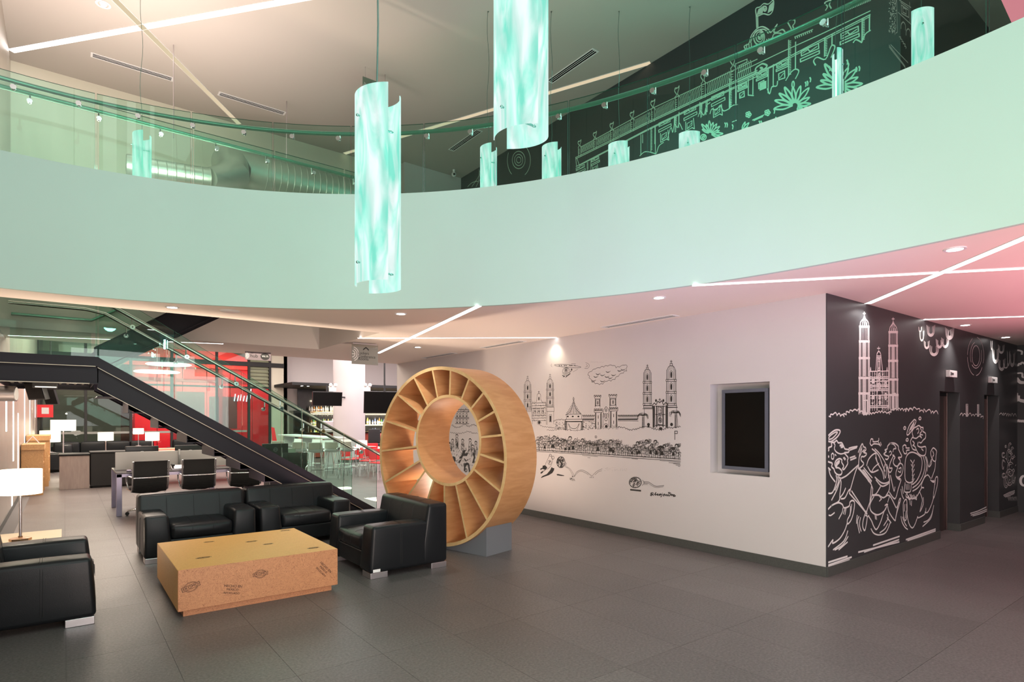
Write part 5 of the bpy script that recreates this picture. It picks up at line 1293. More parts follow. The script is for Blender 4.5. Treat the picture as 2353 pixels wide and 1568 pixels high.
# ================================================================ MURALS (flat painted line art on the walls)
class Art:
    def __init__(s, plane, val, off, wd, o=(0,0), k=1.0, ky=None):
        s.plane, s.val, s.off, s.wd = plane, val, off, wd; s.o = o; s.k = k; s.ky = ky or k; s.v = []; s.f = []; s.n = 0
    def frame(s, o, k, ky=None): s.o = o; s.k = k; s.ky = ky or k; return s
    def P(s, x, y):
        u = s.o[0]+x/s.k; v = s.o[1]+y/s.ky
        p = onx(u, v, s.val) if s.plane == 'x' else ony(u, v, s.val)
        return (p[1], p[2]) if s.plane == 'x' else (p[0], p[2])
    def seg(s, a, b, w):
        dx, dy = b[0]-a[0], b[1]-a[1]; L = math.hypot(dx, dy)
        if L < 1e-6 or (s.plane == 'y' and abs(s.val-Y1) < .001 and min(a[0], b[0]) < X1+.03): return
        dx, dy = dx/L, dy/L; nx, ny = -dy*w/2, dx*w/2; ex, ey = dx*w*.35, dy*w*.35
        s.n += 1; off = s.off-(s.n % 61)*.00001
        for (p, q) in ((a[0]-ex+nx, a[1]-ey+ny), (a[0]-ex-nx, a[1]-ey-ny), (b[0]+ex-nx, b[1]+ey-ny), (b[0]+ex+nx, b[1]+ey+ny)):
            s.v.append((s.val+off, p, q) if s.plane == 'x' else (p, s.val+off, q))
        i = len(s.v)-4; s.f.append((i, i+1, i+2, i+3))
    def line(s, pts, w=1.0, smooth=False, close=False):
        if close: pts = list(pts)+[pts[0]]
        if smooth and len(pts) > 2:
            out = []; n = len(pts)
            for i in range(n-1):
                p0 = pts[i-1] if i > 0 else (pts[-2] if close else pts[0]); p1 = pts[i]; p2 = pts[i+1]; p3 = pts[i+2] if i+2 < n else (pts[1] if close else pts[-1])
                for j in range(4):
                    t = j/4; t2, t3 = t*t, t*t*t
                    out.append(tuple(.5*((2*p1[a])+(-p0[a]+p2[a])*t+(2*p0[a]-5*p1[a]+4*p2[a]-p3[a])*t2+(-p0[a]+3*p1[a]-3*p2[a]+p3[a])*t3) for a in (0,1)))
            pts = out+[pts[-1]]
        q = [s.P(*p) for p in pts]
        for a, b in zip(q[:-1], q[1:]): s.seg(a, b, s.wd*w)
    def fill(s, pts):
        q = [s.P(*p) for p in pts]; i = len(s.v); s.n += 1; off = s.off-(s.n % 61)*.00001
        for (p, r) in q: s.v.append((s.val+off, p, r) if s.plane == 'x' else (p, s.val+off, r))
        s.f.append(tuple(range(i, i+len(q))))
    def ell(s, cx, cy, rx, ry, w=1.0, a0=0, a1=2*PI, n=14):
        if max(rx,ry) > 28: n = max(n, 30)
        s.line([(cx+rx*math.cos(a0+(a1-a0)*i/n), cy+ry*math.sin(a0+(a1-a0)*i/n)) for i in range(n+1)], w)
    def blob(s, cx, cy, rx, ry, n=10, rot=0):
        s.fill([(cx+rx*math.cos(a)*math.cos(rot)-ry*math.sin(a)*math.sin(rot), cy+rx*math.cos(a)*math.sin(rot)+ry*math.sin(a)*math.cos(rot)) for a in [2*PI*i/n for i in range(n)]])
    def bumps(s, pts, n, h, w=1.0, up=-1, jit=.25):
        # scalloped outline following pts
        L = [0]
        for a, b in zip(pts[:-1], pts[1:]): L.append(L[-1]+math.hypot(b[0]-a[0], b[1]-a[1]))
        def at(t):
            t = max(0, min(L[-1], t)); i = 0
            while i < len(L)-2 and L[i+1] < t: i += 1
            k = (t-L[i])/max(1e-9, L[i+1]-L[i]); return (pts[i][0]+(pts[i+1][0]-pts[i][0])*k, pts[i][1]+(pts[i+1][1]-pts[i][1])*k)
        cuts = [0]+[L[-1]*(i+random.uniform(-jit, jit))/n for i in range(1, n)]+[L[-1]]
        for a, b in zip(cuts[:-1], cuts[1:]):
            p, q = at(a), at(b); hh = h*random.uniform(.7, 1.3); nx, ny = -(q[1]-p[1]), (q[0]-p[0]); l = math.hypot(nx, ny) or 1; nx, ny = nx/l*up, ny/l*up
            if up*ny*0 > 0: pass
            s.line([(p[0]+(q[0]-p[0])*t+nx*hh*math.sin(PI*t)*(-1 if ny > 0 and up == -1 else 1)*(1), p[1]+(q[1]-p[1])*t+(ny if not (ny > 0 and up == -1) else -ny)*hh*math.sin(PI*t)) for t in (0,.12,.3,.5,.7,.88,1)], w)
    def cross(s, x, y, h, w=1.0): s.line([(x,y-h),(x,y)], w); s.line([(x-h*.3,y-h*.65),(x+h*.3,y-h*.65)], w)
    def rect(s, x0, y0, x1, y1, w=1.0): s.line([(x0,y0),(x1,y0),(x1,y1),(x0,y1)], w, close=True)
    def tower(s, x0, x1, yt, yb, levels, dome=30, w=1.0, dark=True, hatch=True):
        xm = (x0+x1)/2; W = x1-x0
        s.line([(x0+W*.1,yt),(x0+W*.14,yt-dome*.5),(x0+W*.3,yt-dome*.9),(xm,yt-dome),(x1-W*.3,yt-dome*.9),(x1-W*.14,yt-dome*.5),(x1-W*.1,yt)], w, smooth=True)
        s.rect(xm-W*.12, yt-dome*1.6, xm+W*.12, yt-dome, w); s.cross(xm, yt-dome*1.6, dome*.8, w)
        s.line([(xm,yt-dome*.95),(xm-W*.05,yt)], w*.7); s.line([(xm+W*.2,yt-dome*.85),(xm+W*.22,yt)], w*.7); s.line([(xm-W*.2,yt-dome*.85),(xm-W*.22,yt)], w*.7)
        n = levels; H = (yb-yt)/n
        for i in range(n):
            y0 = yt+H*i; y1 = y0+H; e = W*.02*i
            for (a, b) in ((-.06,.14),(.86,1.06)): s.rect(x0+W*a, y1-H*.20, x0+W*b, y1-H*.04, w)
            s.line([(x0-W*.06,y1-H*.2),(x1+W*.06,y1-H*.2)], w); s.line([(x0-W*.06,y1-H*.04),(x1+W*.06,y1-H*.04)], w)
            for t in (0,.10,.22,.78,.90,1): s.line([(x0+W*t-e*(t < .5)+e*(t > .5),y0),(x0+W*t-e*(t < .5)+e*(t > .5),y1-H*.2)], w*(.9 if t in (0,1) else .6))
            if hatch:
                for j in range(6):
                    yy = y0+H*.76*j/6; s.line([(x0+W*.01,yy+H*.1),(x0+W*.2,yy)], w*.55); s.line([(x0+W*.8,yy+H*.1),(x0+W*.99,yy)], w*.55)
            if dark: s.blob(xm, y0+H*.42, W*.10, H*.28, 10)
            else: s.ell(xm, y0+H*.42, W*.12, H*.26, w*.8)
            s.line([(xm-W*.17,y0+H*.7),(xm-W*.17,y0+H*.25),(xm,y0+H*.06),(xm+W*.17,y0+H*.25),(xm+W*.17,y0+H*.7)], w*.7, smooth=True)
    def person(s, x, yb, h, w=.8):
        r = h*random.uniform(.15,.2); ht = yb-h+r; bw = h*random.uniform(.13,.2)
        s.ell(x, ht, r, r*1.05, w, n=9)
        for _ in range(3): s.line([(x+random.uniform(-r,r), ht+random.uniform(-r,r)), (x+random.uniform(-r,r), ht+random.uniform(-r,r))], w*.8)
        k = random.random()
        if k < .35: s.line([(x-r*1.1,ht),(x-r*.9,ht-r),(x,ht-r*1.4),(x+r*.9,ht-r),(x+r*1.1,ht+r*.4)], w*1.8, smooth=True)
        elif k < .55: s.line([(x-r*1.4,ht-r*.5),(x+r*1.4,ht-r*.6)], w*1.4); s.line([(x-r*.7,ht-r*.6),(x-r*.5,ht-r*1.5),(x+r*.6,ht-r*1.5),(x+r*.7,ht-r*.6)], w)
        else:
            for j in range(3): s.line([(x-r+r*j*.9,ht-r*.7),(x-r*1.1+r*j*1.1,ht-r*1.35)], w)
        yl = yb-h*.30
        s.line([(x-bw*.6,ht+r),(x-bw,yl),(x+bw,yl),(x+bw*.6,ht+r)], w)
        if random.random() < .15: s.fill([(x-bw*.55,ht+r),(x-bw,yl),(x+bw,yl),(x+bw*.55,ht+r)])
        for sx in (-1,1):
            s.line([(x+sx*bw*.5,yl),(x+sx*bw*.55,yb-1.5)], w*random.choice((1,1,1.6))); s.line([(x+sx*bw*.4,yb-1),(x+sx*bw*1.2,yb-1)], w*1.8)
            if random.random() < .4: s.line([(x+sx*bw*.7,ht+r*1.3),(x+sx*bw*1.8,ht),(x+sx*bw*1.7,ht-r*1.3)], w)
            else: s.line([(x+sx*bw*.7,ht+r*1.3),(x+sx*bw*1.6,(ht+yl)/2+2),(x+sx*bw*.8,yl-1)], w)
    def build(s, name, m, parent, label=None):
        me = D.meshes.new(name); me.from_pydata(s.v, [], s.f); me.materials.append(m); o = D.objects.new(name, me); link(o, parent)
        if label: o['label'] = label
        return o
    def dots(s, pts, r=1.0):
        for p in pts: s.blob(p[0], p[1], r, r, 6)

# ---- white wall mural
A = Art('x', X1, -.0015, .0085).frame((1180,780), 3.9196)
# left cathedral
A.tower(97,158,405,640,3,32,.62); A.tower(299,360,392,610,3,34,.62)
A.rect(300,612,366,650,.6); A.line([(306,650),(304,770)],.6); A.line([(362,650),(362,765)],.6); A.fill([(326,690),(340,690),(340,742),(326,742)]); A.rect(322,680,345,745,.5); A.rect(120,610,160,650,.6)
A.line([(165,575),(170,765)],.7); A.line([(292,575),(296,768)],.7)
for y in (575,600,622,690,712,735): A.line([(166,y),(294,y-3)],.7)
A.line([(200,575),(212,540),(214,500),(228,488),(244,500),(246,540),(262,572)],.7,smooth=True); A.cross(228,490,24,.7); A.blob(229,535,5,18)
for x in (190,225,262): A.rect(x-12,625,x+12,690,.6); A.ell(x,655,7,20,.6); A.blob(x+3,650,3,9)
for i in range(60): x = random.uniform(170,292); y = random.uniform(580,735); A.line([(x,y),(x+random.uniform(-7,7),y+random.uniform(-7,7))],.55)
A.ell(232,757,17,20,.9,PI,2*PI); A.blob(232,752,11,12); 
for x in (172,186,268,285): A.line([(x,560),(x,578)],.7)
# bushes
A.bumps([(360,745),(395,730),(440,728),(470,735)],8,9,.6); A.bumps([(215,765),(260,790),(330,800),(400,805),(455,800)],14,8,.55)
A.bumps([(300,820),(350,826),(430,815),(500,822),(560,828),(640,818)],16,8,.5)
for i in range(70): x = random.uniform(370,470) if i % 2 else random.uniform(620,735); y = random.uniform(745,815); A.line([(x,y),(x+random.uniform(2,9),y-random.uniform(2,8)),(x+10,y+3)],.5)
# kiosk
A.line([(470,680),(500,664),(525,620),(537,575),(540,548)],.8,smooth=True); A.line([(612,675),(585,655),(560,620),(548,575),(544,548)],.8,smooth=True); A.line([(470,680),(540,676),(612,674)],.8)
A.ell(541,538,6,10,.8); A.line([(541,528),(541,520)],.8)
for i in range(8):
    t = i/8; y = 665-110*t; wdt = 62*(1-t)**1.25+4
    for j in range(5): x = 541+(j-2)*wdt*.42; A.line([(x-wdt*.14,y),(x+wdt*.14,y-1)],.8)
A.line([(475,685),(477,722),(615,720),(612,680)],.7); A.line([(468,722),(620,720),(628,738),(462,742),(468,722)],.8)
for x in (489,534,585): A.blob(x,696,9,7)
for i in range(28): x = 470+i*5.5; A.line([(x,738),(x+2,746)],1.0)
A.line([(462,742),(470,825)],.8); A.line([(480,745),(484,825)],.6); A.line([(612,745),(608,825)],.8); A.line([(628,742),(624,800)],.7)
A.line([(497,760),(515,795),(545,806),(572,795),(590,760)],.8,smooth=True); A.line([(490,760),(508,800),(520,825)],.6); A.line([(595,760),(580,800),(570,825)],.6)
for i in range(12): A.line([(462,750+i*6),(480,747+i*6)],.7); A.line([(610,750+i*6),(628,747+i*6)],.7)
# fortress
def cren(x0,x1,y,h,n,w=.8):
    s_ = (x1-x0)/(2*n-1)
    for i in range(n): a = x0+2*s_*i; A.line([(a,y+h),(a,y),(a+s_,y),(a+s_,y+h)],w); 
    for i in range(n-1): a = x0+2*s_*i+s_; A.line([(a,y+h),(a+s_,y+h)],w)
for (xa,xb,y0,yb) in ((735,782,505,612),(867,925,498,608)):
    cren(xa-8,xb+6,y0,12,4,1.0); A.line([(xa-6,y0+14),(xa,y0+32),(xb-2,y0+32),(xb+4,y0+14)],.8); A.line([(xa+2,y0+32),(xa,yb)],.9); A.line([(xb-4,y0+32),(xb-2,yb)],.9); A.line([(xa,y0+42),(xb,y0+40)],.7); A.line([(xa,yb-12),(xb,yb-14)],.9)
    for i in range(9): A.line([(xa+1,y0+45+i*6),(xa+8,y0+43+i*6)],.8); A.line([(xb-9,y0+45+i*6),(xb-2,y0+43+i*6)],.8)
    A.line([((xa+xb)/2-4,y0+55),((xa+xb)/2-4,y0+82)],1.3); A.line([((xa+xb)/2+5,y0+55),((xa+xb)/2+5,y0+82)],1.3)
for (xa,xb,y0) in ((728,800,628),(865,940,615)):
    cren(xa,xb,y0,14,5,1.0); A.line([(xa-2,y0+16),(xb+2,y0+14),(xb,y0+30),(xa,y0+32)],.8,close=True); A.line([(xa+10,y0+32),(xa+8,790)],.9); A.line([(xb-10,y0+30),(xb-6,790)],.9)
    for i in range(18): yy = y0+40+i*8; A.line([(xa+8,yy+4),(xa+17,yy-2)],.9); A.line([(xb-18,yy+4),(xb-7,yy-2)],.9)
    A.line([((xa+xb)/2,y0+60),((xa+xb)/2,y0+85)],1.2); A.line([((xa+xb)/2,y0+120),((xa+xb)/2,y0+145)],1.2)
A.line([(808,690),(812,640),(822,622),(834,608),(848,622),(858,640),(862,690)],.8,smooth=True); A.ell(834,640,8,14,.7); A.blob(834,640,3,7); A.ell(834,722,11,14,.8)
for x in (816,832,848): A.line([(x-6,705),(x-6,680),(x,668),(x+6,680),(x+6,705)],.7,smooth=True)
A.ell(833,775,17,14,.8,PI,2*PI); A.blob(836,785,12,14); A.line([(805,690),(806,790)],.7); A.line([(862,690),(860,790)],.7)
for (xa,xb) in ((622,730),(942,1125)):
    cren(xa,xb,683,9,int((xb-xa)/14),.9); A.line([(xa,694),(xb,694)],.8); A.line([(xa,708),(xb,710)],.6); n=int((xb-xa)/8)
    for i in range(n): A.line([(xa+8*i,720),(xa+8*i+3,728),(xa+8*i+6,720)],.9)
    A.line([(xa,718),(xb,718)],.8); A.line([(xa,736),(xb,737)],.7)
for i in range(26): x = 740+i*8.3; A.line([(x,815-random.uniform(0,20)),(x+4,770+random.uniform(0,30))],.5)
# right church
A.tower(1172,1240,300,600,3,30,.85,True,False); A.tower(1380,1462,275,600,3,36,.85,True,False)
A.rect(1172,600,1250,618,.9); A.line([(1165,626),(1252,626)],1.0); A.rect(1378,596,1470,612,.9); A.line([(1372,616),(1478,614)],1.0)
A.line([(1255,590),(1258,800)],1.2); A.line([(1388,600),(1388,800)],1.2); A.line([(1272,600),(1276,808)],.7); A.line([(1372,600),(1372,808)],.7)
A.line([(1255,590),(1270,575),(1285,590),(1300,560),(1318,572),(1335,555),(1352,590),(1372,570),(1390,592)],1.3,smooth=True); A.cross(1318,562,30,.9)
for x in (1284,1350): A.ell(x,552,6,10,1.0); A.blob(x,553,4,7)
for x in (1266,1290,1348,1378):
    for i in range(24): y = 604+i*8; A.ell(x,y,4,3.4,.8,n=6)
for i in range(24): y = 604+i*8; A.line([(1256,y),(1264,y+4)],1.1); A.line([(1382,y),(1389,y+4)],1.1)
A.rect(1304,612,1336,668,.8); A.rect(1300,690,1345,770,.8); A.ell(1322,728,13,24,.9); A.ell(1322,728,6,14,.9)
for i in range(40): x = random.uniform(1302,1338); y = random.uniform(610,800); A.line([(x,y),(x+random.uniform(-6,6),y+random.uniform(-6,6))],.7)
for y in (604,678,776): A.line([(1280,y),(1366,y)],1.1)
A.blob(1326,805,16,14)
A.line([(1178,628),(1180,790)],.7); A.line([(1468,615),(1480,790)],.7); A.blob(1216,768,13,14); A.fill([(1208,770),(1226,770),(1224,795),(1208,795)]); A.blob(1424,768,13,16)
def palm(x,y,ybase,r,w=1.1):
    for i in range(11):
        a = PI+PI*i/10*1.0; l = r*random.uniform(.8,1.1); ex, ey = x+l*math.cos(a), y+l*.55*math.sin(a)
        dr = 1.0*l*.6*abs(math.cos(a))+6
        A.line([(x,y),((x+ex)/2,(y+ey)/2-4),(ex,ey),(ex+4*math.cos(a),ey+dr)],w,smooth=True)
        A.line([(ex-3,ey+2),(ex-5,ey+dr*.7)],w*.6)
    for i in range(int((ybase-y)/7)): A.line([(x-6,y+8+i*7),(x,y+11+i*7),(x+7,y+8+i*7)],w)
    A.line([(x-6,y+5),(x-7,ybase)],w*.8); A.line([(x+6,y+5),(x+8,ybase)],w*.8)
palm(1166,690,800,48,.65); palm(1460,668,798,50,.65)
A.bumps([(940,795),(990,800),(1050,825),(1110,815),(1170,790),(1230,795),(1260,815),(1330,825),(1400,800),(1440,805),(1505,790)],26,10,.8)
# cloud + helicopter
A.bumps([(680,350),(668,330),(672,315),(700,300),(715,272),(770,262),(820,250),(860,240),(905,236),(925,262),(960,250),(1000,232),(1028,248),(1030,280),(1000,300),(965,320),(930,345),(905,375),(870,380),(840,378),(800,408),(760,412),(720,395),(690,378),(684,350)],22,9,.62)
for (x,y) in ((720,380),(760,320),(800,330),(840,345),(870,355),(900,330),(955,290),(985,280),(800,385),(740,345),(850,300)):
    A.line([(x-18,y-12),(x-6,y),(x+12,y-4),(x+22,y-14)],.6,smooth=True); A.line([(x-12,y-10),(x-2,y-4),(x+10,y-8)],.5,smooth=True)
A.line([(370,230),(440,225),(540,236),(608,250),(570,258),(480,252),(400,243)],.6,smooth=True,close=True)
for x in (410,428,455,470,505,520,550): A.line([(x,234),(x+8,240)],1.3)
A.ell(475,290,34,34,.6); A.ell(475,278,18,20,.6); A.ell(474,278,9,10,1.0); A.blob(474,278,5,5); A.line([(450,300),(475,310),(500,298)],.7,smooth=True)
A.line([(505,300),(528,278),(520,270)],.9); A.blob(524,272,6,9); A.line([(475,338),(512,310)],1.3); A.line([(440,325),(462,335),(448,338)],1.2); A.line([(478,325),(478,338),(468,342)],1.0)
A.line([(650,210),(675,222),(684,240),(668,262),(640,262)],.5,smooth=True); A.line([(655,225),(668,242),(650,250)],.5); A.line([(345,222),(338,235),(348,250)],.5)
A.line([(520,222),(560,222)],.5); A.line([(535,295),(580,270)],.4)
A.dots([(700+9*i,213-random.uniform(0,10)) for i in range(13)],1.2); A.dots([(690+8*i,205) for i in range(10)],.9)
# pavement lines
A.line([(208,997),(700,1028),(1100,1055),(1505,1080)],1.0); A.line([(208,1010),(700,1042),(1100,1072),(1505,1097)],.8)
for (x0,y0,x1,y1) in ((620,1046,760,1058),(668,1066,692,1068),(960,1062,1050,1070),(1065,1076,1120,1080),(1320,1092,1505,1108),(1400,1112,1500,1118),(1440,1122,1502,1126),(1462,1134,1505,1137),(1482,1145,1500,1146)): A.line([(x0,y0),(x1,y1)],.6)
A.dots([(1494,1160),(1500,1172),(1498,1232)],1.5)
# crowd
for x in range(216,1500,17):
    yb = 1000+(x-208)*.064; A.person(x+random.uniform(-4,4), yb-random.uniform(0,4), random.uniform(60,100), .5)
for x in range(222,1500,16):
    yb = 1000+(x-208)*.064
    if 980 < x < 1080: continue
    y = yb-random.uniform(85,125)-(25 if 1110 < x < 1300 else 0); r = random.uniform(9,15)
    A.ell(x,y,r,r,.5,n=9); A.line([(x-r,y-2),(x-r*.6,y-r*1.2),(x+r*.7,y-r*1.2),(x+r,y)],random.choice((.5,.5,1.6)),smooth=True)
    A.line([(x-5,y+2),(x+4,y+5)],.5)
    if random.random() < .5: A.line([(x+r,y+r),(x+r*1.7,y-r*.6),(x+r*1.5,y-r*2)],.9)
A.rect(1452,828,1476,850,1.0); A.line([(1453,828),(1453,905)],1.0); A.rect(735,872,750,888,.8)
# players and balls
A.line([(325,1045),(318,1060),(300,1100),(285,1140),(300,1170),(330,1150),(345,1120),(352,1085),(345,1060),(340,1040)],.7,smooth=True); A.ell(332,1045,10,10,.7); A.ell(355,1067,12,14,.8); A.ell(326,1110,16,20,.7); A.line([(322,1120),(326,1100),(334,1104)],1.4)
A.fill([(262,1140),(285,1135),(305,1155),(290,1178),(265,1170)]); A.line([(265,1160),(245,1172)],2.6); A.line([(285,1180),(250,1200)],1.2); A.line([(262,1195),(248,1205)],3.2)
A.fill([(248,1245),(262,1232),(300,1215),(330,1180),(345,1150),(352,1160),(368,1162),(365,1180),(350,1205),(318,1225),(280,1238),(250,1250)])
for (cx,cy,rx,ry) in ((427,1108,36,48),(1097,1290,52,46)):
    A.ell(cx,cy,rx,ry,1.1,n=24)
    for i in range(46 if cx < 1000 else 34):
        a = random.uniform(0,2*PI); r = math.sqrt(random.random())*.88; x, y = cx+rx*r*math.cos(a), cy+ry*r*math.sin(a); A.ell(x,y,random.uniform(5,10),random.uniform(5,10),1.2 if cx < 1000 else .9,random.uniform(0,PI),random.uniform(PI,2*PI),7)
    for i in range(26): a = 2*PI*i/26; A.line([(cx+rx*math.cos(a),cy+ry*math.sin(a)),(cx+rx*1.1*math.cos(a+.1),cy+ry*1.1*math.sin(a+.1))],1.0)
A.fill([(388,1216),(402,1214),(455,1226),(458,1232),(430,1232),(392,1226)]); A.line([(1055,1356),(1145,1365)],2.6)
A.line([(468,1150),(500,1170),(525,1210),(535,1240)],.5,smooth=True); A.line([(478,1148),(510,1168),(540,1215),(546,1240)],.5,smooth=True)
A.line([(546,1240),(570,1195),(610,1178),(650,1190),(700,1228),(712,1228),(750,1190),(800,1168)],.5,smooth=True); A.line([(550,1235),(580,1200),(612,1190),(650,1205),(675,1222)],.5,smooth=True); A.line([(735,1222),(765,1195),(795,1185)],.5,smooth=True)
A.line([(470,1110),(462,1145)],.6); A.line([(478,1115),(470,1148)],.6)
for i in range(16): a = random.uniform(0,2*PI); A.line([(540+14*math.cos(a),1250+8*math.sin(a)),(540+34*math.cos(a),1255+22*math.sin(a))],.6)
for x in (688,700,716): A.line([(x,1248),(x+6,1240)],.8)
A.dots([(random.uniform(820,1020),1165+random.uniform(-8,22)) for _ in range(40)],1.3)
A.line([(1162,1270),(1178,1290),(1160,1318)],.6,smooth=True); A.line([(1170,1288),(1215,1286),(1250,1308),(1285,1325),(1355,1318)],.7,smooth=True); A.line([(1175,1298),(1215,1298),(1245,1318),(1285,1336),(1350,1328)],.5,smooth=True)
for x in (1180,1192,1204): A.line([(x,1300),(x-2,1312)],.7)
# signature lettering drawn as strokes
for p in ([(1262,1388),(1248,1382),(1236,1390),(1250,1394),(1234,1402),(1240,1410),(1256,1398),(1262,1408)], [(1270,1400),(1284,1380),(1276,1404),(1290,1398)], [(1290,1400),(1302,1392),(1296,1406),(1310,1402)], [(1310,1402),(1324,1392),(1316,1408),(1332,1396)],
          [(1338,1394),(1332,1416),(1326,1420)], [(1362,1394),(1346,1402),(1354,1412),(1366,1398),(1370,1410)], [(1372,1410),(1382,1398),(1384,1412),(1396,1400),(1398,1412)], [(1418,1388),(1402,1380),(1396,1386),(1416,1400),(1402,1412),(1398,1404)], [(1416,1402),(1424,1396),(1424,1410),(1434,1398),(1436,1408)], [(1436,1408),(1448,1400),(1440,1416),(1456,1414),(1452,1404)]):
    A.line(p,1.2,smooth=True)
A.blob(1456,1411,6,6); A.blob(1342,1386,3,3)
# portion seen through the wheel
A.frame((1010,920), 8.2545)
for y in (175,215,320,345,440): A.line([(300,y+5),(560,y+8)],1.3)
for x in (335,390,450,515):
    for y in (280,400): A.ell(x,y,14,32,1.2); A.blob(x,y+22,11,10)
for i in range(40): x = random.uniform(300,560); y = random.uniform(160,230); A.line([(x,y),(x+random.uniform(-14,14),y+random.uniform(-9,9))],.8)
A.bumps([(230,480),(300,530),(400,520),(470,470),(560,520),(640,470),(700,500)],14,20,.9); A.bumps([(200,620),(290,640),(440,640),(540,600),(640,640),(720,640)],14,18,.8)
for (x,y,h) in ((250,770,200),(330,680,260),(440,770,180),(580,760,220),(690,810,240),(630,880,200),(190,840,150)):
    A.ell(x,y,22,26,1.1); A.line([(x-20,y-14),(x,y-30),(x+22,y-10)],2.2,smooth=True); A.line([(x-14,y+26),(x-30,y+h*.6),(x-20,y+h)],1.3); A.line([(x+14,y+26),(x+26,y+h*.6),(x+20,y+h)],1.3)
    for j in range(8): A.line([(x+random.uniform(-30,30),y+random.uniform(30,h)),(x+random.uniform(-36,36),y+random.uniform(30,h))],.9)
for poly in ([(500,940),(440,960),(420,1040),(370,1100),(420,1110),(450,1060),(520,1060),(550,1000),(480,1010)], [(250,1060),(300,1080),(310,1150),(270,1200),(240,1180)], [(380,1140),(430,1110),(380,1200),(360,1190)], [(470,1100),(520,1150),(500,1170),(460,1110)],
             [(520,1180),(560,1200),(590,1370),(560,1370),(540,1230),(500,1240),(480,1350),(460,1340),(470,1220)], [(660,1000),(680,1080),(640,1200),(620,1190),(650,1080),(630,1020)], [(680,1150),(690,1180),(670,1270),(650,1260)], [(160,800),(210,790),(200,830),(170,840)], [(310,840),(350,780),(350,880),(330,900)]): A.fill(poly)
for x, y in ((480,1230),(500,1330),(300,1240)): A.ell(x,y,28,34,1.2); A.ell(x,y,14,20,1.6)
for i in range(110): x = random.uniform(200,720); y = random.uniform(880,1250); A.line([(x,y),(x+random.uniform(-20,20),y+random.uniform(-24,24)),(x+random.uniform(-20,20),y+random.uniform(-24,24))],.8)
A.build('mural_drawing', M['ink'], wall_r, 'black ink cartoon mural of churches, crowd and balls on the white wall')

# ---- chalk mural on the dark wall
B = Art('y', Y1, -.0015, .0185).frame((1890,690), 5.6)
def btower(x0,x1,yt,lv,w=.55):
    W = x1-x0; xm = (x0+x1)/2
    B.cross(xm,yt-130,50,.7); B.line([(xm-10,yt-105),(xm,yt-130),(xm+12,yt-105)],.7)
    B.line([(x0+8,yt-8),(x0+14,yt-50),(xm-14,yt-92),(xm,yt-104),(xm+16,yt-92),(x1-12,yt-50),(x1-6,yt-8)],.8,smooth=True)
    for t in (-.2,.0,.2): B.line([(xm+W*t*.5,yt-95),(xm+W*t,yt-10)],.7)
    for i in range(4): B.line([(x0+12+i*W*.22,yt-40),(x0+12+i*W*.22,yt-8)],.9)
    y = yt
    for k, h in enumerate(lv):
        e = k*2; B.line([(x0-e-4,y),(x1+e+4,y)],.8); B.line([(x0-e-4,y+14),(x1+e+4,y+14)],.8)
        for t in (0,.12,.28,.42,.58,.72,.88,1): B.line([(x0-e+(W+2*e)*t,y),(x0-e+(W+2*e)*t,y+h)],.42 if 0 < t < 1 else .8)
        for j in range(int(h/16)):
            yy = y+20+16*j
            if yy+14 > y+h: break
            B.line([(x0-e,yy),(x0-e+W*.16,yy+12)],.5); B.line([(x1+e-W*.16,yy),(x1+e,yy+12)],.5)
            if k > 0: B.line([(xm-W*.14,yy),(xm+W*.14,yy+10)],.5); B.line([(xm+W*.14,yy),(xm-W*.14,yy+10)],.4)
        y += h
btower(474,598,335,(190,215,255,200,270),.6); btower(852,962,405,(175,195,240,200,190),.6)
B.cross(720,660,60,.6); B.line([(694,740),(700,690),(722,660),(745,690),(752,740)],.8,smooth=True)
for y in (742,720): B.line([(694,y),(752,y)],.7)
B.line([(694,745),(690,830),(682,920)],.8); B.line([(752,745),(762,830),(772,920)],.8); B.rect(706,760,740,905,.7); B.ell(723,830,9,50,.6); B.line([(715,780),(715,900)],.6); B.line([(731,780),(731,900)],.6)
for x in (616,828): B.line([(x-6,915),(x,870),(x+6,915)],.8)
for y in (915,990,1010,1045,1095,1115,1145,1165,1225,1360,1382): B.line([(604,y+3),(850,y-3)],.62)
for x in (610,640,668,695,705,765,778,800,825,845): B.line([(x,920),(x,1420)],.6)
for (x,y,rx,ry) in ((729,985,16,45),(729,1105,17,40),(735,1250,14,26),(650,1045,20,24),(650,1250,16,20),(808,1080,14,40),(808,1240,14,40),(735,1320,12,24)): B.ell(x,y,rx,ry,.8); B.ell(x,y,rx*.45,ry*.5,.8)
for i in range(90): x = random.uniform(608,848); y = random.uniform(925,1400); B.line([(x,y),(x+random.uniform(-10,10),y+random.uniform(-12,12))],.55)
for x in (480,515,545,580,600,870,900,945,970): B.line([(x,1220),(x+3,1440 if x < 700 else 1420)],.8)
B.rect(520,1290,575,1470,.8); B.rect(908,1200,940,1400,.7); B.line([(530,1480),(545,1395),(560,1480)],1.0)
B.bumps([(20,1535),(95,1520),(115,1470),(205,1490),(275,1500),(335,1450),(370,1440),(400,1420),(480,1430)],11,26,.8)
B.bumps([(480,1440),(560,1480),(640,1470),(700,1450),(800,1450),(860,1470),(900,1420),(960,1410)],13,20,.8)
B.bumps([(960,1410),(1010,1420),(1075,1430),(1150,1400)],5,24,.8)
# continue in the wider crop
B.frame((2080,700), 5.6)
B.bumps([(0,1380),(60,1370),(150,1350),(200,1400),(270,1380),(320,1400),(420,1410)],9,34,.8)
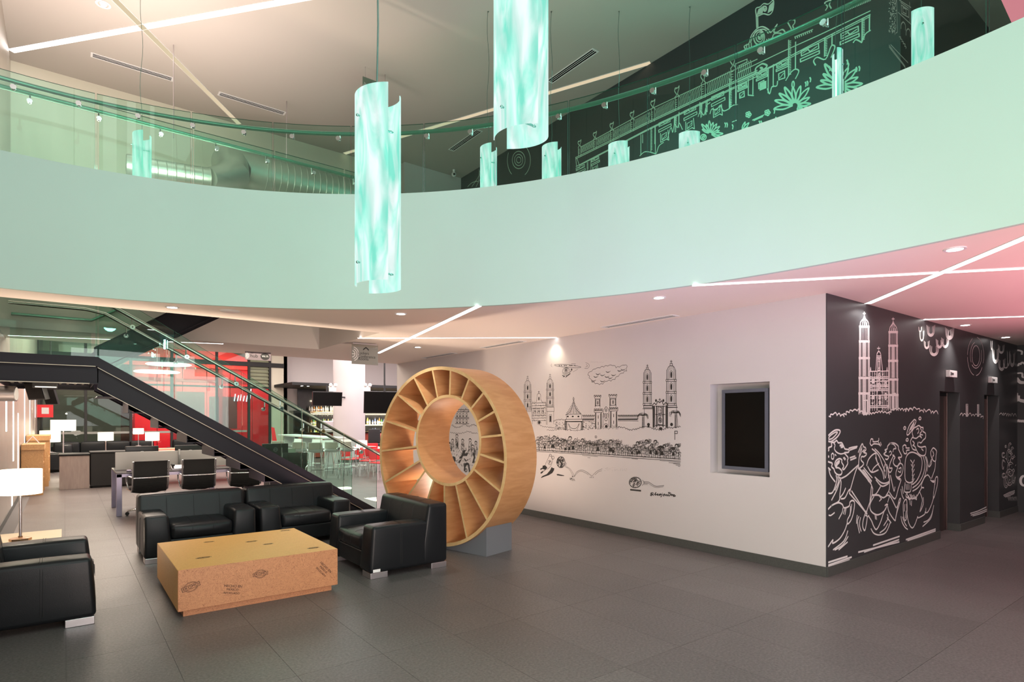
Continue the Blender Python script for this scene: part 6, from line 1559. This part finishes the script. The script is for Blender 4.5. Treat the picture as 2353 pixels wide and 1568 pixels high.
# clouds (curls hanging from the ceiling line)
def curl(x0,x1,y,d,n=3,w=.8):
    for i in range(n): t = i*.2; B.line([(x0+(x1-x0)*t*.7,y+d*t*.4),(x0+(x1-x0)*(.12+t*.4),y+d*(.75-t*.2)),((x0+x1)/2,y+d*(1-t*.45)),(x1-(x1-x0)*(.12+t*.4),y+d*(.75-t*.2)),(x1-(x1-x0)*t*.7,y+d*t*.3)],w,smooth=True)
curl(170,210,290,60,2,.6); curl(275,380,270,140,3); curl(183,240,340,130,2,.7); curl(240,310,470,100,3,.7); curl(305,432,520,140,3); curl(395,480,450,110,3); curl(465,560,430,125,3); curl(515,625,300,150,4)
B.ell(908,660,50,130,.6); B.ell(908,655,74,165,.55,-.4,2.3); B.ell(908,655,72,168,.55,2.6,4.5); B.ell(905,670,100,245,.6,.6,1.5); B.ell(905,670,105,245,.6,1.8,3.1); B.ell(905,660,105,240,.55,-1.4,.4); B.ell(905,660,105,240,.5,3.2,4.3)
curl(1098,1120,470,110,2,.9); curl(1118,1205,560,195,3,1.0); curl(1195,1275,520,110,3,.7); curl(1195,1285,700,150,3,.8); curl(1265,1320,760,60,2,.7); curl(1310,1345,600,190,2,.6); curl(1340,1410,620,180,3,.7)
B.bumps([(700,1430),(760,1440),(800,1430),(880,1440),(930,1430),(1000,1470)],8,30,.7); B.rect(780,1285,806,1440,.5); B.rect(925,1290,948,1440,.5)
for i in range(10): B.line([(782,1300+i*14),(804,1306+i*14)],.5); B.line([(927,1300+i*14),(946,1306+i*14)],.5)
B.bumps([(1210,1420),(1270,1430),(1330,1440),(1430,1440)],7,34,.7)
# small figures between and after the lifts
B.frame((2180,800), 3.734)
for p in ([(185,1420),(250,1400),(322,1365)], [(190,1435),(260,1412),(325,1385)], [(205,1442),(265,1425),(325,1400)], [(470,1265),(520,1240),(565,1225)], [(475,1275),(525,1250),(565,1238)], [(485,1280),(530,1262),(560,1250)]): B.line(p,.9)
for (x,y,rx,ry) in ((525,860,16,45),(545,900,16,50),(515,930,20,60),(530,1040,30,60),(520,1110,34,70),(490,1150,18,50),(555,1100,14,60),(465,1000,10,40),(468,920,14,22),(470,1095,14,20),(488,845,7,9)):
    B.ell(x,y,rx,ry,.7,random.uniform(0,1),5.5); B.ell(x+3,y,rx*.6,ry*.7,.6,random.uniform(0,2),5)
for i in range(26): x = random.uniform(480,570); y = random.uniform(880,1180); B.line([(x,y),(x+random.uniform(-14,14),y+random.uniform(-24,24))],.6)
for i in range(8): B.line([(505+10*i,1305-random.uniform(0,20)),(508+10*i,1285-random.uniform(0,20)),(514+10*i,1310)],.6)
# running figures, traced
B.frame((1880,930), 3.9194)
S = lambda p, w=.95, c=False: B.line(p, w, smooth=True, close=c)
S([(80,325),(110,335),(150,310),(180,280),(197,245),(185,230),(150,232),(110,260),(80,295),(80,325)]); S([(95,315),(125,305),(160,270),(172,250),(150,252),(115,275),(95,298),(95,315)],.8)
S([(95,470),(78,440),(95,410),(92,390),(120,375),(118,345),(145,340),(165,325),(180,345),(210,345),(228,375),(240,400),(275,408),(270,430),(235,435),(250,455),(268,480),(262,505),(265,530),(250,560),(230,585),(218,578),(228,555),(210,520),(212,500),(190,488),(160,505),(148,540),(160,570)])
S([(160,570),(185,572),(212,600),(205,630),(175,632),(150,610),(140,580),(120,560),(125,530),(90,515),(78,490),(95,470)]); S([(140,350),(150,365),(145,400),(165,430),(200,445),(230,440)],.8); S([(118,450),(130,440),(140,460),(135,490),(120,485),(118,450)],.8)
B.fill([(150,560),(160,520),(185,500),(195,505),(190,530),(175,545),(165,565)]); S([(195,370),(210,365),(222,380),(205,385)],1.2); S([(150,450),(160,460)],.8); S([(225,480),(240,500)],.7); S([(232,475),(246,492)],.7)
for l in ([(275,395),(310,385),(350,378)],[(285,410),(345,388)],[(285,480),(330,465)],[(290,500),(340,480)],[(208,665),(255,640),(310,590),(360,545)],[(95,585),(110,640),(150,695)],[(160,640),(165,690),(130,790),(85,800)],[(185,650),(205,700),(195,800),(185,870),(120,910),(85,950)],[(175,650),(180,700),(150,770)],[(200,660),(170,760),(120,860)],[(360,545),(345,580),(330,620),(290,760),(280,800)],[(300,780),(420,960),(440,985)],[(280,800),(380,915),(435,985)],
          [(360,575),(400,620),(490,760),(440,950),(435,985)],[(478,740),(465,870)],[(205,850),(240,840),(270,780),(285,765)],[(195,840),(225,800),(245,755)]): S(l)
S([(360,430),(372,400),(395,355),(408,380),(425,390),(428,410),(408,430),(432,440),(430,455),(410,470),(390,470),(385,500),(408,530),(395,555),(375,570)]); S([(385,400),(375,430),(365,500),(362,570)]); S([(392,385),(388,430),(370,470)],.8); S([(415,405),(398,425)],.8)
for i in range(8): x = 400+i*9; y = 590+i*13; S([(x,y),(x+16,y+6),(x+6,y+20),(x-4,y+10)],.8)
S([(365,570),(400,610),(455,695)],.8); S([(410,570),(450,620),(485,660)],.8)
S([(485,335),(465,360),(475,370),(520,355)] if 0 else [(465,350),(475,312),(492,315),(495,335),(540,330),(545,305)],.8); S([(465,350),(480,370),(500,355),(550,360),(560,375)],.8); S([(540,340),(552,355),(548,370)],.6); S([(560,340),(568,365)],.6)
S([(435,550),(450,500),(480,460),(515,440),(520,470),(535,530),(575,600),(590,670)]); S([(485,400),(520,430),(550,470),(575,540),(600,600)]); S([(510,400),(550,440),(600,520),(615,580)],.8); S([(445,560),(480,610),(540,590)]); S([(515,480),(530,520)],.8); S([(480,610),(500,570),(545,530)],.8)
S([(510,655),(560,700),(600,710),(640,690),(638,650)]); S([(520,680),(570,735),(620,720),(640,700)]); S([(560,740),(520,805),(490,815)]); S([(638,640),(640,760),(610,820)]); S([(600,540),(590,600),(605,660),(620,560),(630,640)],.8); S([(615,540),(635,600),(630,660)],.8)
S([(490,820),(540,815),(585,840),(640,820),(700,930)]); S([(640,790),(690,850),(720,760),(745,680)]); S([(650,640),(680,775),(690,745)]); S([(640,830),(625,880)],.8)
S([(605,490),(620,495),(635,470),(610,460),(590,445),(612,425),(600,410),(620,400),(625,375),(650,350),(690,350),(720,375),(722,400),(735,430),(750,460),(745,475),(720,478),(735,500),(735,530),(710,555),(690,550),(675,525),(680,495),(690,475),(670,455)]); S([(640,350),(680,360),(700,395),(680,400),(672,425)],.8); S([(640,430),(650,420),(660,440),(645,460)],.8)
S([(680,455),(650,520),(640,570),(665,575),(650,610),(630,600)],.9); S([(710,570),(730,530),(760,545),(762,590),(745,640),(705,655),(700,610),(715,570)],.9); S([(725,580),(745,570),(740,610),(720,600)],.8); S([(705,650),(740,670)],.8); S([(710,665),(735,680)],.8)
S([(500,830),(465,900),(475,960),(520,992),(560,985),(600,950),(620,900),(600,910)]); S([(500,820),(545,820),(565,850)],.8); S([(550,870),(570,850)],.8); S([(510,990),(515,1030)]); S([(520,995),(525,1035)],.8)
S([(625,900),(590,970),(560,1060),(525,1125),(500,1100),(480,1050),(455,1010)]); S([(625,920),(640,975),(690,1045),(700,1000),(740,860),(725,870),(695,1040)]); S([(705,930),(730,880)],.8)
S([(430,960),(405,1040),(400,1100),(418,1135),(432,1080),(440,1010),(425,1000)]); S([(440,1015),(455,1000)],.8)
for l in ([(350,1000),(345,1040),(345,1070)],[(365,1010),(352,1060),(370,1155)],[(380,1020),(370,1080),(385,1140)],[(475,1120),(500,1160),(550,1175),(610,1150),(650,1060)],[(555,1155),(600,1120),(625,1075)],[(590,1090),(615,1050),(630,1020),(620,990)],[(655,1065),(620,1020)]): S(l,.9)
# third runner
S([(865,135),(880,150),(860,200),(830,250),(805,275),(798,255),(820,190),(850,150),(865,135)]); S([(865,155),(835,200),(815,250)],.7); B.blob(845,200,8,38,10,.5)
for (x,y) in ((778,212),(915,125),(800,318)): S([(x-10,y),(x,y-12),(x+10,y-4),(x+6,y+10),(x-6,y+10)],.9,True)
S([(855,290),(845,250),(860,215),(885,200),(905,190),(925,205),(945,210),(940,240),(965,260),(965,300),(945,320),(925,345),(910,340)]); S([(845,295),(880,305),(910,285),(930,300),(915,270),(940,275)],.9); S([(885,225),(900,215),(905,240),(895,260)],.9); S([(920,215),(930,240),(915,260)],.9)
S([(845,300),(830,330),(835,360),(850,400),(880,410),(870,380),(855,370)]); S([(900,340),(895,370),(925,385),(965,380),(970,420),(960,455),(930,460),(900,440),(885,410)]); S([(850,330),(865,350),(850,370)],.9); S([(930,400),(945,415)],.9)
S([(765,400),(760,380),(775,365),(790,372),(790,390),(820,392)],.9); S([(760,405),(775,440),(795,440),(795,415),(820,410)],.9)
S([(920,470),(880,440),(840,430),(805,450),(785,500),(780,600),(785,680),(820,705),(855,690)]); S([(925,470),(935,520),(925,600),(890,680),(850,720)]); S([(945,470),(960,540),(945,630),(900,710),(850,750)]); S([(960,465),(975,530),(960,640),(905,740),(850,780)]); S([(970,470),(985,520),(980,600)],.8)
for k in range(5): S([(830+k*6,500+k*40),(850,530+k*40),(845,560+k*40)],.8); S([(865,500+k*42),(848,540+k*40)],.7)
S([(782,705),(775,780),(800,790),(830,780),(838,700)],.9); 
for x in (790,803,816): S([(x,720),(x+2,765)],.8)
S([(800,790),(790,830),(830,845),(880,835),(930,750)]); 
for k in range(8): S([(800+12*k,800+random.uniform(0,30)),(815+10*k,830+random.uniform(0,30)),(822+8*k,850)],.9)
S([(975,480),(995,560),(1020,530),(1015,500)],.9); S([(1000,560),(1010,520),(1030,480)],.8); S([(1015,460),(1012,430),(1030,395),(1045,395),(1065,420),(1060,460),(1055,510),(1030,500),(1015,460)]); S([(1030,420),(1040,450),(1030,470)],.9)
S([(1055,510),(1050,580),(1020,665)]); S([(1010,665),(985,635),(955,660),(930,720),(930,745),(950,750)]); S([(1010,680),(1040,700),(1060,655),(1075,660),(1070,730),(1045,830),(1035,830),(1050,700)]); S([(1020,690),(1040,690)],1.2); S([(1055,680),(1050,720)],.8)
S([(1040,830),(1020,900),(985,970),(960,970)] ,.9); S([(970,935),(960,985),(905,1020),(895,1010)],.9); S([(895,1010),(870,1080),(845,1112),(815,1070),(800,990),(795,900)])
S([(780,860),(765,900),(768,1000),(780,1045),(795,1020),(800,930),(795,860),(780,860)]); S([(780,900),(775,960)],.8); S([(790,960),(785,1020)],.8)
for l in ([(745,1010),(755,1060),(780,1105),(805,1125)],[(760,1015),(775,1060),(795,1095)],[(1040,910),(1020,990),(990,1040),(950,1060)],[(1030,960),(1010,1030),(940,1098)],[(910,780),(935,850),(930,900),(915,965)],[(945,840),(945,900),(920,960)],[(745,765),(755,820),(770,850)],[(755,740),(765,800)],[(825,870),(828,900)],[(840,870),(838,910)]): S(l,.9)
# first runner's leg
S([(85,945),(130,905),(180,885),(215,900),(230,930),(260,925),(280,910),(285,880),(305,865),(325,880),(322,940),(310,1000),(290,1050),(265,1075),(262,1040),(285,990),(290,920)]); S([(220,935),(215,970),(185,1030)],.8); S([(240,940),(225,985)],.8); S([(250,935),(240,990)],.8); S([(300,900),(295,950),(285,1000)],.8)
S([(260,1070),(235,1140),(190,1210),(130,1250),(130,1220),(90,1280)]); S([(265,1140),(230,1230),(135,1308)],.9); S([(268,1190),(220,1265),(150,1310)],.9); S([(262,1240),(185,1308)],.9)
S([(85,990),(110,1000),(145,975)],.8); S([(85,1020),(110,1032)],.8); S([(75,560),(95,575),(110,590)],.9); S([(90,640),(75,680)],.9)
for (x0,y0,x1,y1) in ((495,1268,730,1188),(415,1328,725,1218),(362,1330,728,1238),(790,1218,1055,1122),(805,1228,1055,1138),(875,1222,1030,1170),(92,1422,260,1368),(92,1448,298,1375),(92,1465,280,1402)): B.line([(x0,y0),(x1,y1)],1.1)
B.build('mural_drawing', M['chalk'], wall_d, 'white chalk mural of a cathedral and three running figures')
# drawing on the far dark wall (x=13.5)
E_ = Art('x', 13.5, -.002, .03).frame((2080,700), 5.6)
E_.line([(1410,600),(1450,590),(1500,605),(1500,640)],.9,smooth=True); E_.bumps([(1420,850),(1430,800),(1480,770),(1529,760)],4,16,.9); E_.line([(1420,888),(1500,885),(1510,930),(1529,940)],.9,smooth=True)
for k in range(3): E_.line([(1445,950+16*k),(1480,990+10*k),(1529,1000+6*k)],1.0,smooth=True)
for k in range(3): E_.line([(1440+12*k,1180),(1470,1220+8*k),(1529,1235+10*k)],1.0,smooth=True)
E_.line([(1435,1150),(1440,1240)],1.2); E_.bumps([(1445,1505),(1529,1510)],3,14,1.0)
E_.frame((2180,800), 3.734); E_.ell(645,1140,28,40,1.2); E_.build('mural_drawing', M['chalk'], wall_e)
MB().box(13.46,13.5,-.2,2.5,0,2.1).build('door_leaf', M['dark'], wall_e, bevel=.004)
for z in (.45,1.3): MB().box(13.45,13.47,2.46,2.52,z,z+.13).build('hinge', M['satin'], wall_e)

# ---- upper blackboard wall (x=8.2)
U = Art('x', 8.2, -.002, .020).frame((1240,200), 4.706)
M['chalkgreen'] = mat('pale_green_chalk', (.55,.80,.66), .8)
# guide: three long cornice lines as (x,y) in this crop
def UL(pts, w=.8, sm=False): U.line(pts, w, smooth=sm)
def yA(x): return 745-(x-400)*.4835 if x < 1200 else 358-(x-1200)*.462      # lower balustrade line
def yB(x): return 845-(x-400)*.4886
UL([(393,762),(1180,375),(2353,-178)],.8); UL([(397,775),(1180,390),(2353,-160)],.8)
UL([(395,860),(1180,452),(2110,-2),(2353,-115)],.8); UL([(430,850),(1180,463),(2130,2)],.7)
UL([(445,650),(1200,240),(2353,-300)],.7)
posts = [432,598,780,1000,1225,1485,1770,2090]
def yT(x): return 655-(x-432)*.515
for x in posts:
    y = yT(x); s_ = 1+(x-432)/2200
    UL([(x-12*s_,y+95*s_),(x-12*s_,y+4)],.6); UL([(x+14*s_,y+90*s_),(x+14*s_,y-6)],.6)
    for j in range(4): UL([(x-8*s_,y+(20+16*j)*s_),(x+2*s_,y+(18+16*j)*s_)],.5)
    U.line([(x-14*s_,y-2),(x-2*s_,y-20*s_),(x-16*s_,y-45*s_),(x-12*s_,y-68*s_),(x+6*s_,y-70*s_),(x+16*s_,y-84*s_),(x+14*s_,y-60*s_),(x+8*s_,y-40*s_),(x+6*s_,y-22*s_),(x+18*s_,y-8)],.7,smooth=True); UL([(x-12*s_,y-60*s_),(x+12*s_,y-72*s_)],.6)
x = 452
while x < 2300:
    s_ = 1+(x-432)/1500; y0 = yT(x)+8; y1 = yT(x)+70*s_*.95
    if min(abs(x-p) for p in posts) > 16*s_: U.line([(x,y0),(x+4*s_,y0+(y1-y0)*.3),(x-1,y0+(y1-y0)*.6),(x+3*s_,y1)],.5,smooth=True)
    x += 9*s_
# windows, pilasters
for (x, y, s_) in ((440,880,.9),(600,790,.8),(1350,395,1.2),(1625,265,1.25),(1925,110,1.3)):
    UL([(x-50*s_,y-2*s_),(x+50*s_,y-48*s_),(x+52*s_,y-18*s_),(x-48*s_,y+28*s_),(x-50*s_,y-2*s_)],.7); UL([(x-42*s_,y+14*s_),(x-10*s_,y-12*s_),(x,y+4*s_),(x+42*s_,y-28*s_)],.6)
    UL([(x-52*s_,y+60*s_),(x+60*s_,y+2*s_),(x+62*s_,y+22*s_),(x-50*s_,y+80*s_),(x-52*s_,y+60*s_)],.7)
    UL([(x-36*s_,y+90*s_),(x-34*s_,y+170*s_),(x+20*s_,y+140*s_),(x+40*s_,y+150*s_),(x+32*s_,y+60*s_)],.7); UL([(x-24*s_,y+105*s_),(x-22*s_,y+150*s_),(x+18*s_,y+120*s_),(x+20*s_,y+80*s_),(x-24*s_,y+105*s_)],.6); UL([(x-15*s_,y+140*s_),(x+14*s_,y+100*s_)],.5)
for (x, y, h) in ((515,815,95),(1205,445,250),(1252,425,290),(1465,330,160),(1505,300,140),(1745,180,150),(1800,150,150),(2055,30,200),(2125,-10,190),(1095,520,215),(1115,515,90),(555,795,110)):
    UL([(x,y),(x,y+h)],.7)
    if x in (515,1205,1465,1745,2055):
        for j in range(int(h/16)): UL([(x+4,y+8+16*j),(x+14,y+6+16*j)],.45)
UL([(1085,745),(1130,705),(1180,702),(1230,715),(1262,718),(1290,640),(1340,600)],.7,True); UL([(1380,570),(1420,440),(1440,490),(1460,400),(1490,440),(1510,390),(1545,460)],.7,True); UL([(1715,320),(1740,260),(1775,305),(1810,250)],.7,True); UL([(2050,235),(2090,200),(2140,190)],.7,True)
UL([(390,760),(400,850)],.7); UL([(405,775),(430,845)],.6)
# sun and birds at left
for rx, ry in ((14,18),(28,34),(42,50)): U.ell(-1,0,0,0); 
U.frame((780,0), 2.3056)
for rx, ry in ((12,16),(22,30),(34,46)): U.ell(950,848,rx,ry,.6)
U.ell(950,850,62,90,.6,-1.0,1.0); U.ell(945,850,55,90,.6,2.2,3.6)
for k in range(4): U.line([(680+k*22,990),(700+k*22,970-k*8),(722+k*14,960),(740,930-k*10)],.6,smooth=True)
# crest, flag, palm leaves, more windows
U.frame((1500,0), 4.706)
U.line([(1125,300),(1120,180),(1115,95),(1160,75),(1200,40),(1250,45),(1305,5),(1300,110),(1260,160),(1200,150),(1150,170),(1118,175)],.8,smooth=True); UL([(1138,298),(1135,180)],.8)
for i in range(11): UL([(1125+6*i,165-2*i),(1145+6*i,100-4*i)],.4); UL([(1245+5*i,140-3*i),(1262+4*i,60-4*i)],.4)
U.ell(1215,95,16,26,.9); U.blob(1215,98,8,14)
U.line([(950,590),(1000,540),(990,500),(1040,470),(1070,380),(1130,310),(1190,290),(1250,320),(1280,350),(1345,265),(1310,340),(1340,350),(1400,320),(1430,350),(1410,385),(1380,360),(1310,370),(1290,440)],.9,smooth=True)
U.line([(1060,460),(1090,380),(1150,325),(1210,320),(1250,360)],.8,smooth=True); U.ell(1150,405,58,80,.9); U.ell(1155,400,38,54,.8); U.ell(1160,398,20,28,.9); UL([(1145,395),(1158,410),(1175,385)],1.0,True)
for x in (1015,1040,1065,1232,1255,1280,1300): UL([(x,480-(x-1015)*.25),(x+3,545-(x-1015)*.45)],.8)
UL([(900,690),(1020,640),(1020,670),(930,715)],.7); UL([(1535,400),(1730,320)],.6)
for i in range(9): UL([(1540+22*i,400-9*i),(1544+22*i,418-9*i)],.7)
UL([(920,790),(1400,560),(1800,380),(2350,120)],.7); UL([(920,890),(1330,695),(1500,600),(1860,410),(2350,160)],.8); UL([(925,905),(1500,620),(1870,425),(2350,180)],.6)
UL([(1530,310),(1900,150),(2353,-45)],.7); UL([(1480,340),(1900,170),(2353,-25)],.6)
U.line([(1475,345),(1500,320),(1470,260),(1465,235),(1530,215),(1535,250),(1515,280),(1530,320)],.8,smooth=True); U.line([(1870,110),(1890,70),(1860,30),(1925,5),(1910,50),(1930,90)],.8,smooth=True)
x = 1560
while x < 2353: s_ = (x-1500)/400+1; U.line([(x,300-(x-1560)*.43),(x+5,315-(x-1560)*.43),(x+2,330-(x-1560)*.43+6*s_)],.6,smooth=True); x += 18
for (x, y, s_) in ((965,935,.85),(1395,700,1.1),(1175,810,1.0),(1690,555,1.7),(2120,370,1.7)):
    UL([(x-50*s_,y-2*s_),(x+60*s_,y-50*s_),(x+62*s_,y-18*s_),(x-48*s_,y+30*s_),(x-50*s_,y-2*s_)],.8); UL([(x-40*s_,y+12*s_),(x-5*s_,y-12*s_),(x+5*s_,y+2*s_),(x+50*s_,y-30*s_)],.7)
    UL([(x-55*s_,y+50*s_),(x+65*s_,y-4*s_),(x+66*s_,y+14*s_),(x-54*s_,y+68*s_),(x-55*s_,y+50*s_)],.8)
    if s_ < 1.6: UL([(x-30*s_,y+90*s_),(x-28*s_,y+150*s_),(x+30*s_,y+130*s_),(x+28*s_,y+60*s_),(x-30*s_,y+90*s_)],.8); UL([(x-18*s_,y+130*s_),(x+18*s_,y+85*s_)],.6)
U.line([(1110,790),(1115,740),(1150,710),(1190,690),(1235,710),(1210,745),(1170,760),(1140,790)],1.2,smooth=True); U.blob(1175,735,20,14)
for i in range(8): UL([(1160,905+10*i),(1225,880+10*i)],.8)
for (x, y, h) in ((830,850,320),(895,690,430),(1035,860,170),(1085,830,190),(1250,735,270),(1305,700,240),(1470,435,380),(1545,455,290),(1860,410,200),(1940,370,120),(2265,200,240),(2345,160,170),(510,1110,120),(590,1080,130),(235,1260,90),(285,1215,110),(25,1365,190)):
    UL([(x,y),(x-2,y+h)],.8)
    if x in (830,1470,1860,2265,510,235):
        for j in range(int(h/18)): UL([(x+8,y+12+18*j),(x+24,y+8+18*j)],.6)
UL([(1035,1030),(1090,1035)],.8); UL([(1240,960),(1265,1015),(1290,940),(1340,930),(1350,880)],.8,True); UL([(1440,870),(1490,790),(1540,750),(1580,770),(1545,850)],.8,True); UL([(1760,705),(1740,660),(1780,620),(1870,640),(1930,500),(1970,510),(1930,620)],.8,True); UL([(2260,460),(2200,430),(2170,460)],.8,True); UL([(2260,460),(2300,370),(2353,330)],.8,True)
UL([(520,1200),(555,1245),(580,1150),(620,1110)],.8,True); UL([(620,1230),(640,1180),(690,1190),(730,1140),(765,1200),(830,1175)],.8,True)
# leaves
def leaf(cx, cy, r, n=9, a0=-2.8, a1=.3, w=1.0):
    for i in range(n):
        a = a0+(a1-a0)*i/(n-1); l = r*random.uniform(.75,1.15); b = .16
        U.line([(cx+r*.15*math.cos(a),cy+r*.15*math.sin(a)),(cx+l*.6*math.cos(a-b),cy+l*.6*math.sin(a-b)),(cx+l*math.cos(a),cy+l*math.sin(a)),(cx+l*.6*math.cos(a+b),cy+l*.6*math.sin(a+b)),(cx+r*.18*math.cos(a+.05),cy+r*.18*math.sin(a+.05))],w,smooth=True)
leaf(620,1450,130,10,-2.6,.3); leaf(1540,1140,210,10,-3.3,.3,1.1); leaf(2020,930,260,12,-3.2,.6,1.15); leaf(960,1420,110,5,-1.2,.2,.9)
U.ell(548,1485,30,30,1.0); U.ell(548,1485,12,12,1.0); U.ell(1590,1180,26,28,1.0); U.ell(1590,1182,10,12,1.0)
for (x, y) in ((1035,1240),(1240,1220)):
    for i in range(5): a = 2*PI*i/5; U.ell(x+18*math.cos(a),y+20*math.sin(a),12,12,.8,n=8)
UL([(1080,1300),(1200,1245)],.8); UL([(1095,1305),(1190,1262)],.7); UL([(860,1320),(910,1300)],.7)
for (x, y) in ((780,1330),(800,1330),(860,1350),(1150,1310),(1170,1310),(1310,1180),(1330,1270),(1650,890),(1670,880),(1700,840),(1910,720),(2110,680),(2230,720),(2200,730),(2100,650)): U.line([(x,y),(x+8,y+18),(x+4,y+45)],.9,smooth=True)
U.ell(1518,915,12,34,.9)
U.build('mural_drawing', M['chalkgreen'], wall_u, 'pale chalk mural of a palace facade with flag on the upper wall')
# drawing on the side face (y=2.876)
V_ = Art('y', Y1-.02, -.002, .018).frame((1900,0), 5.194)
for i in range(90): x = random.uniform(745,830); y = random.uniform(0,400); V_.line([(x,y),(x+random.uniform(-18,18),y+random.uniform(-22,22))],.6)
for (x0,y0,x1,y1) in ((860,0,1000,90),(880,30,975,100),(850,150,1000,290),(740,540,930,790),(760,535,965,750),(830,0,840,380),(985,30,990,270),(740,560,935,810)): V_.line([(x0,y0),(x1,y1)],.7)
for (x,y) in ((910,300),(970,380),(1040,430)): V_.line([(x-28,y+40),(x-24,y-10),(x,y-35),(x+24,y),(x+24,y+60)],.8,smooth=True)
V_.line([(885,60),(970,120),(975,210),(890,160),(885,60)],.8); V_.line([(905,90),(945,115),(945,170),(905,145),(905,90)],.7); V_.bumps([(860,440),(940,580)],5,14,.7)
V_.build('mural_drawing', M['chalk'], wall_u2)

# lettering curves become plain meshes
bpy.context.view_layer.update()
deps = bpy.context.evaluated_depsgraph_get()
for o in [o for o in D.objects if o.type == 'FONT']:
    me = D.meshes.new_from_object(o.evaluated_get(deps)); n = D.objects.new(o.name, me); COL.objects.link(n)
    n.parent = o.parent; n.matrix_basis = o.matrix_basis.copy(); nm = o.name; D.objects.remove(o, do_unlink=True); n.name = nm
